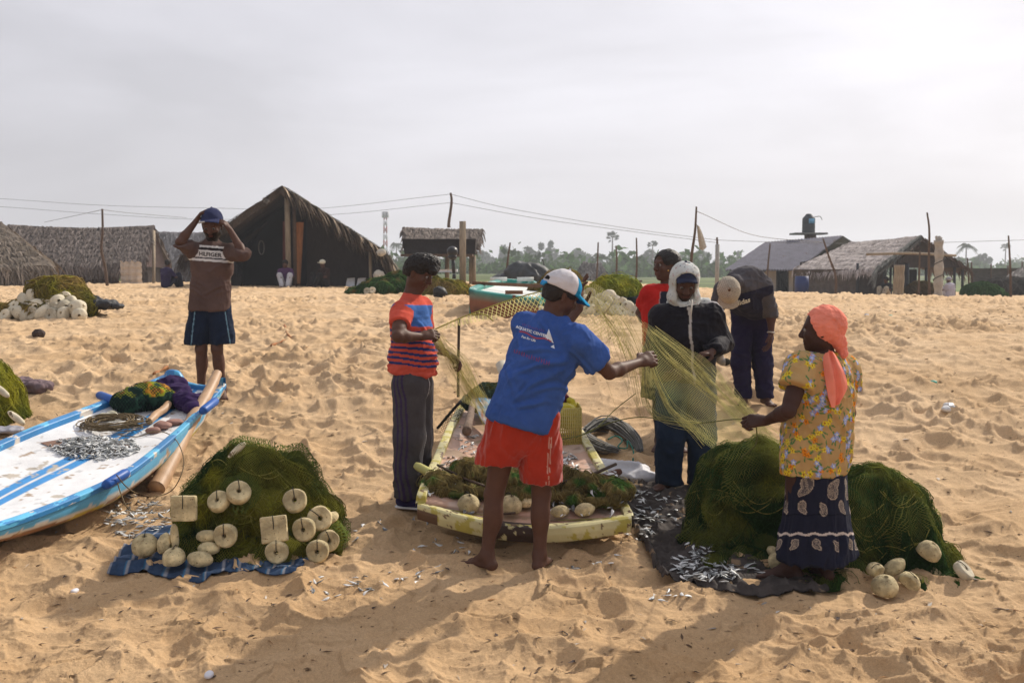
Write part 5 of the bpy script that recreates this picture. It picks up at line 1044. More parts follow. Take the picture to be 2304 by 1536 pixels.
for kind, x, y, r, n_, a, dd, lb in [
    ('slab', 414, 1143, 29, (-.05, -1, .1), .03, 5.50, 'square foam float hanging highest on the left of the green net heap'),
    ('slab', 617, 1190, 30, (.05, -1, .25), .12, 5.45, 'tilted square foam float right of centre on the green net heap'),
    ('bar', 393, 1207, 30, (0, -.1, 1), 0, 5.50, 'narrow upright foam float under the left square one'),
    ('ring', 508, 1204, 28, (-.15, -1, .1), .1, 5.47, 'round foam float with one broken lip in the middle of the green net heap'),
    ('oval', 466, 1206, 26, (0, -.3, 1), 0, 5.52, 'small foam float poking from under the net left of the middle ring'),
    ('ring', 537, 1108, 28, (.3, -.75, .7), 0, 5.58, 'round foam float half under net at the upper middle of the green heap'),
    ('ring', 492, 1128, 26, (-.2, -.8, .7), .4, 5.58, 'shaded foam float hung just right of the left square one'),
    ('ring', 664, 1126, 28, (.05, -1, .45), .2, 5.58, 'lone round foam float high on the right of the green net heap'),
    ('ring', 623, 1241, 27, (0, -1, .05), .0, 5.42, 'round foam float directly below the tilted square one'),
    ('ring', 685, 1190, 28, (-.15, -1, .1), .2, 5.50, 'round foam float left of the two overlapping ones at the right end'),
    ('ring', 719, 1166, 29, (.35, -.9, .35), .8, 5.56, 'largest round foam float topping the right-hand stack'),
    ('ring', 715, 1239, 27, (0, -1, .05), .0, 5.45, 'round foam float lowest at the right end of the green net heap'),
    ('ring', 738, 1216, 26, (.5, -.8, .1), .3, 5.54, 'foam float partly hidden at the far right of the stack'),
    ('oval', 745, 1165, 22, (.6, -.5, .6), .3, 5.68, 'foam float peeking out behind the right-hand stack'),
    ('dome', 326, 1226, 29, (.1, -.35, 1), 0, 5.52, 'domed foam float lying farthest left on the blue cloth'),
    ('oval', 369, 1222, 25, (0, -1, .2), 1.4, 5.50, 'upright oval foam float between the domed float and the narrow one'),
    ('dome', 391, 1254, 26, (0, -.2, 1), 0, 5.38, 'domed foam float on the blue cloth below the narrow upright one'),
    ('oval', 450, 1257, 31, (0, -.35, 1), -.1, 5.38, 'long half foam float on the blue cloth beside the low dome'),
    ('oval', 470, 1233, 26, (0, -.3, 1), 0, 5.47, 'shadowed foam float under the middle ring, nearly hidden'),
    ('bar', 533, 1013, 26, (.75, -.1, .7), 0, 5.82, 'white worn foam float lying across the crown of the green net heap')]:
    R0 = {'ring': .068, 'slab': .069, 'dome': .070, 'oval': .078, 'bar': .068}[kind]; nfloat(kind, W(x, y, dd), n_, roll_up(n_, a) if kind != 'oval' else a, r/F*dd/R0, lb, g1, seed=(x % 3), mat=foamw if kind == 'bar' and y < 1100 else None)
g2 = 'foam floats at the right end of the long net heap'
for kind, x, y, r, n_, a, dd, lb in [
    ('dome', 2090, 1240, 27, (.35, -.3, .9), 0, 5.32, 'highest domed float on the long net heap, its hole facing the sky'),
    ('oval', 2104, 1284, 25, (.5, -.3, .6), .8, 5.36, 'float veiled by net right below the highest dome'),
    ('ring', 2168, 1284, 26, (.55, -.45, .7), .3, 5.22, 'pale ring float farthest right, at the tail of the long net heap'),
    ('half', 1971, 1283, 22, (.2, -.3, .9), 1.6, 5.22, 'half float standing on edge, leftmost of the low cluster'),
    ('oval', 2012, 1276, 27, (-.5, -.4, .9), 1.2, 5.26, 'float under strands of net between two half floats'),
    ('dome', 1991, 1319, 30, (0, -.25, 1), 0, 5.07, 'domed float sitting lowest on the sand at the end of the long heap'),
    ('half', 2046, 1309, 26, (.5, -.6, .8), .4, 5.12, 'split float with its flat face up, right of the lowest dome'),
    ('oval', 2110, 1176, 17, (.9, 0, .3), 1.4, 5.75, 'float half hidden on the sunlit far side of the long heap'),
    ('dome', 1748, 1262, 20, (.3, -.7, .3), 0, 5.38, 'small float beside the left ankle of the woman with the coral scarf'),
    ('oval', 1740, 1241, 18, (.2, -.2, 1), 1.2, 5.45, 'small float propped above another near the left ankle of the woman in the paisley skirt')]:
    nfloat(kind, W(x, y, dd), n_, a if kind != 'ring' else roll_up(n_, a), r/F*dd/.070, lb, g2, seed=(x % 3), mat=foamw if x == 2168 else None, cord=(kind in ('ring', 'half')))
g3 = 'foam floats in the net on the yellow boat'
for kind, x, y, r, lb in [('dome', 1006, 1075, 21, 'float beside the left crossbar end on the yellow boat'), ('dome', 1055, 1134, 26, 'large pale dome float left of the legs of the man in blue'), ('dome', 1150, 1136, 26, 'brown dome float between the knees of the man in blue'), ('oval', 1178, 1100, 22, 'float just left of the right leg of the man in blue'), ('oval', 1260, 1150, 22, 'flattened float right of the right leg of the man in blue'), ('oval', 1316, 1146, 24, 'oval float farthest right on the front of the yellow boat'), ('oval', 1185, 1130, 18, 'small float tucked against the right shin of the man in blue'), ('dome', 1100, 1088, 19, 'float half sunk in the net left of the shorts of the man in blue'), ('oval', 1285, 1078, 17, 'small float on top of the net right of the shorts of the man in blue'), ('dome', 1345, 1105, 17, 'float in the net near the right crossbar end of the yellow boat')]:
    dd = 5.80+(1150-y)/1150*4.6-.04; nfloat(kind, W(x, y, dd), (.1, -.25, 1), .2, r/F*dd/.070, lb, g3, seed=(x % 3))
R = random.Random(5)
for n_, box_, dd, rad, lb, gr, bv_ in [(26, (5, 190, 650, 712), 15.1, 17, 'pale foam float in the heap at the far left', 'pale floats piled at the far left net heap', bv3), (27, (1205, 1440, 655, 706), 15.9, 15, 'pale foam float in the pile behind the man in blue', 'pale floats piled in the middle distance', bv5)]:
    put = []
    for k in range(1500):
        if len(put) >= n_: break
        x = R.uniform(box_[0], box_[1]); y = R.uniform(box_[2], box_[3]); fr = (y-box_[2])/(box_[3]-box_[2])
        if dd < 15.5:
            if x < 125 and y < 706-66*(x/125): continue
            if x >= 125 and y < 650+ (x-125)*.9: continue
        else:
            if x < 1290 and y < 706-(x-1200)*.4: continue
            if x > 1345 and y < 655+(x-1345)*.45: continue
        if any(math.hypot(x-a, (y-b)*1.2) < rad*1.02 for a, b in put): continue
        put.append((x, y)); kd = R.choice(['ring', 'oval', 'dome', 'half', 'ring']); d_ = dd+(1-fr)*.45
        o = nfloat(kd, W(x, y, d_), (R.uniform(-.6, .6), -1, R.uniform(0, 1)), R.uniform(0, 6), rad*R.uniform(.85, 1.2)/F*d_/.070, lb, gr, seed=k % 3, mat=foamw, cord=False)
for x, y in ((826, 655), (838, 653)): nfloat('ring', W(x, y, 25.4), (-.2, -1, .3), 0, 8/F*25.4/.068, 'round float on the dark green net by the big hut, '+('left of two' if x == 826 else 'right of two'), 'floats on the net by the big hut', mat=foamw, cord=False)
for x, y, dd, lb in ((2, 878, 8.2, 'pale float on the yellow-green net, upper one at the left edge'), (37, 940, 8.1, 'pale float on the yellow-green net, lower one at the left edge')): nfloat('bar', W(x, y, dd), (.8, -.2, -.55), 0, 1.3, lb, 'floats on the net at the left edge', mat=foamw)
# ------------------------------------------------------------------ spread nets, cords
def swags(par, bv, cx, cy, rx, ry, d_, n, seed, mat, r=.0026):
    R_ = np.random.default_rng(seed)
    for i in range(n):
        a = R_.uniform(0, 6.28); x0, y0 = cx+rx*R_.uniform(-1, 1), cy+ry*R_.uniform(-1, 1); w_, h_ = R_.uniform(20, 60), R_.uniform(15, 60); pts = []
        for t in np.linspace(0, 1, 14):
            x, y = x0+w_*(t-.5)*2, y0+h_*math.sin(t*math.pi)*(1 if i % 3 else -.4); o_ = Vector((0, 0, EYE)); hit = bv.ray_cast(o_, (Vector(W(x, y, 6.))-o_).normalized())
            if hit[0] is not None: pts.append(np.array(hit[0])-nrm(np.array(hit[0])-np.array([0, 0, EYE]))*.014)
        if len(pts) > 5 and max(np.linalg.norm(np.diff(pts, axis=0), axis=1)) < .16: mb = MB(); mb.tube(crom(pts, 30), r, 5); obj('cord', mb, mat, parent=par)
cord_y = M('cord_olive', (.30, .28, .06), rough=.9, var=.3, scale=60, transl=.2)
shell(h1, *SURF[5], 3, np.array((.26, .25, .045)), netmat('net_heap_layer', None, cell=.013, width=.20)); shell(h2, *SURF[6], 4, np.array((.16, .18, .045)), netmat('net_heap_layer', None)); shell(h1, *SURF[5], 9, np.array((.12, .16, .04)), netmat('net_heap_layer', None), off=.034)
swags(h1, bv1, 590, 1110, 120, 90, 5.7, 22, 3, cord_y); swags(h2, bv2, 1960, 1160, 120, 90, 5.6, 16, 4, cord_y); swags(h2, bv2, 1660, 1160, 70, 80, 5.6, 8, 6, cord_y)
def sheet(name, rows, mat, col, label=None, cat=None, parent=None, nu=90, nv=70, wav=.012, seed=1, wf=6., cf=None):
    g = catgrid(rows, nu, nv); P = g.reshape(-1, 3); dis = wav*(1-2*np.abs(vnoise(P*np.array([wf, wf, wf*.6]), seed)))+wav*.4*vnoise(P*wf*2.6, seed+1); edge = np.ones(g.shape[:2]); P2 = P+np.array([.2, -1, .1])*(dis*edge.ravel())[:, None]; g2 = P2.reshape(g.shape)
    du = np.concatenate([np.zeros((1, nv)), np.cumsum(np.linalg.norm(np.diff(g, axis=0), axis=2), 0)]).mean(1)[:, None]*np.ones((1, nv)); dv = np.concatenate([np.zeros((nu, 1)), np.cumsum(np.linalg.norm(np.diff(g, axis=1), axis=2), 1)], 1).mean(0)[None]*np.ones((nu, 1))
    C = cf(g2) if cf else np.ones((nu*nv, 3))*col*(1+.25*vnoise(P*7, seed+3))[:, None]
    mb = MB(); mb.grid(g2); V, Q, T, _ = mb.arrays(); uv = np.stack([du.ravel(), dv.ravel()], 1)
    return obj(name, (V, Q, T, C.reshape(-1, 3)), mat, parent=parent, label=label, cat=cat, uv=uv), g2
NY = np.array((.56, .52, .22)); NG = np.array((.34, .40, .16))
nm1 = netmat('net_fine', None, cell=.0125, width=.15); nm2 = netmat('net_coarse', None, cell=.030, width=.15)
rope = M('cord_green', (.12, .13, .035), rough=.9, var=.3, scale=80)
rope2 = M('cord_yellow', (.42, .38, .10), rough=.9, var=.3, scale=80, transl=.3)
def cords(parent, lst, r, mat, name='cord', label=None, cat=None, n=30):
    for p in lst:
        mb = MB(); pts = crom(np.array(p), n); mb.tube(pts, r, 5); o = obj(name, mb, mat, parent=parent, label=label, cat=cat)
    return o
root, gA = sheet('fishing_net', [
    [W(1446, 722, 6.55), W(1478, 742, 6.45), W(1530, 775, 6.45), W(1580, 800, 6.5), W(1612, 830, 6.4), W(1650, 880, 6.2), W(1700, 935, 6.0), W(1745, 985, 5.9)],
    [W(1446, 770, 6.50), W(1478, 790, 6.35), W(1525, 820, 6.4), W(1565, 850, 6.4), W(1605, 880, 6.3), W(1645, 920, 6.1), W(1690, 965, 5.95), W(1740, 1015, 5.85)],
    [W(1442, 850, 6.50), W(1470, 860, 6.4), W(1510, 890, 6.4), W(1550, 915, 6.35), W(1595, 935, 6.25), W(1640, 965, 6.1), W(1680, 995, 5.95), W(1725, 1030, 5.85)],
    [W(1445, 905, 6.50), W(1472, 925, 6.4), W(1512, 940, 6.4), W(1550, 952, 6.3), W(1600, 962, 6.2), W(1632, 985, 6.1), W(1668, 1010, 5.95), W(1705, 1030, 5.88)],
    [W(1470, 945, 6.45), W(1490, 945, 6.4), W(1525, 952, 6.35), W(1560, 975, 6.3), W(1602, 1010, 6.2), W(1630, 1015, 6.1), W(1660, 1022, 6.0), W(1690, 1035, 5.9)]],
    nm1, NY, 'fine yellow-green fishing net stretched in front of the hooded man', 'fishing net', wav=.022, seed=3, cf=lambda g: (NY+(NG-NY)*np.clip(.45+.9*vnoise(g.reshape(-1, 3)*4, 7), 0, 1)[:, None]))
def bundle(parent, pts, n, spread, r, mat, seed, name='gathered_strands'):
    Rr = np.random.default_rng(seed); mb = MB(); P = crom(np.array(pts), 26); t = np.linspace(0, 1, 26)
    for i in range(n):
        o_ = Rr.normal(0, 1, 3)*spread; o2 = Rr.normal(0, 1, 3)*spread*1.6; off = o_[None]*(1-t)[:, None]+o2[None]*t[:, None]+.25*spread*np.sin(t*9+i)[:, None]*Rr.normal(0, 1, 3); a, b_ = sorted(Rr.uniform(0, 1, 2)); 
        if b_-a < .3: a, b_ = 0, 1
        m = (t >= a) & (t <= b_); mb.tube((P+off)[m], r*Rr.uniform(.6, 1.4), 3, cap=False)
    return obj(name, mb, mat, parent=parent)
nstr = M('net_strand', (.60, .56, .27), rough=.9, var=.3, scale=50, transl=.6)
for i, (pp, nn_, sp) in enumerate([
    ([W(1450, 735, 6.4), W(1500, 800, 6.3), W(1580, 870, 6.3), W(1660, 940, 6.1), W(1740, 1005, 5.85)], 34, .010),
    ([W(1448, 770, 6.35), W(1475, 850, 6.3), W(1510, 920, 6.3), W(1560, 960, 6.25), W(1600, 1000, 6.2)], 34, .012),
    ([W(1470, 745, 6.35), W(1530, 790, 6.3), W(1590, 850, 6.3), W(1640, 900, 6.15), W(1720, 970, 5.95)], 26, .014),
    ([W(1444, 830, 6.4), W(1450, 890, 6.4), W(1470, 930, 6.35), W(1500, 945, 6.35), W(1560, 955, 6.3)], 22, .012),
    ([W(1610, 835, 6.35), W(1660, 900, 6.1), W(1710, 965, 5.95), W(1750, 1010, 5.9)], 30, .018)]): bundle(root, pp, int(nn_*.8), sp*1.2, .0010, nstr, 50+i)
cords(root, [[W(1295, 985, 6.6), W(1360, 955, 6.5), W(1440, 938, 6.45), W(1530, 950, 6.35), W(1590, 950, 6.2), W(1650, 943, 5.8), W(1695, 945, 5.28)], [W(1702, 955, 5.27), W(1700, 1000, 5.4), W(1668, 1030, 5.7), W(1705, 1025, 5.8), W(1750, 1000, 5.9)], [W(1255, 990, 6.7), W(1330, 970, 6.7), W(1385, 920, 6.9), W(1430, 885, 7.0)]], .0035, rope)
r2, gB = sheet('fishing_net', [
    [W(978, 740, 6.35), W(1010, 722, 6.3), W(1060, 706, 6.2), W(1120, 682, 6.15), W(1180, 665, 6.05), W(1240, 655, 6.0), W(1300, 640, 5.97)],
    [W(980, 742, 6.35), W(1020, 728, 6.32), W(1070, 712, 6.25), W(1130, 698, 6.2), W(1185, 685, 6.1), W(1245, 670, 6.05), W(1302, 660, 5.97)],
    [W(982, 744, 6.35), W(1035, 732, 6.35), W(1085, 722, 6.28), W(1140, 712, 6.22), W(1190, 700, 6.15), W(1250, 700, 6.1), W(1304, 690, 6.0)]], nm2, NY, 'taut strip of coarse yellow net from the young man to the raised hand', 'fishing net', nu=80, nv=30, wav=.006, seed=9)
cords(r2, [[W(980, 740, 6.34), W(1060, 706, 6.19), W(1180, 665, 6.04), W(1312, 636, 5.9)], [W(1062, 708, 6.2), W(1090, 708, 6.22), W(1110, 722, 6.25)]], .004, rope2)
r3, gC = sheet('fishing_net', [
    [W(1316, 640, 5.93), W(1345, 640, 6.0), W(1370, 660, 6.05), W(1410, 690, 6.15), W(1450, 728, 6.45)],
    [W(1305, 680, 5.97), W(1335, 690, 6.05), W(1370, 710, 6.1), W(1410, 740, 6.2), W(1447, 775, 6.45)],
    [W(1290, 720, 6.02), W(1330, 745, 6.1), W(1375, 770, 6.2), W(1415, 810, 6.3), W(1446, 850, 6.45)]], netmat('net_open', None, cell=.022, width=.11), NY*1.05, 'sheer yellow net hanging between the raised hand and the hooded man', 'fishing net', nu=60, nv=50, wav=.02, seed=12)
for i, (pp, nn_, sp) in enumerate([([W(1330, 640, 5.95), W(1350, 690, 6.05), W(1400, 760, 6.2), W(1430, 840, 6.35), W(1450, 930, 6.45)], 40, .020), ([W(1340, 650, 5.97), W(1400, 720, 6.2), W(1440, 800, 6.4), W(1450, 880, 6.45)], 26, .026), ([W(1320, 650, 5.95), W(1360, 720, 6.1), W(1380, 800, 6.3), W(1430, 930, 6.5)], 18, .03)]): bundle(r3, pp, int(nn_*.6), sp*1.4, .0008, nstr, 70+i)
r4, gD = sheet('fishing_net', [
    [W(978, 760, 6.42), W(1000, 775, 6.5), W(1030, 790, 6.6), W(1050, 812, 6.7)],
    [W(982, 800, 6.42), W(1010, 825, 6.55), W(1050, 850, 6.75), W(1080, 870, 6.9)],
    [W(1010, 860, 6.6), W(1045, 880, 6.8), W(1080, 900, 7.1), W(1110, 915, 7.3)],
    [W(1040, 905, 7.0), W(1065, 915, 7.2), W(1090, 935, 7.3), W(1125, 950, 7.4)]], nm1, NY, 'slack end of yellow net falling from the young man to the boat', 'fishing net', nu=60, nv=60, wav=.02, seed=15)
bundle(r4, [W(978, 752, 6.42), W(1005, 800, 6.55), W(1050, 870, 6.85), W(1100, 950, 7.2)], 40, .022, .0009, nstr, 81); bundle(r4, [W(980, 760, 6.42), W(1040, 815, 6.7), W(1075, 890, 7.0), W(1110, 960, 7.2)], 24, .026, .0009, nstr, 82)
nb, _ = sheet('net_bag', [[W(1040, 900, 7.9), W(1048, 905, 7.85), W(1045, 900, 7.8)], [W(1010, 925, 7.9), W(1030, 945, 7.7), W(1035, 915, 7.65)], [W(984, 962, 7.9), W(1003, 975, 7.7), W(1020, 960, 7.6)]], netmat('net_black', None, cell=.030, width=.17, transl=.1), np.array((.012, .013, .014)), 'small black string bag hung over the left rim of the yellow boat', 'net bag', nu=30, nv=30, wav=.01)
cords(nb, [[W(1046, 893, 7.9), W(1060, 888, 8.0), W(1075, 893, 8.1), W(1090, 905, 8.1)], [W(1046, 893, 7.9), W(1025, 915, 7.8), W(984, 963, 7.9)]], .012, M('cord_black', (.015, .017, .016), rough=.9))
# ------------------------------------------------------------------ cloths, ropes and gear near us
def drape(rows, nu, nv, amp, seed, lift=.012, f=5., ridge=True):
    g = catgrid([[G(x, y) for x, y in r] for r in rows], nu, nv); P = g.reshape(-1, 3); z = gz(P[:, 0], P[:, 1])+sandh(P[:, 0], P[:, 1])*.55; w_ = P*f; w_[:, 2] = 0
    wq = np.stack([vnoise(w_*.6, seed), vnoise(w_*.6+5, seed), w_[:, 2]], 1)*1.4; r = 1-2*np.abs(vnoise(w_+wq, seed+2)); P[:, 2] = z+lift+amp*np.maximum(r, -.15)+amp*.4*vnoise(w_*3, seed+3); return P.reshape(g.shape)
g = drape([[(1392, 1092), (1450, 1086), (1530, 1092), (1640, 1118)], [(1412, 1160), (1500, 1166), (1590, 1172), (1700, 1190)], [(1452, 1240), (1560, 1246), (1660, 1256), (1780, 1272)], [(1490, 1312), (1600, 1330), (1720, 1342), (1866, 1345)]], 160, 130, .030, 5, f=7.5)
k = g.shape[1]; 
for j in range(10): g[:, k-1-j, 2] += .035*math.exp(-((j-4)/3)**2)*(.5+.9*np.abs(vnoise(np.stack([np.arange(160)*.09, np.zeros(160), np.zeros(160)], 1), 4)))
for j in range(10): g[j, :, 2] += .030*math.exp(-((j-4)/3)**2)
mb = MB(); mb.grid(g); mb.grid(g-np.array([0, 0, .006]), flip=True); tarp_g = g
obj('ground_sheet', mb, M('sheet_dark', (.055, .046, .042), rough=.85, var=.35, scale=14, bump=.004, bscale=60, dark=((.22, .15, .09), 6, .60), spec=.15), label='dark worn sheet strewn with small fish between the yellow boat and the long net heap', cat='sheet')
g = drape([[(345, 1185), (450, 1185), (560, 1185), (690, 1210)], [(285, 1225), (420, 1225), (560, 1235), (700, 1250)], [(240, 1292), (330, 1292), (430, 1312), (520, 1288), (590, 1300), (665, 1300)]], 130, 60, .014, 15, f=7)
P = g.reshape(-1, 3); i = np.repeat(np.arange(130), 60)/130.; j = np.tile(np.arange(60), 130)/60.; C = np.ones((len(P), 3))*(.028, .050, .095); C[(i*11 % 1) < .16] = (.20, .20, .22); C[(j*4 % 1) < .14] = (.08, .12, .20); C[((i*11 % 1) < .16) & ((j*4 % 1) < .14)] = (.33, .31, .33); C[(i*11 % 1) > .93] = (.03, .11, .20)
mb = MB(); mb.grid(g, C); mb.grid(g-np.array([0, 0, .005]), C, flip=True); obj('checked_cloth', mb, CL('cloth_check', var=.25, scale=20), label='blue checked cloth spread on the sand under the left net heap', cat='cloth')
def lump(name, label, cat, blobs, mat, h=.009, amp=.012, fs=9, seed=1, colf=None, aniso=(1, 1, 1), parent=None, clipg=True):
    cs = np.array([b[0] for b in blobs]); rs = np.array([np.ones(3)*b[1] for b in blobs]); q = SDF((cs-rs).min(0)-amp*2, (cs+rs).max(0)+amp*2, h)
    for c, r in blobs: q.ell(c, r, None, min(np.ones(3)*r)*.5)
    V, Q = q.mesh(); n = vnormals(V, Q); X = V*fs*np.array(aniso); wv = np.stack([vnoise(X*.6+i_*7, seed+i_) for i_ in range(3)], 1)*.9; V = V+n*((amp*(1-2*np.abs(vnoise(X+wv, seed+4)))+amp*.4*(1-2*np.abs(vnoise(X*2.3+wv*2, seed+5))))[:, None])
    return obj(name, (V, Q, None, colf(V) if colf else np.ones((len(V), 3))), mat, label=label, cat=cat, parent=parent)
gl = lambda x, y, dz=.03: G(x, y)+np.array([0, 0, dz])
lump('sack', 'empty white plastic sack lying on the sand at the right side of the yellow boat', 'sack', [(gl(1345, 1062), (.16, .16, .045)), (gl(1405, 1068), (.17, .14, .05)), (gl(1450, 1080), (.11, .10, .035)), (gl(1340, 1085), (.10, .08, .05))], M('sack_white', (.50, .50, .53), rough=.55, var=.12, scale=9, bump=.004, bscale=30, dark=((.05, .045, .04), 9, .70)), amp=.020, fs=7, seed=4)
pl_ = M('net_grey', (.17, .165, .15), rough=.7, var=.3, scale=40, streak=(1, 3, 3), bump=.004, bscale=120)
mb = MB(); R_ = np.random.default_rng(4)
for i in range(150):
    o_ = R_.normal(0, .020, 3)*(1, 1, .8); pts = [gl(1318, 985, .05)+o_, gl(1350, 968, .06)+o_*1.4, gl(1390, 975, .065)+o_*1.5, gl(1425, 1000, .05)+o_*1.1, gl(1440, 1022, .03)+o_*.5]; mb.tube(crom(pts, 12), .0045, 3, cap=False)
for i in range(120):
    o_ = R_.normal(0, .028, 3)*(1, 1, .6); pts = [gl(1300, 985, .05)+o_, gl(1320, 1005, .05)+o_*1.2, gl(1355, 1020, .05)+o_, gl(1385, 1022, .03)+o_*.6]; mb.tube(crom(pts, 12), .0045, 3, cap=False)
obj('net_bundle', mb, pl_, label='twisted grey nylon net bundle on the sand behind the white sack', cat='fishing net')
cords(None, [[gl(1368, 1005, .06), gl(1385, 1000, .07), gl(1400, 1010, .07), gl(1390, 1022, .06), gl(1410, 1022, .05), gl(1412, 1005, .05), gl(1425, 1025, .04), gl(1424, 1045, .03)]], .006, M('cord_teal', (.03, .16, .12), rough=.9), name='cord', label='knotted teal cord on the grey nylon bundle', cat='cord')
lump('dropped_shirt', 'crumpled grey-mauve shirt dropped on the sand at the left edge', 'clothing', [(gl(38, 866), (.14, .15, .035)), (gl(75, 876), (.17, .14, .045)), (gl(95, 880), (.08, .08, .04))], CL('cloth_mauve', var=.2), amp=.022, seed=9, fs=11, colf=lambda V: np.ones((len(V), 3))*(.15, .11, .12))
lump('plastic_sheet', 'pale grey plastic scrap on the sand below the yellow-green net at the left edge', 'plastic', [(gl(15, 975), (.13, .10, .02))], M('scrap_grey', (.28, .28, .32), rough=.4, var=.2), amp=.012, seed=3, fs=12)
# ---- load of the white boat
od = lambda bt, x, y, dz=.0: ondeck(bt, x, y)+np.array([0, 0, dz])
bamb = M('bamboo', (.42, .27, .16), rough=.5, var=.14, scale=5, streak=(6, 1, 1), bump=.001, bscale=60, dark=((.20, .12, .07), 9, .68))
def bamboo(name, a, b, r0, r1, label, cat, mat=bamb, kn=6):
    mb = MB(); t = np.linspace(0, 1, 8*kn+1); pts = np.array(a)*(1-t)[:, None]+np.array(b)*t[:, None]; sag = np.stack([.006*np.sin(t*9), 0*t, .008*np.sin(t*7)], 1); r = (r0+(r1-r0)*t)*(1+.10*np.exp(-(((t*kn) % 1-.5)/.035)**2)-.05*np.exp(-(((t*kn) % 1-.56)/.03)**2)); mb.tube(pts+sag, r, 18, cap=False)
    e = pts[0]+sag[0]; d_ = nrm(pts[1]-pts[0]); mb.tube([e, e+d_*.05, e+d_*.09], [r[0]*.99, r[0]*.8, r[0]*.72], 18, col=(.05, .03, .02), cap=True)
    return obj(name, mb, mat, label=label, cat=cat)
bamboo('bamboo_pole', gl(352, 1112, .045), W(488, 842, 8.30), .062, .040, 'thick pale bamboo pole leaning from the sand onto the far end of the white boat', 'pole')
bamboo('bamboo_length', od(BW, 336, 960, .04), od(BW, 378, 928, .06), .028, .030, 'short cut bamboo lying beside the rope coil on the white boat', 'pole', kn=2)
lump('driftwood_piece', 'small pinkish wooden club lying right of the rope coil on the white boat', 'wood', [(od(BW, 345, 975, .02), (.05, .04, .025)), (od(BW, 368, 965, .03), (.07, .06, .03)), (od(BW, 392, 957, .02), (.06, .05, .02))], M('wood_pink', (.26, .14, .11), rough=.7, var=.3), amp=.006, seed=5, h=.006)
bagp = [(od(BW, 290, 925, .07), (.13, .13, .085)), (od(BW, 335, 915, .09), (.17, .15, .11)), (od(BW, 372, 915, .06), (.10, .12, .08))]
def bagc(V): C = np.ones((len(V), 3))*(.016, .045, .030); t = vnoise(V*22, 3); up = V[:, 2] > bagp[1][0][2]+.015; C[up & (t > -.2)] = (.22, .25, .02); C[up & (t > .35)] = (.34, .16, .02); return C
bag = lump('net_bag', 'black string bag of green and yellow cloth lying on the white boat', 'net bag', bagp, CL('cloth_bag', var=.3), amp=.016, seed=7, h=.008, colf=bagc)
q = SDF(bagp[0][0]-.4, bagp[2][0]+.4, .009)
for c_, r_ in bagp: q.ell(c_, np.array(r_)+.014, None, .05)
V, Q = q.mesh(); uvb = np.stack([V[:, 0]*1.0+V[:, 1]*.3, V[:, 2]*1.0+V[:, 1]*.6], 1); obj('mesh', (V, Q, None, np.ones((len(V), 3))*(.012, .02, .022)), netmat('net_bag_black', None, cell=.026, width=.22, transl=.0), parent=bag, uv=uvb)
lump('folded_clothes', 'dark purple garment bundled beside the string bag on the white boat', 'clothing', [(od(BW, 395, 905, .06), (.13, .14, .08)), (od(BW, 425, 915, .05), (.14, .14, .07)), (od(BW, 385, 885, .06), (.12, .12, .07)), (od(BW, 440, 925, .03), (.09, .10, .05))], CL('cloth_violet', var=.2), amp=.020, seed=12, fs=9, colf=lambda V: np.ones((len(V), 3))*(.030, .016, .060))
lump('plastic_bottle', 'clear plastic bottle beside the string bag on the white boat', 'bottle', [(od(BW, 233, 948, .03), (.05, .04, .03)), (od(BW, 250, 942, .03), (.05, .04, .03))], M('plastic_clear', (.35, .33, .24), rough=.15, var=.4, scale=25, spec=.6), amp=.006, seed=2, h=.006)
mb = MB(); c0 = od(BW, 252, 966, .02); R_ = random.Random(2)
pts = []
for i in range(20):
    for a_ in np.linspace(0, 2*math.pi, 14)[:-1]:
        rx = .22*(1+.25*math.sin(i*2.1))*(.55+.5*((i*37 % 20)/20)); pts.append(c0+np.array([rx*math.cos(a_)+.03*math.sin(i*1.3), .17*(.5+.55*((i*53 % 20)/20))*math.sin(a_)+.02*math.cos(i*2.), .012+.045*i/20+.006*math.sin(a_*3+i)+.13*(.17*math.sin(a_))]))
mb.tube(crom(pts, len(pts)*3), .0042, 5); obj('rope_coil', mb, M('rope_brown', (.14, .10, .05), rough=.85, var=.35, scale=60), label='coil of thin brown rope on the deck of the white boat', cat='rope')
cords(None, [[od(BW, 270, 985, .01), od(BW, 310, 987, .01), od(BW, 345, 978, .03), W(375, 974, 7.2), W(400, 995, 7.0), W(414, 1040, 6.75), W(400, 1085, 6.6), gl(378, 1118), gl(340, 1127), gl(310, 1120), W(285, 1095, 6.2), W(262, 1068, 6.1)], [W(264, 1085, 6.12), W(272, 1110, 6.1), W(290, 1145, 6.05), gl(325, 1160)]], .0038, M('rope_brown', None), name='line', cat='rope', n=60)
for o_, l_ in zip([o for o in COL.objects if o.name.startswith('line')], ('thin line looping from the rope coil over the side and back to the peg', 'short line hanging from the near peg down to the fish scraps')): o_['label'] = l_
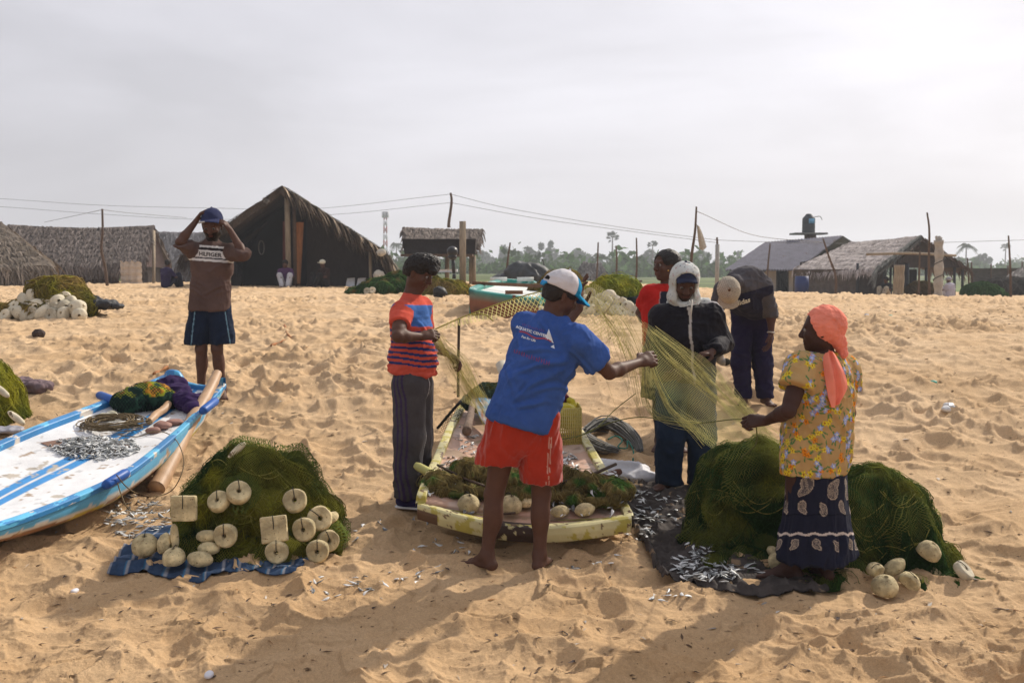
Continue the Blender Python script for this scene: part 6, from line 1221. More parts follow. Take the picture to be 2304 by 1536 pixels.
# ---- load of the yellow boat
mb = MB(); a, b_ = W(1050, 980, 7.05)+np.array([0, 0, .03]), W(1068, 905, 7.95)+np.array([0, 0, .05]); t = np.linspace(0, 1, 24); mb.tube(a*(1-t)[:, None]+b_*t[:, None], .034-.012*t+.002*np.sin(t*20), 14); obj('wooden_club', mb, M('wood_grey', (.16, .11, .08), rough=.85, var=.35, streak=(4, 4, 1), scale=12), label='weathered round club lying along the left side of the yellow boat', cat='wood')
mb = MB(); ax = nrm(W(1112, 975, 7.2)-W(1085, 905, 7.9)); rt = nrm(np.cross(ax, (0, 0, 1))); c0 = (W(1112, 975, 7.2)+W(1085, 905, 7.9))/2+np.array([0, 0, .05]); mb.sphere(c0, (.085, .42, .014), 30, 16, R=np.stack([rt, ax, np.cross(rt, ax)], 1)); V, Q, T, C = mb.arrays(); tt = vnoise(V*22, 4); C = np.ones((len(V), 3))*(.05, .24, .45); C[tt > .15] = (.42, .36, .34); C[tt < -.45] = (.30, .06, .04); obj('paddle', (V, Q, T, C), paint('paint_paddle'), label='flaking blue painted paddle blade on the deck behind the man in blue', cat='paddle')
def crate(c, sx, sy, sz, mat):
    e = empty('crate', c, 'yellow plastic crate with a bag in it at the right rim of the boat', 'crate'); c = np.asarray(c)
    for nm, p, s_ in (('side_panel', (0, -sy/2, sz/2), (sx, .010, sz)), ('side_panel', (0, sy/2, sz/2), (sx, .010, sz)), ('side_panel', (-sx/2, 0, sz/2), (.010, sy-.012, sz)), ('side_panel', (sx/2, 0, sz/2), (.010, sy-.012, sz))):
        mb = MB(); ax_ = 0 if s_[0] > s_[1] else 1; nC = 14; nR = 10; ln = s_[ax_]
        for i in range(nC+1):
            q_ = [0, 0, 0]; q_[ax_] = -ln/2+ln*i/nC; mb.box(c+np.array(p)+np.array(q_), (.010 if ax_ == 0 else .008, .008 if ax_ == 0 else .010, sz))
        for i in range(nR+1): mb.box(c+np.array([p[0], p[1], 0])+np.array([0, 0, .004+(sz-.008)*i/nR]), (s_[0] if ax_ == 0 else .006, .006 if ax_ == 0 else s_[1], .008 if 0 < i < nR else .022))
        obj(nm, mb, mat, parent=e, smooth=False)
    mb = MB(); mb.box(c+np.array([0, 0, .008]), (sx-.02, sy-.02, .012)); obj('base', mb, mat, parent=e, smooth=False)
cc_ = W(1272, 992, 7.25); crate(cc_, .21, .30, .26, M('crate_yellow', (.58, .48, .14), rough=.5, var=.15, transl=.2))
lump('plastic_bag', 'bright yellow plastic bag filling the top of the yellow crate', 'bag', [(cc_+np.array([0, -.02, .19]), (.08, .11, .075)), (cc_+np.array([.03, .08, .24]), (.05, .06, .06))], M('bag_yellow', (.62, .52, .02), rough=.35, var=.15, transl=.3), amp=.018, seed=3, fs=14, h=.007)
lump('cloth_bundle', 'dark maroon cloth stuffed behind the yellow bag in the crate', 'cloth', [(cc_+np.array([-.03, .10, .27]), (.07, .06, .07))], CL('cloth_maroon'), amp=.015, seed=6, fs=14, h=.007, colf=lambda V: np.ones((len(V), 3))*(.06, .012, .02))
mb = MB(); mb.tube([W(1152, 880, 8.2), W(1140, 850, 8.3), W(1128, 818, 8.4)], [.05, .052, .050], 18); obj('bamboo_stump', mb, M('bamboo_pale', (.48, .44, .36), rough=.6, var=.15), label='pale upright bamboo end rising behind the left hip of the man in blue', cat='pole')
mb = MB(); p_ = [G(1031, 892)*1.0, W(1031, 830, 8.9), W(1032, 770, 8.9), W(1033, 715, 8.9)]; p_[0] = W(1031, 893, 8.9); mb.tube(crom(p_, 14), .0125, 8); obj('stick', mb, M('stick_dark', (.05, .035, .025), rough=.8, var=.4, dark=((.35, .25, .15), 8, .58)), label='thin dark stick standing in the sand just beyond the far end of the yellow boat', cat='stick')
lump('pale_dark_tip_shape', 'pale muzzle-like shape with a dark tip sticking out beside the hooded man', 'cloth', [(W(1618, 800, 7.1), (.030, .03, .055)), (W(1630, 814, 7.1), (.040, .03, .025))], CL('pale_shape'), amp=.004, seed=3, h=.006, colf=lambda V: np.where((xpix(V) > 1634)[:, None], np.array((.03, .025, .02)), np.array((.42, .38, .34))))  # plain lump standing in for a likely dog's muzzle
def onsurf(x, y, d_): return W(x, y, d_)
# ---- litter
stickm = M('litter_husk', (.30, .13, .05), rough=.9, var=.4, scale=30)
for pts_, lb in (([(610, 783), (630, 775), (650, 770)], 'dry orange flower stalk on the sand behind the striped young man'), ([(640, 735), (646, 755), (655, 765)], 'thin pale stalk standing in the sand above the orange flower stalk'), ([(345, 848), (365, 838), (382, 828)], 'dry curled leaf on the sand beyond the white boat')):
    mb = MB(); mb.tube(crom([gl(x, y, .03) for x, y in pts_], 12), [.012+.008*math.sin(i) for i in range(12)], 6); obj('dry_stalk', mb, stickm, label=lb, cat='plant litter')
lump('crushed_bottle', 'crushed clear bottle on the bare sand at the right', 'bottle', [(gl(2138, 920), (.045, .07, .022)), (gl(2128, 927), (.035, .045, .022))], M('bottle_white', (.6, .6, .6), rough=.3, var=.2), amp=.010, seed=2, fs=20, h=.007)
lump('coconut_husk', 'small dark husk lying alone on the sand at the far left', 'husk', [(gl(87, 760, .05), (.07, .07, .06))], M('husk_dark', (.05, .035, .03), rough=.9, var=.3), amp=.01, seed=2, fs=14, h=.01)
for x, y, c_ in ((1225, 668, 0), (168, 1332, 1), (470, 1522, 1), (2100, 862, 2), (1950, 710, 1), (2004, 712, 2)):
    lump('litter_scrap', ['white scrap', 'pale shell-like scrap', 'small green scrap'][c_]+' on the sand '+{1225: 'near the net strip', 168: 'at the lower left', 470: 'at the bottom edge left of centre', 2100: 'at the right, halfway up', 1950: 'far right in front of the thatched shed', 2004: 'far right beside the white scrap'}[x], 'litter', [(gl(x, y, .01), (.018+.0000*x, .03, .012)) if y > 900 else (gl(x, y, .01), (.035, .05, .018))], M('scrap_%d' % c_, [(.6, .6, .6), (.62, .62, .66), (.05, .30, .22)][c_], rough=.5), amp=.003, seed=x, fs=20, h=.006 if y > 900 else .015)
# ------------------------------------------------------------------ small fish
def fishmesh(seed):
    R_ = random.Random(seed); mb = MB(); t = np.linspace(0, 1, 9); L_ = .060; prof = [.08, .60, .92, 1, .92, .72, .45, .22, .10]; bend = R_.uniform(-.012, .012)
    n = 8; an = np.arange(n)*2*math.pi/n; V = []
    for a_, r in zip(t, prof):
        for q_ in an: V.append((a_*L_-L_/2, math.sin(q_)*.0100*r+bend*math.sin(math.pi*a_), math.cos(q_)*.0042*r))
    V = np.array(V); i, j = np.meshgrid(np.arange(8), np.arange(n), indexing='ij'); j2 = (j+1) % n; Q = np.stack([i*n+j, i*n+j2, (i+1)*n+j2, (i+1)*n+j], -1).reshape(-1, 4)
    C = np.where((V[:, 1] > .004)[:, None], np.array((.15, .16, .16)), np.array((.64, .65, .64))); mb.add(V, Q, None, C)
    x = L_/2-.001; mb.add([[x-.003, -.001, 0], [x+.013, -.009, .0005], [x+.008, 0, 0], [x+.013, .009, .0005]], [[0, 1, 2, 3]], None, (.25, .25, .23)); mb.add([[-.002, .008, 0], [.010, .007, 0], [.006, .013, 0]], None, [[0, 1, 2]], (.3, .3, .28))
    mb.sphere((-L_/2+.010, 0, .0033), .0017, 6, 4, col=(.02, .02, .02)); V, Q, T, C = mb.arrays(); me = rawmesh('small_fish', V, Q, T, C); me.materials.append(M('fish_skin', rough=.42, var=.12, attr=True, spec=.4, metal=.0)); return me, (V, Q, T, C)
FM = [fishmesh(i) for i in range(4)]
RF = random.Random(11); stuff = MB(); NF = [0]
def fish(p, n_, label, group, sc=1., indiv=True, tilt=.25):
    me, arr = FM[RF.randrange(4)]; z = (Vector(n_)+Vector((RF.gauss(0, tilt), RF.gauss(0, tilt), 0))).normalized(); q = z.to_track_quat('Z', 'Y') @ Quaternion((0, 0, 1), RF.uniform(0, 6.28)) @ Quaternion((1, 0, 0), RF.choice((0, math.pi))*1.0+RF.gauss(0, .3)); s = sc*RF.uniform(.75, 1.15)
    if indiv and NF[0] < 298:
        NF[0] += 1; o = bpy.data.objects.new('small_fish', me); COL.objects.link(o); o.location = p; o.rotation_mode = 'QUATERNION'; o.rotation_quaternion = q; o.scale = (s,)*3; tag(o, label, 'fish', group)
    else:
        V, Q, T, C = arr; R3 = np.array(q.to_matrix()); stuff.add(V*s@R3.T+np.asarray(p), Q, T, C)
def ell_rand(cx, cy, rx, ry, pw=.5):
    a = RF.uniform(0, 6.283); r = RF.random()**pw; return cx+rx*r*math.cos(a), cy+ry*r*math.sin(a)
for i in range(620):
    x, y = ell_rand(215, 1010, 98, 25, .62); e = 1-((x-215)/98)**2-((y-1010)/25)**2; hz = .045*max(0, e)*RF.random(); fish(od(BW, x, y, .008+hz), (0, 0, 1), 'silver fish in the heap on the white boat', 'small fish heaped on the white boat', indiv=(i < 95), tilt=.35)
pw = lambda *a: None
mb = MB(); pts = [od(BW, x, y, .006) for x, y in ((88, 999), (160, 988), (230, 990), (312, 1010), (250, 1022), (150, 1020))]; ctr = np.mean(pts, 0); mb.add(np.array(pts+[ctr]), None, [[i, (i+1) % 6, 6] for i in range(6)]); obj('hatch_stain', mb, M('stain_brown', (.16, .09, .06), rough=.6, var=.3), parent=wb)
for cx, cy, rx, ry, n in ((1015, 1045, 35, 18, 26), (1060, 1010, 30, 14, 16), (1080, 985, 22, 10, 8), (1040, 975, 20, 22, 4), (1268, 1045, 34, 26, 60), (1300, 1075, 30, 10, 16)):
    for i in range(n): x, y = ell_rand(cx, cy, rx, ry); fish(od(BY, x, y, .008), (0, 0, 1), 'silver fish on the pink deck of the yellow boat', 'small fish on the pink deck', indiv=(i < n*.45))
for i in range(46):
    x = RF.uniform(960, 1400); y = RF.uniform(1075, 1160); x = x if not 1075 < x < 1240 else x+RF.choice((-140, 150)); dd = 5.80+(1150-y)/1150*4.6; fish(fd(x, y, .0)+np.array([0, -.03, .055 if y < 1130 else .012]), (0, -.3, 1), 'silver fish caught in the net on the front of the yellow boat', 'small fish in the net on the yellow boat', indiv=(i % 2 == 0))
bt_ = BVHTree.FromPolygons(tarp_g.reshape(-1, 3).tolist(), [[a*130+b, (a+1)*130+b, (a+1)*130+b+1, a*130+b+1] for a in range(159) for b in range(129)])
def ontarp(x, y):
    o_ = Vector((0, 0, EYE)); p = W(x, y, 6.); h_ = bt_.ray_cast(o_, (Vector(p)-o_).normalized()); return np.array(h_[0]) if h_[0] else G(x, y)
for cx, cy, rx, ry, n in ((1590, 1285, 75, 24, 70), (1560, 1255, 50, 14, 24), (1470, 1160, 55, 26, 30), (1440, 1115, 40, 18, 26), (1590, 1180, 90, 22, 14), (1600, 1225, 80, 18, 16), (1660, 1290, 70, 25, 12), (1500, 1120, 30, 10, 8), (1440, 1200, 30, 20, 14)):
    for i in range(n): x, y = ell_rand(cx, cy, rx, ry); fish(ontarp(x, y)+np.array([0, 0, .007]), (0, 0, 1), 'silver fish scattered over the dark sheet', 'small fish on the dark sheet', indiv=(i < n*.42))
for cx, cy, rx, ry, n in ((780, 1320, 95, 26, 22), (1000, 1240, 110, 30, 14), (930, 1290, 60, 30, 8), (1330, 1270, 60, 20, 8), (1520, 1345, 60, 14, 7), (820, 1190, 60, 40, 8), (950, 1160, 40, 20, 6)):
    for i in range(n): x, y = ell_rand(cx, cy, rx, ry); p = G(x, y); p[2] = gs(p[0], p[1])+.006; fish(p, (0, 0, 1), 'small fish dropped on the trodden sand', 'small fish fallen on the sand', indiv=(i < n*.6))
for i in range(150):
    x, y = ell_rand(310, 1165, 75, 42); p = G(x, y); p[2] = gs(p[0], p[1])+.008; fish(p, (0, 0, 1), 'fish among the scraps between the white boat and the blue cloth', 'small fish beside the blue cloth', indiv=(i < 25))
obj('fish_heaps', stuff, M('fish_skin', None), kind='stuff', label='heaped and scattered small silver fish too many to count', origin=(0, 5.5, 0))

# husk flakes, twigs and shell bits trodden into the sand
R = np.random.default_rng(77); mb = MB(); lc = [(.10, .06, .035), (.20, .13, .07), (.05, .035, .03), (.45, .40, .34), (.28, .14, .05)]
for i in range(2600):
    far = R.random() < .35
    x, y = (R.uniform(1500, 2304), R.normal(712, 16)) if far else (R.uniform(0, 2304), R.uniform(690, 1530)); y = max(y, 668)
    p = G(x, y); h_ = gs(p[0], p[1]); l = R.uniform(.006, .035)*(1+.10*max(0, p[1]-6)); a = R.uniform(0, 3.14); d_ = np.array([math.cos(a), math.sin(a), R.normal(0, .15)])*l; s_ = np.array([-math.sin(a), math.cos(a), 0])*l*R.uniform(.06, .35); c = np.array([p[0], p[1], h_+.002])
    mb.add([c-d_, c+s_+(0, 0, l*.15), c+d_, c-s_+(0, 0, l*.1)], [[0, 1, 2, 3]], None, np.array(lc[R.choice(5, p=[.3, .3, .2, .12, .08])])*R.uniform(.6, 1.3))
obj('beach_litter', mb, M('litter_mix', rough=.9, attr=True, var=.2), kind='stuff', label='husk flakes, twigs and shell bits trodden into the sand', origin=(0, 8, 0), smooth=False)
# odds and ends on the yellow boat: sticks and slack line among the net
for i, (pts_, r_, lb) in enumerate([([(985, 1070), (1040, 1098), (1090, 1118)], .008, 'thin wet stick lying in the net left of the legs of the man in blue'), ([(1255, 1110), (1310, 1100), (1385, 1068)], .010, 'dark stick lying across the net towards the right crossbar end'), ([(1090, 1150), (1120, 1160), (1160, 1158)], .007, 'short stick on the front edge of the pink deck')]):
    mb = MB(); P = [fd(x, y, .075 if y < 1125 else .02)+np.array([0, -.03, 0]) for x, y in pts_]; mb.tube(crom(P, 10), r_, 6); obj('stick', mb, M('wood_wet', None), label=lb, cat='stick')
# ------------------------------------------------------------------ huts
def thatchmat(name, c1, **k): return M(name, rough=.95, attr=True, var=.30, scale=16, bump=.03, bscale=26, **k)
th = thatchmat('thatch', None)
def thatch(name, parent, A, B, Cc_, Dd, n, ln=.5, wd=.035, th_=.12, col=(.16, .12, .085), col2=(.26, .21, .16), seed=1, sag=.06, mat=th, eave=1.3, side=.16, amp=.05):
    """roof slab: A-B ridge, D-C eave (A above D); layered leaf strips hang down the slope"""
    A, B, Cx, D = [np.asarray(x, float) for x in (A, B, Cc_, Dd)]; R = np.random.default_rng(seed); nu, nv = 44, 22; u = np.linspace(0, 1, nu)[:, None, None]; v = np.linspace(0, 1, nv)[None, :, None]
    P = (A*(1-u)+B*u)*(1-v)+(D*(1-u)+Cx*u)*v; nn = nrm(np.cross(B-A, D-A)); nn = nn if nn[2] > 0 else -nn
    P = P+nn*(amp*fbm(P.reshape(-1, 3)*1.1, 3, seed).reshape(nu, nv, 1)); P[..., 2] -= sag*np.sin(math.pi*u[..., 0]); c1, c2 = np.array(col), np.array(col2)
    cc = np.clip(.5+.9*fbm(P.reshape(-1, 3)*1.4, 3, seed+1), 0, 1)[:, None]; C = c1*(1-cc)+c2*cc
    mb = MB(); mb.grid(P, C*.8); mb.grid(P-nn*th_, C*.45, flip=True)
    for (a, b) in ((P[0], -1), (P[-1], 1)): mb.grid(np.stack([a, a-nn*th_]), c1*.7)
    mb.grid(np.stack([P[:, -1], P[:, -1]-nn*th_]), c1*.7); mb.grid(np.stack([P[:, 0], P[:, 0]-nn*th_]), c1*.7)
    dn = nrm((D+Cx-A-B)); al = nrm(B-A); bl = []
    uu_, vv_ = R.random(n), np.floor(R.random(n)*9)/8.6+R.normal(0, .02, n); vv_ = np.clip(vv_, 0, 1.0); ef = R.random(n) < .22; vv_[ef] = 1.0; sf = (~ef) & (R.random(n) < side); uu_[sf] = np.where(R.random(sf.sum()) < .5, 0., 1.)
    for i in range(n):
        p = (A*(1-uu_[i])+B*uu_[i])*(1-vv_[i])+(D*(1-uu_[i])+Cx*uu_[i])*vv_[i]+nn*(.03+amp*fbm(np.array([p0 for p0 in [(A*(1-uu_[i])+B*uu_[i])]]), 1, 1)[0]*0); p[2] -= sag*math.sin(math.pi*uu_[i])
        l = ln*R.uniform(.5, 1.3)*(eave if ef[i] else 1); d_ = dn+al*R.normal(0, .22)+nn*R.uniform(.0, .10); d_ = nrm(d_)
        if ef[i] or sf[i]: d_ = nrm(d_*.6+np.array([0, 0, -1])*R.uniform(.3, 1.3)+al*(R.normal(0, .3)))
        w_ = wd*R.uniform(.5, 1.4); s_ = nrm(np.cross(d_, nn))*w_/2; e = p+d_*l+np.array([0, 0, -.10*l]); m_ = p+d_*l*.55+nn*.02; t = R.random(); c = (c1*(1-t)+c2*t)*R.uniform(.55, 1.3)
        bl.append((np.array([p-s_, p+s_, m_+s_*.9, m_-s_*.9, e+s_*.15, e-s_*.15]), c))
    for V_, c in bl: mb.add(V_, [[0, 1, 2, 3], [3, 2, 4, 5]], None, c)
    return obj(name, mb, mat, parent=parent, smooth=False)
def panel(name, parent, pts, mat, th_=.06, col=None):
    """upright board: quad pts a b c d with thickness"""
    P = np.array(pts, float); n = nrm(np.cross(P[1]-P[0], P[2]-P[0]))*th_; k = len(P); V = np.concatenate([P, P+n]); Q = [[i, (i+1) % k, k+(i+1) % k, k+i] for i in range(k)]; mb = MB()
    c = P.mean(0); T = [[i, (i+1) % k, 2*k] for i in range(k)]+[[k+(i+1) % k, k+i, 2*k+1] for i in range(k)]; mb.add(np.concatenate([V, [c, c+n]]), Q, T, col); return obj(name, mb, mat, parent=parent, smooth=False)
def pole(name, parent, pts, r, mat, label=None, cat=None, group=None, n=7):
    mb = MB(); P = crom(np.array(pts, float), 12) if len(pts) > 2 else np.array(pts, float); r_ = np.linspace(r[0], r[1], len(P)) if not np.isscalar(r) else r; mb.tube(P, r_, n); return obj(name, mb, mat, parent=parent, label=label, cat=cat, group=group)
wdk = M('wood_post', (.10, .065, .045), rough=.9, var=.35, scale=8, streak=(3, 3, .6), bump=.01, bscale=30); wgr = M('wood_weathered', (.26, .21, .15), rough=.9, var=.3, scale=8, streak=(3, 3, .5), bump=.01, bscale=30)
wal = M('woven_wall', (.020, .013, .011), rough=.95, var=.35, scale=10, streak=(2, 2, .5), bump=.02, bscale=20); wbr = M('plank_wall', (.16, .085, .055), rough=.9, var=.3, scale=6, streak=(.6, .6, 5), bump=.015, bscale=14)
Z = lambda p, z: np.array([p[0], p[1], z])
def gp(px, d, dz=0.): p = W(px, 640, d); p[2] = gz(p[0], p[1])+dz; return p
# ---- big open-fronted hut
d = 35.; ap = W(642, 422, d); le = W(418, 575, d); re = W(868, 566, d); bk = np.array([-1.2, 8.0, 0.]); fr = np.array([.0, -.5, 0])
bh = empty('thatched_hut', gp(640, d), 'big dark thatched hut with an open gable front behind the man raising his cap', 'hut')
tc1, tc2 = (.10, .070, .050), (.21, .155, .115)
thatch('roof_slope', bh, ap+fr, ap+bk, re+bk, re+fr, 3200, ln=.75, wd=.07, th_=.26, col=tc1, col2=(.40, .31, .22), seed=3, sag=.0, amp=.14, side=.5)
thatch('roof_slope', bh, ap+fr, ap+bk, le+bk, le+fr, 1500, ln=.6, wd=.06, th_=.24, col=tc1, col2=tc2, seed=4, sag=.0, amp=.07)
thatch('leaning_wall', bh, re+fr*.5+np.array([-.25, 0, .15]), re+bk+np.array([-.25, 0, .15]), gp(897, d)+bk+np.array([.1, 0, -.05]), gp(897, d)+fr+np.array([.1, 0, -.05]), 900, ln=.6, wd=.06, th_=.16, col=tc1, col2=tc2, seed=5, sag=0)
bb = gp(640, d+8); panel('back_wall', bh, [gp(520, d+7.4)+np.array([0, 0, -.1]), gp(852, d+7.4)+np.array([0, 0, -.1]), W(848, 575, d+7.4), W(640, 442, d+7.4), W(560, 530, d+7.4), W(520, 560, d+7.4)], wal)
panel('side_wall', bh, [gp(520, d+.3)+np.array([0, 0, -.1]), gp(520, d+7.4)+np.array([0, 0, -.1]), W(520, 560, d+7.4), W(520, 565, d+.3)], wal)
panel('front_wall', bh, [gp(692, d+.4)+np.array([0, 0, -.1]), gp(868, d+.4)+np.array([0, 0, -.1]), W(864, 578, d+.4), W(692, 462, d+.4)], wal)
panel('front_wall', bh, [gp(520, d+.5)+np.array([0, 0, -.1]), gp(542, d+.5)+np.array([0, 0, -.1]), W(556, 548, d+.5), W(596, 508, d+.5), W(604, 500, d+.5), W(560, 530, d+.5), W(520, 562, d+.5)], wal)
panel('interior_shade_sheet', bh, [gp(548, d+2.), gp(690, d+2.), W(690, 470, d+2.), W(650, 452, d+2.), W(590, 505, d+2.), W(548, 545, d+2.)], M('black_cloth_and_shade', (.012, .011, .012), rough=.95))  # added black sheet standing in for the shade inside the hut
pole('post', bh, [gp(650, d-.25, -.1), W(646, 430, d-.25)], .10, wgr); pole('post', bh, [gp(664, d-.1, -.1), W(662, 440, d-.1)], .07, wdk); pole('post', bh, [gp(834, d, -.1), W(833, 560, d)], .06, wgr)
panel('hanging_board', bh, [gp(668, d-.05, .1), gp(676, d-.05, .1), W(684, 500, d-.05), W(664, 500, d-.05)], M('board_orange', (.24, .095, .03), rough=.8, var=.3, streak=(3, 3, .5)))
panel('hanging_board', bh, [gp(637, d+.05, .2), gp(652, d+.05, .2), W(652, 498, d+.05), W(637, 498, d+.05)], M('board_red', (.12, .035, .03), rough=.8, var=.3, streak=(3, 3, .5)))
for i, (y0, y1) in enumerate(((440, 575), (447, 568), (455, 580))): pole('rafter', bh, [W(632, y0, d+1.5+i*2), W(452, y1, d+1.5+i*2)], .05, wdk)
mb = MB(); tt = np.linspace(0, 2*math.pi, 20); cc0 = W(588, 557, d+1.2); mb.tube([cc0+np.array([.10*math.cos(a), 0, .25*math.sin(a)]) for a in tt], .02, 6); obj('rope_loop', mb, M('cord_grey', (.2, .19, .17), rough=.9), label='loop of rope hanging inside the big hut', cat='rope')
mb = MB(); mb.sphere(W(600, 452, d-.4), (.16, .12, .13), 12, 8, noise=.3); obj('hanging_bundle', mb, M('cord_grey', None), label='small grey bundle hung under the left eave of the big hut', cat='bundle')
for x, y, r_, nm in ((858, 568, .17, 'upper'), (852, 618, .20, 'lower')):
    mb = MB(); mb.sphere(W(x, y, d-.7), (r_, r_*.8, r_*.75), 12, 8, noise=.3, seed=x); obj('pale_bundle', mb, M('bundle_pale', (.45, .42, .36), rough=.8, var=.2), label=nm+' pale bundle at the right corner of the big hut', cat='bundle')
for x in (788, 812): panel('plastic_sheet', None, [gp(x-10, d-.2, .02), gp(x+10, d-.2, .02), gp(x+11, d-.2, .32), gp(x-6, d-.2, .30)], M('scrap_white', (.5, .52, .55), rough=.5, var=.2)).update_tag()
for o in [o for o in COL.objects if o.name.startswith('plastic_sheet') and 'label' not in o.keys()]: tag(o, ('right' if o.location.x > -5.5 else 'left')+' one of two grey sheets leaning by the floor inside the big hut', 'sheet')
# ---- small raised store on posts
d = 40.; st_ = empty('raised_store', gp(990, d), 'small thatched store raised on posts left of the square wooden post', 'hut')
thatch('roof_slope', st_, W(908, 512, d+1), W(1084, 516, d+1), W(1078, 548, d-.6), W(912, 545, d-.6), 700, ln=.4, wd=.07, th_=.22, col=(.12, .095, .08), col2=(.24, .20, .17), seed=8, sag=.02)
thatch('roof_slope', st_, W(908, 512, d+1), W(1084, 516, d+1), W(1078, 548, d+2.8), W(912, 545, d+2.8), 200, ln=.4, wd=.07, th_=.2, col=(.12, .095, .08), col2=(.24, .20, .17), seed=9, sag=.02)
panel('wall', st_, [W(920, 573, d-.1), W(1072, 573, d-.1), W(1074, 540, d-.1), W(914, 540, d-.1)], wal, th_=1.6)
panel('floor', st_, [W(915, 578, d-.3), W(1068, 578, d-.3), W(1068, 573, d-.3), W(915, 573, d-.3)], wdk, th_=2.2)
for x, dd in ((934, d), (1006, d), (1066, d), (940, d+1.7), (1060, d+1.7)): pole('post', st_, [gp(x, dd, -.1), W(x, 575, dd)], .09, wgr)
d = 25.5; mb = MB(); a, b_ = gp(1041, d, -.2), W(1041, 498, d); mb.bar(a, b_, .16, .14, up=(0, 1, 0)); obj('wooden_post', mb, wgr, label='square wooden post standing in front of the raised store', cat='post')
d = 30; om = empty('outboard_motor', W(1018, 640, d), 'black outboard motor hung from the raised store', 'motor')
mb = MB(); mb.sphere(W(1018, 566, d), (.17, .2, .16), 14, 10); mb.sphere(W(1018, 578, d), (.14, .16, .10), 14, 10); obj('cowl', mb, M('motor_black', (.015, .015, .017), rough=.4), parent=om); pole('shaft', om, [W(1019, 580, d), W(1021, 615, d)], .055, M('motor_black', None)); mb = MB(); mb.box(W(1022, 622, d), (.10, .2, .14)); obj('propeller_housing', mb, M('motor_black', None), parent=om)
panel('bench_top', om, [W(985, 612, d+1), W(1030, 612, d+1), W(1030, 606, d+1), W(985, 606, d+1)], M('scrap_white', None), th_=.5)
# ---- left huts
d = 44.; lh = empty('thatched_hut', gp(200, d), 'long low thatched hut with plank walls behind the bare pole on the left', 'hut')
l1, l2 = (.105, .082, .068), (.23, .19, .165)
thatch('roof_slope', lh, W(20, 506, d+2.5), W(346, 508, d+2.5), W(322, 590, d-.4), W(20, 592, d-.4), 2200, ln=.5, wd=.07, th_=.2, col=l1, col2=l2, seed=11, sag=.12, amp=.1)
thatch('roof_slope', lh, W(20, 506, d+2.5), W(346, 508, d+2.5), W(385, 590, d+5.5), W(20, 592, d+5.5), 300, ln=.5, wd=.07, th_=.2, col=l1, col2=l2, seed=12, sag=.1)
panel('wall', lh, [gp(100, d, -.1), gp(268, d, -.1), W(268, 590, d), W(100, 592, d)], wbr)
panel('gable', lh, [W(316, 600, d+.3), W(372, 602, d+3.), W(346, 512, d+2.2)], M('gable_dark', (.05, .03, .026), rough=.95, var=.3))
panel('side_wall', lh, [gp(300, d+.6, -.1), gp(372, d+5, -.1), W(372, 595, d+5), W(300, 600, d+.6)], wal)
pole('post', lh, [gp(346, d-.2, -.05), W(346, 520, d+1.9)], .07, wgr)
wp = M('white_tarp_wall', (.58, .50, .42), rough=.8, var=.12, scale=5, streak=(.5, .5, 4), bump=.03, bscale=8)
g = np.array([[Z(gp(272+46*a/12, d-.9), 0)+np.array([0, .06*math.sin(a*1.7)+.05*math.sin(b*2.2), gz(*gp(290, d-.9)[:2])+1.0*b/10*(1-.12*abs(math.sin(a*.9)))]) for b in range(11)] for a in range(13)]); mb = MB(); mb.grid(g); mb.grid(g+np.array([0, .04, 0]), flip=True); obj('tarp_screen', mb, wp, parent=lh)
d = 37.; dh = empty('thatched_hut', gp(30, d), 'sloping thatched hut cut off by the left edge of the view', 'hut')
thatch('roof_slope', dh, W(-260, 500, d+2.5), W(2, 500, d+2.5), W(118, 600, d-.6), W(-200, 610, d-.8), 1600, ln=.6, wd=.06, th_=.22, col=(.15, .118, .085), col2=(.29, .235, .18), seed=13, sag=0, amp=.12)
thatch('roof_slope', dh, W(-260, 500, d+2.5), W(2, 500, d+2.5), W(128, 595, d+5), W(-200, 600, d+5), 300, ln=.6, wd=.06, th_=.2, col=(.2, .16, .12), col2=(.34, .28, .22), seed=14, sag=0)
thatch('straw_wall', dh, W(-200, 606, d-.4), W(116, 598, d-.3), gp(122, d-.6), gp(-200, d-.6), 900, ln=.55, wd=.05, th_=.1, col=(.20, .13, .07), col2=(.40, .29, .16), seed=15, sag=0)
d = 52.; mh = empty('thatched_hut', gp(395, d), 'grey thatched hut partly hidden behind the man raising his cap', 'hut')
thatch('roof_slope', mh, W(345, 520, d+2), W(470, 522, d+2), W(470, 605, d-.5), W(350, 605, d-.5), 700, ln=.6, wd=.08, th_=.2, col=(.14, .13, .13), col2=(.26, .25, .25), seed=16, sag=.05); panel('wall', mh, [gp(372, d), gp(470, d), W(470, 600, d), W(372, 600, d)], M('meadow_wall', (.05, .04, .035), rough=.95, var=.3), th_=.1)
# ---- grey roofed house, right
d = 49.; rh = empty('block_house', gp(1740, d), 'pale house with a grey corrugated sheet roof behind the bending man', 'house')
cg = M('sheet_roof', (.150, .148, .180), rough=.85, var=.18, scale=3, streak=(1, 1, 1), bump=.0, spec=.05, dark=((.11, .09, .09), 1.6, .62))
def corr(name, parent, A, B, Cx, D, mat, waves=26, amp=.035):
    A, B, Cx, D = map(np.asarray, (A, B, Cx, D)); nu, nv = waves*6, 14; u = np.linspace(0, 1, nu)[:, None, None]; v = np.linspace(0, 1, nv)[None, :, None]; P = (A*(1-u)+B*u)*(1-v)+(D*(1-u)+Cx*u)*v; P[..., 2] += amp*np.sin(np.linspace(0, waves*2*math.pi, nu))[:, None]+.04*np.floor(v[..., 0]*3.99)*-.5; mb = MB(); mb.grid(P); mb.grid(P-np.array([0, 0, .05]), flip=True); return obj(name, mb, mat, parent=parent, smooth=False)
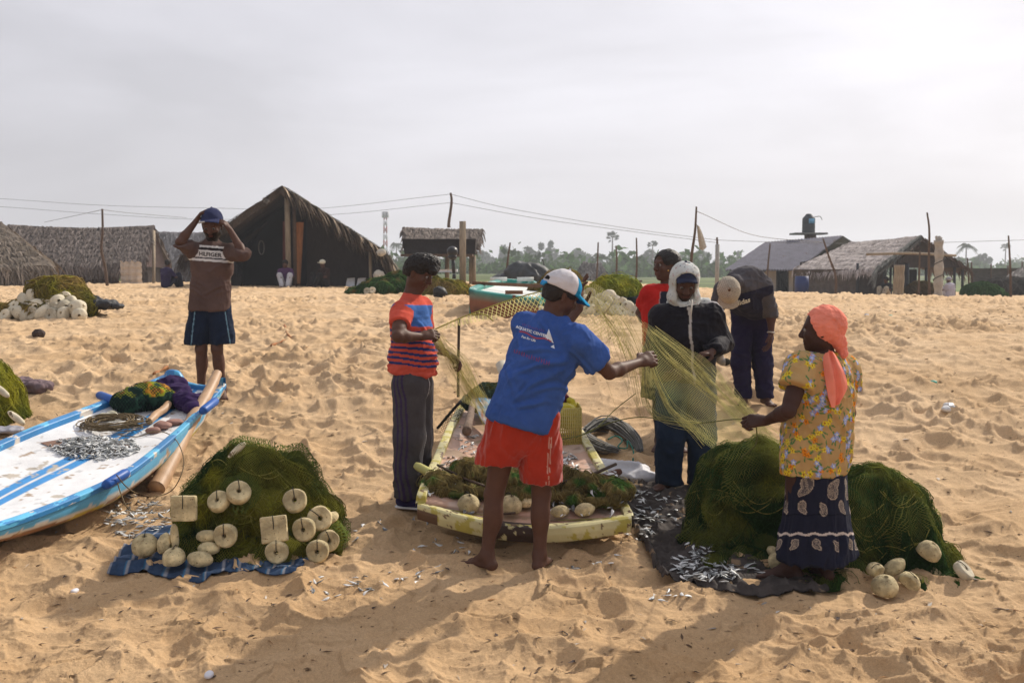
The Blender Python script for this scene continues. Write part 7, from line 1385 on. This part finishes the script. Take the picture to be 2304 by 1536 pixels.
corr('roof', rh, W(1722, 545, d+4), W(1896, 530, d+4), W(1792, 604, d-.5), W(1630, 604, d-.5), cg); corr('roof', rh, W(1722, 545, d+4), W(1896, 530, d+4), W(1990, 590, d+9), W(1830, 590, d+9), cg)
plast = M('plaster_cream', (.36, .32, .27), rough=.9, var=.12, scale=2)
panel('wall', rh, [gp(1650, d+.4, -.2), gp(1786, d+.4, -.2), W(1786, 602, d+.4), W(1650, 602, d+.4)], plast, th_=.15); panel('wall', rh, [gp(1786, d+.4, -.2), gp(1890, d+7, -.2), W(1890, 560, d+7), W(1786, 602, d+.4)], plast, th_=.15)
panel('doorway', rh, [gp(1746, d+.3), gp(1774, d+.3), W(1774, 604, d+.3), W(1746, 604, d+.3)], M('dark_opening', (.012, .012, .015), rough=.9), th_=.05); panel('window', rh, [W(1704, 612, d+.3), W(1722, 612, d+.3), W(1722, 603, d+.3), W(1704, 603, d+.3)], M('dark_opening', None), th_=.05)
wt = empty('water_tank', W(1820, 530, 54), 'black water tank on a concrete stand above the grey roofed house', 'water tank'); d = 54.
pt = W(1819, 524, d); mb = MB(); rr_ = 14/F*d; prf = [(.0, .97), (.35, 1.0), (.45, .99), (.5, .94), (.9, .80), (1, .74), (1, .5), (.97, .48), (1, .46), (1, .22), (.97, .20), (1, .18), (1, .0), (0, 0)]; V, Q = lathe([(max(a, .001)*rr_, b*1.02) for a, b in prf], n=24, noise=0); mb.add(V+pt, Q); obj('tank', mb, M('tank_black', (.035, .045, .055), rough=.5, var=.1), parent=wt)
mb = MB(); mb.box(pt+np.array([.06, -rr_*.98, .62]), (.30, .05, .26)); obj('label_plate', mb, M('plate_blue', (.12, .32, .50), rough=.6), parent=wt, smooth=False)
mb = MB(); mb.box(pt+np.array([0, 0, -.05]), (1.7, 1.3, .10)); obj('slab', mb, M('concrete_grey', (.16, .17, .16), rough=.9), parent=wt, smooth=False)
mb = MB(); gz0 = gz(pt[0], pt[1]); mb.box(np.array([pt[0]+.1, pt[1], (gz0+pt[2]-.1)/2]), (.5, .5, pt[2]-.1-gz0)); obj('stand', mb, M('brick_dark', (.10, .045, .035), rough=.9, var=.2), parent=wt, smooth=False)
pole('pipe', wt, [pt+np.array([.3, 0, .85]), pt+np.array([.6, 0, .88]), pt+np.array([.72, 0, .70])], .02, M('concrete_grey', None))
# ---- thatched shed, right
d = 40.; sh = empty('thatched_shed', gp(1990, d), 'wide thatched shed on dark posts at the right, open at its far side', 'shed'); s1, s2 = (.38, .335, .315), (.52, .46, .44)
thatch('roof_slope', sh, W(1915, 545, d+5), W(2072, 531, d-.3), W(1975, 606, d-2.6), W(1786, 604, d+1.5), 2200, ln=.28, wd=.035, th_=.2, col=s1, col2=s2, seed=21, sag=.04, amp=.08)
thatch('roof_slope', sh, W(1915, 545, d+5), W(2072, 531, d-.3), W(2182, 604, d+1.2), W(2080, 600, d+7), 500, ln=.4, wd=.06, th_=.14, col=(.10, .07, .06), col2=(.18, .13, .11), seed=22, sag=.03)
thatch('edge_thatch', sh, W(2072, 530, d-.4), W(2074, 534, d-.8), W(1978, 612, d-2.9), W(1974, 602, d-2.5), 500, ln=.45, wd=.05, th_=.1, col=(.10, .10, .09), col2=(.24, .24, .22), seed=23, sag=.0)
pj = M('post_blue', (.03, .035, .045), rough=.7, var=.2)
panel('wall', sh, [gp(1788, d+1.2, -.15), gp(1930, d-1.6, -.15), W(1930, 606, d-1.6), W(1788, 606, d+1.2)], M('sacking_wall', (.10, .082, .070), rough=.95, var=.35, scale=4, bump=.03, bscale=12), th_=.08)
panel('wall', sh, [gp(1930, d-1.5, -.15), gp(1984, d-1.0, -.15), W(1984, 590, d-1.0), W(1930, 600, d-1.5)], M('mat_wall', (.045, .036, .034), rough=.95, var=.3), th_=.06)
panel('back_wall', sh, [gp(1800, d+6, -.15), gp(1975, d+5, -.15), W(1975, 560, d+5), W(1800, 590, d+6)], wal); panel('gable', sh, [W(2000, 601, d-.2), W(2160, 601, d+.8), W(2072, 545, d-.1)], M('mat_wall', None), th_=.05)
for x, dd in ((1930, d-1.7), (1986, d-1.0), (1992, d+3), (2004, d+4), (2040, d-.6), (2084, d+.5), (2148, d+1), (2166, d+1.2), (2012, d+2)): pole('post', sh, [gp(x, dd, -.1), W(x, 592, dd)], .055 if x != 2040 else .10, pj)
pole('rail', sh, [W(1950, 572, d-3), W(2050, 570, d-2.5), W(2150, 575, d-1.5)], .05, wgr); panel('table', sh, [gp(1954, d-.5, .75), gp(1984, d-.5, .75), gp(1984, d-.5, .82), gp(1954, d-.5, .82)], wdk, th_=.5)
for i in range(7): pole('rafter', sh, [W(2074, 540, d+.2+i*.5), W(2172-i*9, 600, d+1.2+i*.7)], .035, wdk)
panel('hanging_cloth', None, [gp(2046, d-.4, .15), gp(2062, d-.4, .15), W(2062, 606, d-.4), W(2046, 606, d-.4)], M('black_cloth_and_shade', None), th_=.05); tag(COL.objects[-1], 'black cloth hanging from the front beam of the thatched shed', 'cloth')
mb = MB(); mb.tube([gp(1804, d-.6, 0), gp(1804, d-.6, .35), gp(1804, d-.6, .72)], [.26, .28, .26], 16); obj('barrel', mb, M('barrel_blue', (.015, .03, .12), rough=.5), label='dark blue barrel against the front wall of the thatched shed', cat='barrel')
d = 31.5; mb = MB(); P = [gp(2021, d, -.2), gp(2022, d, .5), W(2024, 596, d)]; mb.tube(crom(P, 16), np.linspace(.17, .155, 16)+.008*np.sin(np.arange(16)), 14); obj('palm_stump', mb, wgr, label='short thick palm trunk post standing in front of the thatched shed', cat='post')
d = 34.; mb = MB(); P = [gp(2112, d, -.1), gp(2111, d, .6), W(2113, 580, d), W(2112, 540, d)]; mb.tube(crom(P, 26), .145+.02*np.sin(np.arange(26)*1.1), 14); 
for k in range(4): mb.tube([W(2112, 545, d), W(2106+k*4, 531+(k % 2)*3, d)], [.09, .04], 7)
wpk = obj('wrapped_pole', mb, M('wrap_pale', (.34, .31, .27), rough=.9, var=.22, scale=5, bump=.02, bscale=14), label='tall trunk wrapped in pale cloth beside the thatched shed', cat='post')
mb = MB(); t = np.linspace(0, 1, 60); c0 = gp(2112, d, .4); mb.tube([Z(c0, c0[2]+t_*1.1)+.175*np.array([math.cos(t_*14), math.sin(t_*14), 0]) for t_ in t], .014, 5); obj('cord', mb, cordm, parent=wpk)
# ---- right edge fence and dome hut
d = 52.; fw = empty('woven_fence', gp(2240, d), 'tall dark woven fence beyond the shed at the right edge', 'fence'); panel('screen', fw, [gp(2184, d, -.1), gp(2420, d, -.1), W(2420, 602, d), W(2184, 604, d)], M('fence_dark', (.085, .078, .075), rough=.95, var=.3, scale=3, streak=(1, 1, 3), bump=.02, bscale=10), th_=.08)
for x in (2186, 2230, 2268, 2300): pole('post', fw, [gp(x, d-.1), W(x, 597-(x % 3)*4, d-.1)], .04, wdk)
d = 47.; eh = empty('thatched_hut', gp(2330, d), 'rounded thatched hut cut off by the right edge of the view', 'hut'); thatch('roof_slope', eh, W(2330, 585, d+1.5), W(2460, 560, d+1.5), W(2460, 634, d-.6), W(2245, 632, d-.6), 700, ln=.5, wd=.07, th_=.2, col=(.15, .135, .125), col2=(.27, .25, .23), seed=25, amp=.12); panel('wall', eh, [gp(2262, d, -.1), gp(2460, d, -.1), W(2460, 630, d), W(2262, 630, d)], M('wall_brown', (.09, .05, .038), rough=.95, var=.25), th_=.1)
# ------------------------------------------------------------------ bare poles, post, wires
pk = 'thin bare poles standing among the huts'
for pts_, dd, r, lb, nm in [
    ([(230, 470), (231, 520), (228, 560), (236, 600), (242, 642)], 36, (.035, .06), 'tall crooked bare pole in front of the long low hut on the left', 'pole'),
    ([(1014, 434), (1016, 455), (1010, 500), (1010, 512)], 46, (.05, .08), 'thin dark pole rising behind the roof of the raised store', 'pole'),
    ([(1148, 546), (1142, 590), (1139, 632)], 38, (.03, .055), 'leaning bare pole right of the square post, above the green boat', 'pole'),
    ([(1346, 545), (1344, 600), (1342, 640)], 46, (.035, .05), 'slim bare pole right above the raised hand of the man in blue', 'pole'),
    ([(1386, 553), (1388, 590), (1385, 640)], 44, (.035, .05), 'slim bare pole just right of the tall fan palm', 'pole'),
    ([(1432, 535), (1433, 600), (1428, 655)], 30, (.022, .035), 'slim bare pole left of the woman in red', 'pole'),
    ([(1567, 465), (1564, 520), (1556, 580), (1552, 640)], 27, (.025, .05), 'dark pole carrying a hanging rag above the hooded man', 'pole'),
    ([(1733, 548), (1728, 600), (1726, 660)], 42, (.03, .045), 'slim pole in front of the grey roofed house', 'pole'),
    ([(1852, 537), (1866, 580), (1880, 620), (1881, 672)], 35, (.028, .05), 'bent pole leaning before the wall of the thatched shed', 'pole'),
    ([(2086, 478), (2091, 520), (2090, 600), (2093, 675)], 31, (.025, .045), 'tallest thin pole rising through the thatched shed roof line', 'pole'),
    ([(2070, 565), (2068, 620), (2068, 672)], 36, (.03, .04), 'short slim pole inside the front of the thatched shed', 'pole'),
    ([(2177, 580), (2180, 640), (2180, 670)], 42, (.03, .04), 'short pole outside the right corner of the thatched shed', 'pole'),
    ([(2269, 530), (2273, 600), (2276, 682)], 29, (.022, .038), 'thin pole standing on the sand near the right edge', 'pole')]:
    P = [W(x, y, dd) for x, y in pts_]; P[-1] = gp(pts_[-1][0], dd, -.1) if 'raised store' not in lb else P[-1]
    pole('bare_pole', None, P, r, wdk, label=lb, cat='pole', group=pk)
d = 27; g = catgrid([[W(1568, 505, d), W(1571, 508, d-.05), W(1574, 510, d)], [W(1570, 530, d), W(1576, 532, d-.08), W(1582, 530, d)], [W(1574, 560, d), W(1582, 563, d-.1), W(1590, 556, d)]], 14, 20); mb = MB(); mb.grid(g); mb.grid(g+np.array([0, .02, 0]), flip=True); obj('rag', mb, M('rag_tan', (.34, .30, .24), rough=.9, var=.3, scale=20), label='tan rag hanging from the dark pole above the hooded man', cat='cloth')
d = 46; pole('utility_post', None, [gp(1613, d, -.1), W(1614, 550, d)], .10, M('concrete_post', (.30, .29, .27), rough=.9, var=.15), label='pale concrete post left of the grey roofed house', cat='post'); pole('cap_pin', COL.objects[-1], [W(1614, 552, d), W(1613, 534, d)], .05, wdk)
wm = M('wire', (.16, .16, .17), rough=.6)
wires = [[(-200, 436, 60), (0, 447, 60), (230, 462, 60), (470, 468, 60), (700, 470, 58), (1014, 437, 46)], [(-200, 455, 60), (0, 465, 60), (230, 482, 60), (480, 494, 60), (760, 482, 56), (1014, 456, 46)], [(1014, 437, 46), (1150, 470, 46), (1400, 512, 46), (1613, 540, 46)], [(1014, 456, 46), (1200, 490, 46), (1400, 518, 46), (1613, 546, 46)], [(1613, 540, 46), (1750, 545, 46), (2000, 548, 46), (2304, 540, 46)], [(230, 472, 36), (300, 480, 42), (420, 490, 50)], [(100, 500, 50), (170, 485, 42), (230, 472, 36)], [(1567, 475, 27), (1700, 530, 34), (1852, 545, 35)]]
for i, wv_ in enumerate(wires): mb = MB(); mb.tube(crom([W(*p) for p in wv_], 40), .010, 4, cap=False); obj('wire', mb, wm, label=['upper wire crossing the sky from the left to the pole behind the store', 'lower wire crossing the sky from the left to the pole behind the store', 'upper wire from the store pole to the concrete post', 'lower wire from the store pole to the concrete post', 'wire running right from the concrete post', 'short wire right of the crooked pole', 'short wire left of the crooked pole', 'wire from the rag pole to the bent pole'][i], cat='wire', group='overhead wires')
# ---- cell tower
d = 300.; tw = empty('radio_tower', gp(867, d), 'far hazy red and white radio mast right of the big hut', 'tower'); 
for k in range(8):
    y0, y1 = 600-k*15, 585-k*15; mb = MB()
    for sx_ in (-1, 1):
        w0, w1 = 4.5-.25*k, 4.5-.25*(k+1); a, b_ = W(867+sx_*w0, y0, d), W(867+sx_*w1, y1, d); mb.bar(a, b_, .35); mb.bar(a, W(867-sx_*w1, y1, d), .22)
    obj('lattice', mb, M('mast_red' if k % 2 else 'mast_white', (.45, .12, .10) if k % 2 else (.7, .7, .7), rough=.7), parent=tw, smooth=False)
mb = MB(); [mb.box(W(867+x, 483, d), (.7, .7, 1.8)) for x in (-5, -2, 2, 5)]; obj('antenna', mb, M('mast_white', None), parent=tw, smooth=False)
# ------------------------------------------------------------------ trees
leafm = M('foliage', rough=.9, attr=True, var=.3, scale=1.2, spec=.05, transl=.25)
trk = M('trunk', (.12, .095, .075), rough=.95, var=.3, scale=2)
def crownmesh(seed, kind):
    R = np.random.default_rng(seed); mb = MB()
    if kind == 'bush':
        nb_ = R.integers(7, 12); cs = R.normal(0, 1, (nb_, 3))*(1.5, 1.2, .85)+(0, 0, 3.0); cs[:, 2] = np.maximum(cs[:, 2], 1.2)
        for c in cs:
            r = R.uniform(.8, 1.5); n = 300; v = R.normal(0, 1, (n, 3)); v /= np.linalg.norm(v, axis=1)[:, None]; p = c+v*(r*R.uniform(.45, 1.02, (n, 1)))*(1, 1, .8)
            for q_ in p:
                a = R.normal(0, 1, 3); a /= np.linalg.norm(a); b_ = np.cross(a, R.normal(0, 1, 3)); b_ /= np.linalg.norm(b_); s_ = R.uniform(.15, .28); mb.add([q_-a*s_, q_+b_*s_*.6, q_+a*s_, q_-b_*s_*.6], [[0, 1, 2, 3]], None, np.array((.040, .075, .028))*R.uniform(.5, 1.6))
    elif kind == 'fan':
        for i in range(34):
            v = R.normal(0, 1, 3); v[2] = abs(v[2])*.9-.35; v = nrm(v); l = R.uniform(.5, .8); e = np.array([0, 0, 0])+v*l; mb.tube([(0, 0, 0), e], .02, 3, col=(.06, .08, .03), cap=False); s_ = nrm(np.cross(v, (0, 0, 1.)+.3*R.normal(0, 1, 3))); u = np.cross(s_, v)
            for a in np.linspace(-1.25, 1.25, 11):
                d_ = v*math.cos(a)+s_*math.sin(a); tip = e+d_*R.uniform(.55, .75)+np.array([0, 0, -.08]); w_ = np.cross(d_, u)*.045; mb.add([e, e+d_*.35+w_, tip, e+d_*.35-w_], [[0, 1, 2, 3]], None, np.array((.035, .060, .025))*R.uniform(.6, 1.4))
    else:
        for i in range(22):
            az = i*2.4+R.uniform(-.2, .2); el = R.uniform(-.1, 1.1); l = R.uniform(1.5, 2.1); pts = [np.array([math.cos(az)*math.cos(el)*l*t-0*t, math.sin(az)*math.cos(el)*l*t, math.sin(el)*l*t-1.15*t*t*l*.7]) for t in np.linspace(0, 1, 9)]
            mb.tube(pts, .018, 3, col=(.07, .09, .03), cap=False)
            for j in range(1, 9):
                d_ = nrm(pts[j]-pts[j-1]); s_ = nrm(np.cross(d_, (0, 0, 1.)))
                for k in range(3):
                    p = pts[j-1]+(pts[j]-pts[j-1])*k/3
                    for sg in (-1, 1): ll = R.uniform(.30, .5)*(1-.4*abs(j/8-.45)); tip = p+s_*sg*ll*.8+d_*ll*.45+np.array([0, 0, -ll*.55]); mb.add([p, p+(tip-p)*.5+d_*.03, tip, p+(tip-p)*.5-d_*.03], [[0, 1, 2, 3]], None, np.array((.045, .075, .03))*R.uniform(.6, 1.5))
    V, Q, T, C = mb.arrays(); me = rawmesh('crown', V, Q, T, C, smooth=False); me.materials.append(leafm); return me
CM = {('bush', i): crownmesh(100+i, 'bush') for i in range(5)}; CM.update({('fan', i): crownmesh(200+i, 'fan') for i in range(2)}); CM.update({('coco', i): crownmesh(300+i, 'coco') for i in range(2)})
def trunkmesh(h, r, bend, seed):
    mb = MB(); t = np.linspace(0, 1, 9); mb.tube(np.stack([bend*np.sin(t*1.6), 0*t, t*h], 1), r*(1.25-.6*t), 7); V, Q, T, _ = mb.arrays(); me = rawmesh('trunk', V, Q, T); me.materials.append(trk); return me
TM = {'bush': trunkmesh(3.2, .16, .1, 1), 'palm': trunkmesh(1.0, .05, .04, 2)}
def tree(kind, px, ytop, d, label, group, i, wpx=None, ybase=None):
    d = d*1.8; b_ = gp(px, d, -.1); top = W(px, ytop, d)[2]; h_ = top-b_[2]; e = empty({'bush': 'broadleaf_tree', 'fan': 'fan_palm', 'coco': 'coconut_palm'}[kind], b_, label, 'tree', group)
    tr_ = bpy.data.objects.new('trunk', TM['bush' if kind == 'bush' else 'palm']); cr = bpy.data.objects.new('crown', CM[(kind, i % (5 if kind == 'bush' else 2))]); COL.objects.link(tr_); COL.objects.link(cr); tr_.parent = e; cr.parent = e
    if kind == 'bush': s_ = h_/4.9; sw = (wpx/F*d)/5.2 if wpx else s_; cr.scale = (sw, sw, s_); tr_.scale = (sw, sw, s_); e.rotation_euler = (0, 0, i*1.3)
    else:
        cs = (wpx/F*d)/(2.7 if kind == 'fan' else 3.6); hh = h_-cs*(1.15 if kind == 'fan' else .9); tr_.scale = (max(1.2, hh*.30)*1.6, max(1.2, hh*.30)*1.6, hh); cr.location = (.04*tr_.scale[0], 0, hh); cr.scale = (cs,)*3; e.rotation_euler = (0, 0, i*1.1)
for x, y, d, w_, lb in ((1376, 519, 150, 34, 'tallest fan palm standing alone against the sky above the float pile'), (1467, 539, 150, 28, 'fan palm between the tall fan palm and the woman in red'), (2260, 546, 150, 24, 'fan palm near the right edge of the view'), (1188, 552, 170, 28, 'fan palm rising from the tree line left of the cap of the man in blue')): tree('fan', x, y, d, lb, 'palms on the horizon', int(x), w_)
for x, y, d, w_, lb in ((893, 540, 150, 44, 'coconut palm between the big hut and the raised store'), (2172, 540, 120, 52, 'coconut palm behind the right corner of the thatched shed'), (1350, 562, 110, 60, 'low coconut palm behind the tall fan palm'), (1540, 560, 170, 40, 'faint coconut palm behind the hooded man'), (1290, 570, 170, 40, 'small coconut palm right of the cap of the man in blue')): tree('coco', x, y, d, lb, 'palms on the horizon', int(x), w_)
TR = [(905, 585, 190, 40), (935, 588, 200, 40), (1075, 570, 185, 44), (1105, 572, 190, 40), (1132, 560, 180, 38), (1165, 564, 185, 40), (1196, 560, 190, 46), (1226, 552, 175, 42), (1258, 566, 190, 44), (1298, 568, 190, 52), (1325, 575, 200, 40), (1402, 582, 210, 44), (1440, 585, 210, 40), (1475, 568, 160, 60), (1512, 575, 190, 50), (1556, 570, 185, 50), (1580, 566, 185, 46), (1640, 572, 190, 44), (1668, 580, 200, 40), (2150, 585, 200, 30), (2208, 570, 150, 34), (2290, 588, 200, 44), (330, 590, 200, 60)]
for i, (x, y, d, w_) in enumerate(TR): tree('bush', x, y, d, 'hazy round-crowned tree in the far tree line', 'trees in the far tree line', i, w_)
R = np.random.default_rng(9); mb = MB()
for i in range(1500):
    x = R.uniform(880, 2330); d = R.uniform(150, 330) if x < 1700 else R.uniform(200, 340); c = gp(x, d); hgt = R.uniform(1.2, 3.6)*(1+.5*math.sin(x*.05)); 
    for k in range(16):
        q_ = c+np.array([R.normal(0, 2.0), R.normal(0, 1.2), min(abs(R.normal(0, .5)), .9)*hgt]); a = nrm(R.normal(0, 1, 3)); b_ = nrm(np.cross(a, R.normal(0, 1, 3))); s_ = R.uniform(.4, .95); mb.add([q_-a*s_, q_+b_*s_*.6, q_+a*s_, q_-b_*s_*.6], [[0, 1, 2, 3]], None, np.array((.055, .105, .030))*R.uniform(.5, 1.6)*(1 if R.random() > .06 else 1.5))
obj('scrub', mb, leafm, kind='stuff', label='dense green scrub along the foot of the far trees', origin=(20, 140, 0), smooth=False)
# thatched ruin and small things in the middle distance
d = 60.; rn = empty('thatched_hut', gp(1345, d), 'small collapsed grey thatch shelter behind the float pile', 'hut'); thatch('roof_slope', rn, W(1312, 588, d), W(1352, 592, d), W(1372, 625, d-1), W(1292, 622, d-1), 300, ln=.4, wd=.08, th_=.3, col=(.10, .095, .09), col2=(.22, .20, .19), seed=31); thatch('roof_slope', rn, W(1330, 612, d-.5), W(1395, 620, d-.5), W(1402, 634, d-1.5), W(1330, 634, d-1.5), 120, ln=.4, wd=.08, th_=.3, col=(.06, .05, .045), col2=(.12, .10, .09), seed=32)
d = 48.; tb = empty('small_table', gp(1437, d), 'small rough wooden table left of the woman in red', 'table'); panel('table_top', tb, [W(1416, 634, d-.3), W(1442, 634, d-.3), W(1442, 630, d-.3), W(1416, 630, d-.3)], wdk, th_=.5); [pole('leg', tb, [gp(x, dd, 0), W(x, 633, dd)], .03, wdk) for x, dd in ((1418, d-.2), (1440, d-.2), (1419, d+.15), (1440, d+.15))]
d = 34.; lump('covered_heap', 'dark tarpaulin covered heap behind the far end of the green boat', 'tarpaulin', [(gp(1185, d, .35), (.75, .6, .42)), (gp(1205, d, .15), (.6, .5, .22)), (gp(1150, d, .30), (.6, .3, .10)), (gp(1170, d, .55), (.3, .3, .3))], M('tarp_dark', (.035, .04, .045), rough=.6, var=.3), h=.05, amp=.10, fs=2.5, seed=4)
mk = empty('motorbike', gp(1205, 40), 'blurred motorbike parked beyond the covered heap', 'motorbike'); c0 = gp(1205, 40)
for k in (-.45, .45):
    mb = MB(); tt = np.linspace(0, 2*math.pi, 22); mb.tube([c0+np.array([k+.28*math.cos(a), .0, .30+.28*math.sin(a)]) for a in tt], .05, 6, cap=False); obj('wheel', mb, M('tyre', (.02, .02, .02), rough=.8), parent=mk)
mb = MB(); mb.sphere(c0+np.array([0, 0, .62]), (.40, .12, .13)); mb.sphere(c0+np.array([.05, 0, .40]), (.2, .12, .18)); obj('body', mb, M('bike_body', (.12, .10, .10), rough=.4), parent=mk); mb = MB(); mb.tube([c0+np.array([.45, 0, .3]), c0+np.array([.3, 0, .95]), c0+np.array([.25, .25, 1.0])], .025, 5); mb.tube([c0+np.array([.3, 0, .95]), c0+np.array([.25, -.25, 1.0])], .025, 5); obj('handlebar', mb, M('tyre', None), parent=mk)
lump('net_heap', 'black crumpled heap on the sand right of the far left float pile', 'fishing net', [(W(205, 680, 15.8), (.22, .25, .07)), (W(235, 685, 15.8), (.22, .2, .05)), (W(265, 689, 15.7), (.10, .1, .02))], M('heap_black', (.03, .032, .035), rough=.6, var=.5, scale=12, bump=.01), amp=.035, fs=6, seed=4, h=.02)
# ------------------------------------------------------------------ seated people by the huts
def sitter(px, d, label, shirt, legs, hat=None, face=(0, -1, 0), sc=1.):
    c = gp(px, d); f = nrm(face); r = np.array([-f[1], f[0], 0]); r = -r; P = lambda a, b, z: c+sc*(a*r+b*f+np.array([0, 0, z]))
    F_ = Fig(dict(head=P(0, .10, .80), neck=P(0, .04, .62), sR=P(.17, .02, .56), sL=P(-.17, .02, .56), eR=P(.25, .18, .36), wR=P(.14, .38, .34), eL=P(-.25, .18, .36), wL=P(-.14, .38, .34), pel=P(0, -.02, .13), hR=P(.09, .02, .11), hL=P(-.09, .02, .11), kR=P(.17, .38, .42), kL=P(-.17, .38, .42), aR=P(.10, .55, .08), aL=P(-.10, .55, .08), _hf=f+np.array([0, 0, -.3]), _hu=np.array([0, 0, 1.])+f*.2, _fR=f, _fL=f, _dR=f, _pR=(0, 0, -1), _tR=(0, 0, 1), _dL=f, _pL=(0, 0, -1), _tL=(0, 0, 1)), h=.017)
    F_.body('person', label, hs=1.05); J = F_.J
    def b(q):
        F_.torso(q, .03)
        for k in 'LR': sleeve(q, J['s'+k], J['e'+k], .9, .07, .065)
    F_.wear('shirt', b, CL('cloth_far'), lambda V, L, n: np.ones((len(V), 3))*shirt, fold=.01, seed=int(px))
    def b2(q):
        for k in 'LR': q.cap(J['h'+k], J['k'+k], .10, .08, .03); q.cap(J['k'+k], J['a'+k], .085, .07, .03)
    F_.wear('trousers', b2, CL('cloth_far'), lambda V, L, n: np.ones((len(V), 3))*legs, fold=.01, seed=int(px)+3)
    if hat is not None: 
        mb = MB(); mb.sphere(J['head']+np.array([0, 0, .06]), (.11, .13, .09)); mb.sphere(J['head']+f*.13+np.array([0, 0, .04]), (.08, .09, .015)); obj('hat', mb, M('hat_%d' % px, hat, rough=.9), parent=F_.root)
    else:
        mb = MB(); mb.sphere(J['head']+np.array([0, 0, .04])-f*.02, (.105, .12, .10), noise=.1); obj('hair', mb, M('hair_far', (.012, .01, .01), rough=.8), parent=F_.root)
sitter(374, 33, 'person in a dark violet shirt sitting with back to us beside the left hut post', (.028, .020, .060), (.02, .02, .035), face=(.5, .85, 0))
sitter(643, 33.6, 'person in pale trousers sitting by the centre post of the big hut', (.07, .03, .08), (.42, .42, .44), face=(.15, -1, 0))
sitter(731, 34.0, 'person in a white cap sitting in the shade of the big hut', (.03, .015, .012), (.02, .018, .018), hat=(.60, .58, .46), face=(-.6, -.8, 0))
sitter(2138, 37.5, 'person wrapped in pale cloth sitting right of the wrapped trunk', (.38, .36, .42), (.62, .60, .66), hat=(.28, .28, .31), face=(-.3, .9, 0), sc=.8)
sitter(1996, 37.0, 'person in dark clothes sitting in the open bay of the thatched shed', (.02, .02, .024), (.30, .26, .2), face=(-.7, -.6, 0), sc=.8)
lump('black_bag', 'round black bag on the sand left of the shoes of the far tan net', 'bag', [(gp(990, 23, .12), (.16, .15, .14))], M('bag_black', (.015, .015, .016), rough=.6), h=.02, amp=.02, fs=6, seed=2)
# ------------------------------------------------------------------ the hazy air
hb = MB(); hb.box((0, 690, 19.0), (4200, 1480, 52)); V, Q, T, C = hb.arrays()
hm = bpy.data.materials.new('haze'); hm.use_nodes = True; n = hm.node_tree.nodes; n.clear()
o_ = n.new('ShaderNodeOutputMaterial'); v_ = n.new('ShaderNodeVolumePrincipled'); v_.inputs['Color'].default_value = (.90, .94, 1.0, 1); v_.inputs['Density'].default_value = .0011; v_.inputs['Anisotropy'].default_value = .25
hm.node_tree.links.new(v_.outputs[0], o_.inputs['Volume'])
ho = obj('haze', (V, Q, T, None), hm, origin=(0, 690, -7), smooth=False, kind='stuff', label='thin pale haze over the beach and the far trees')
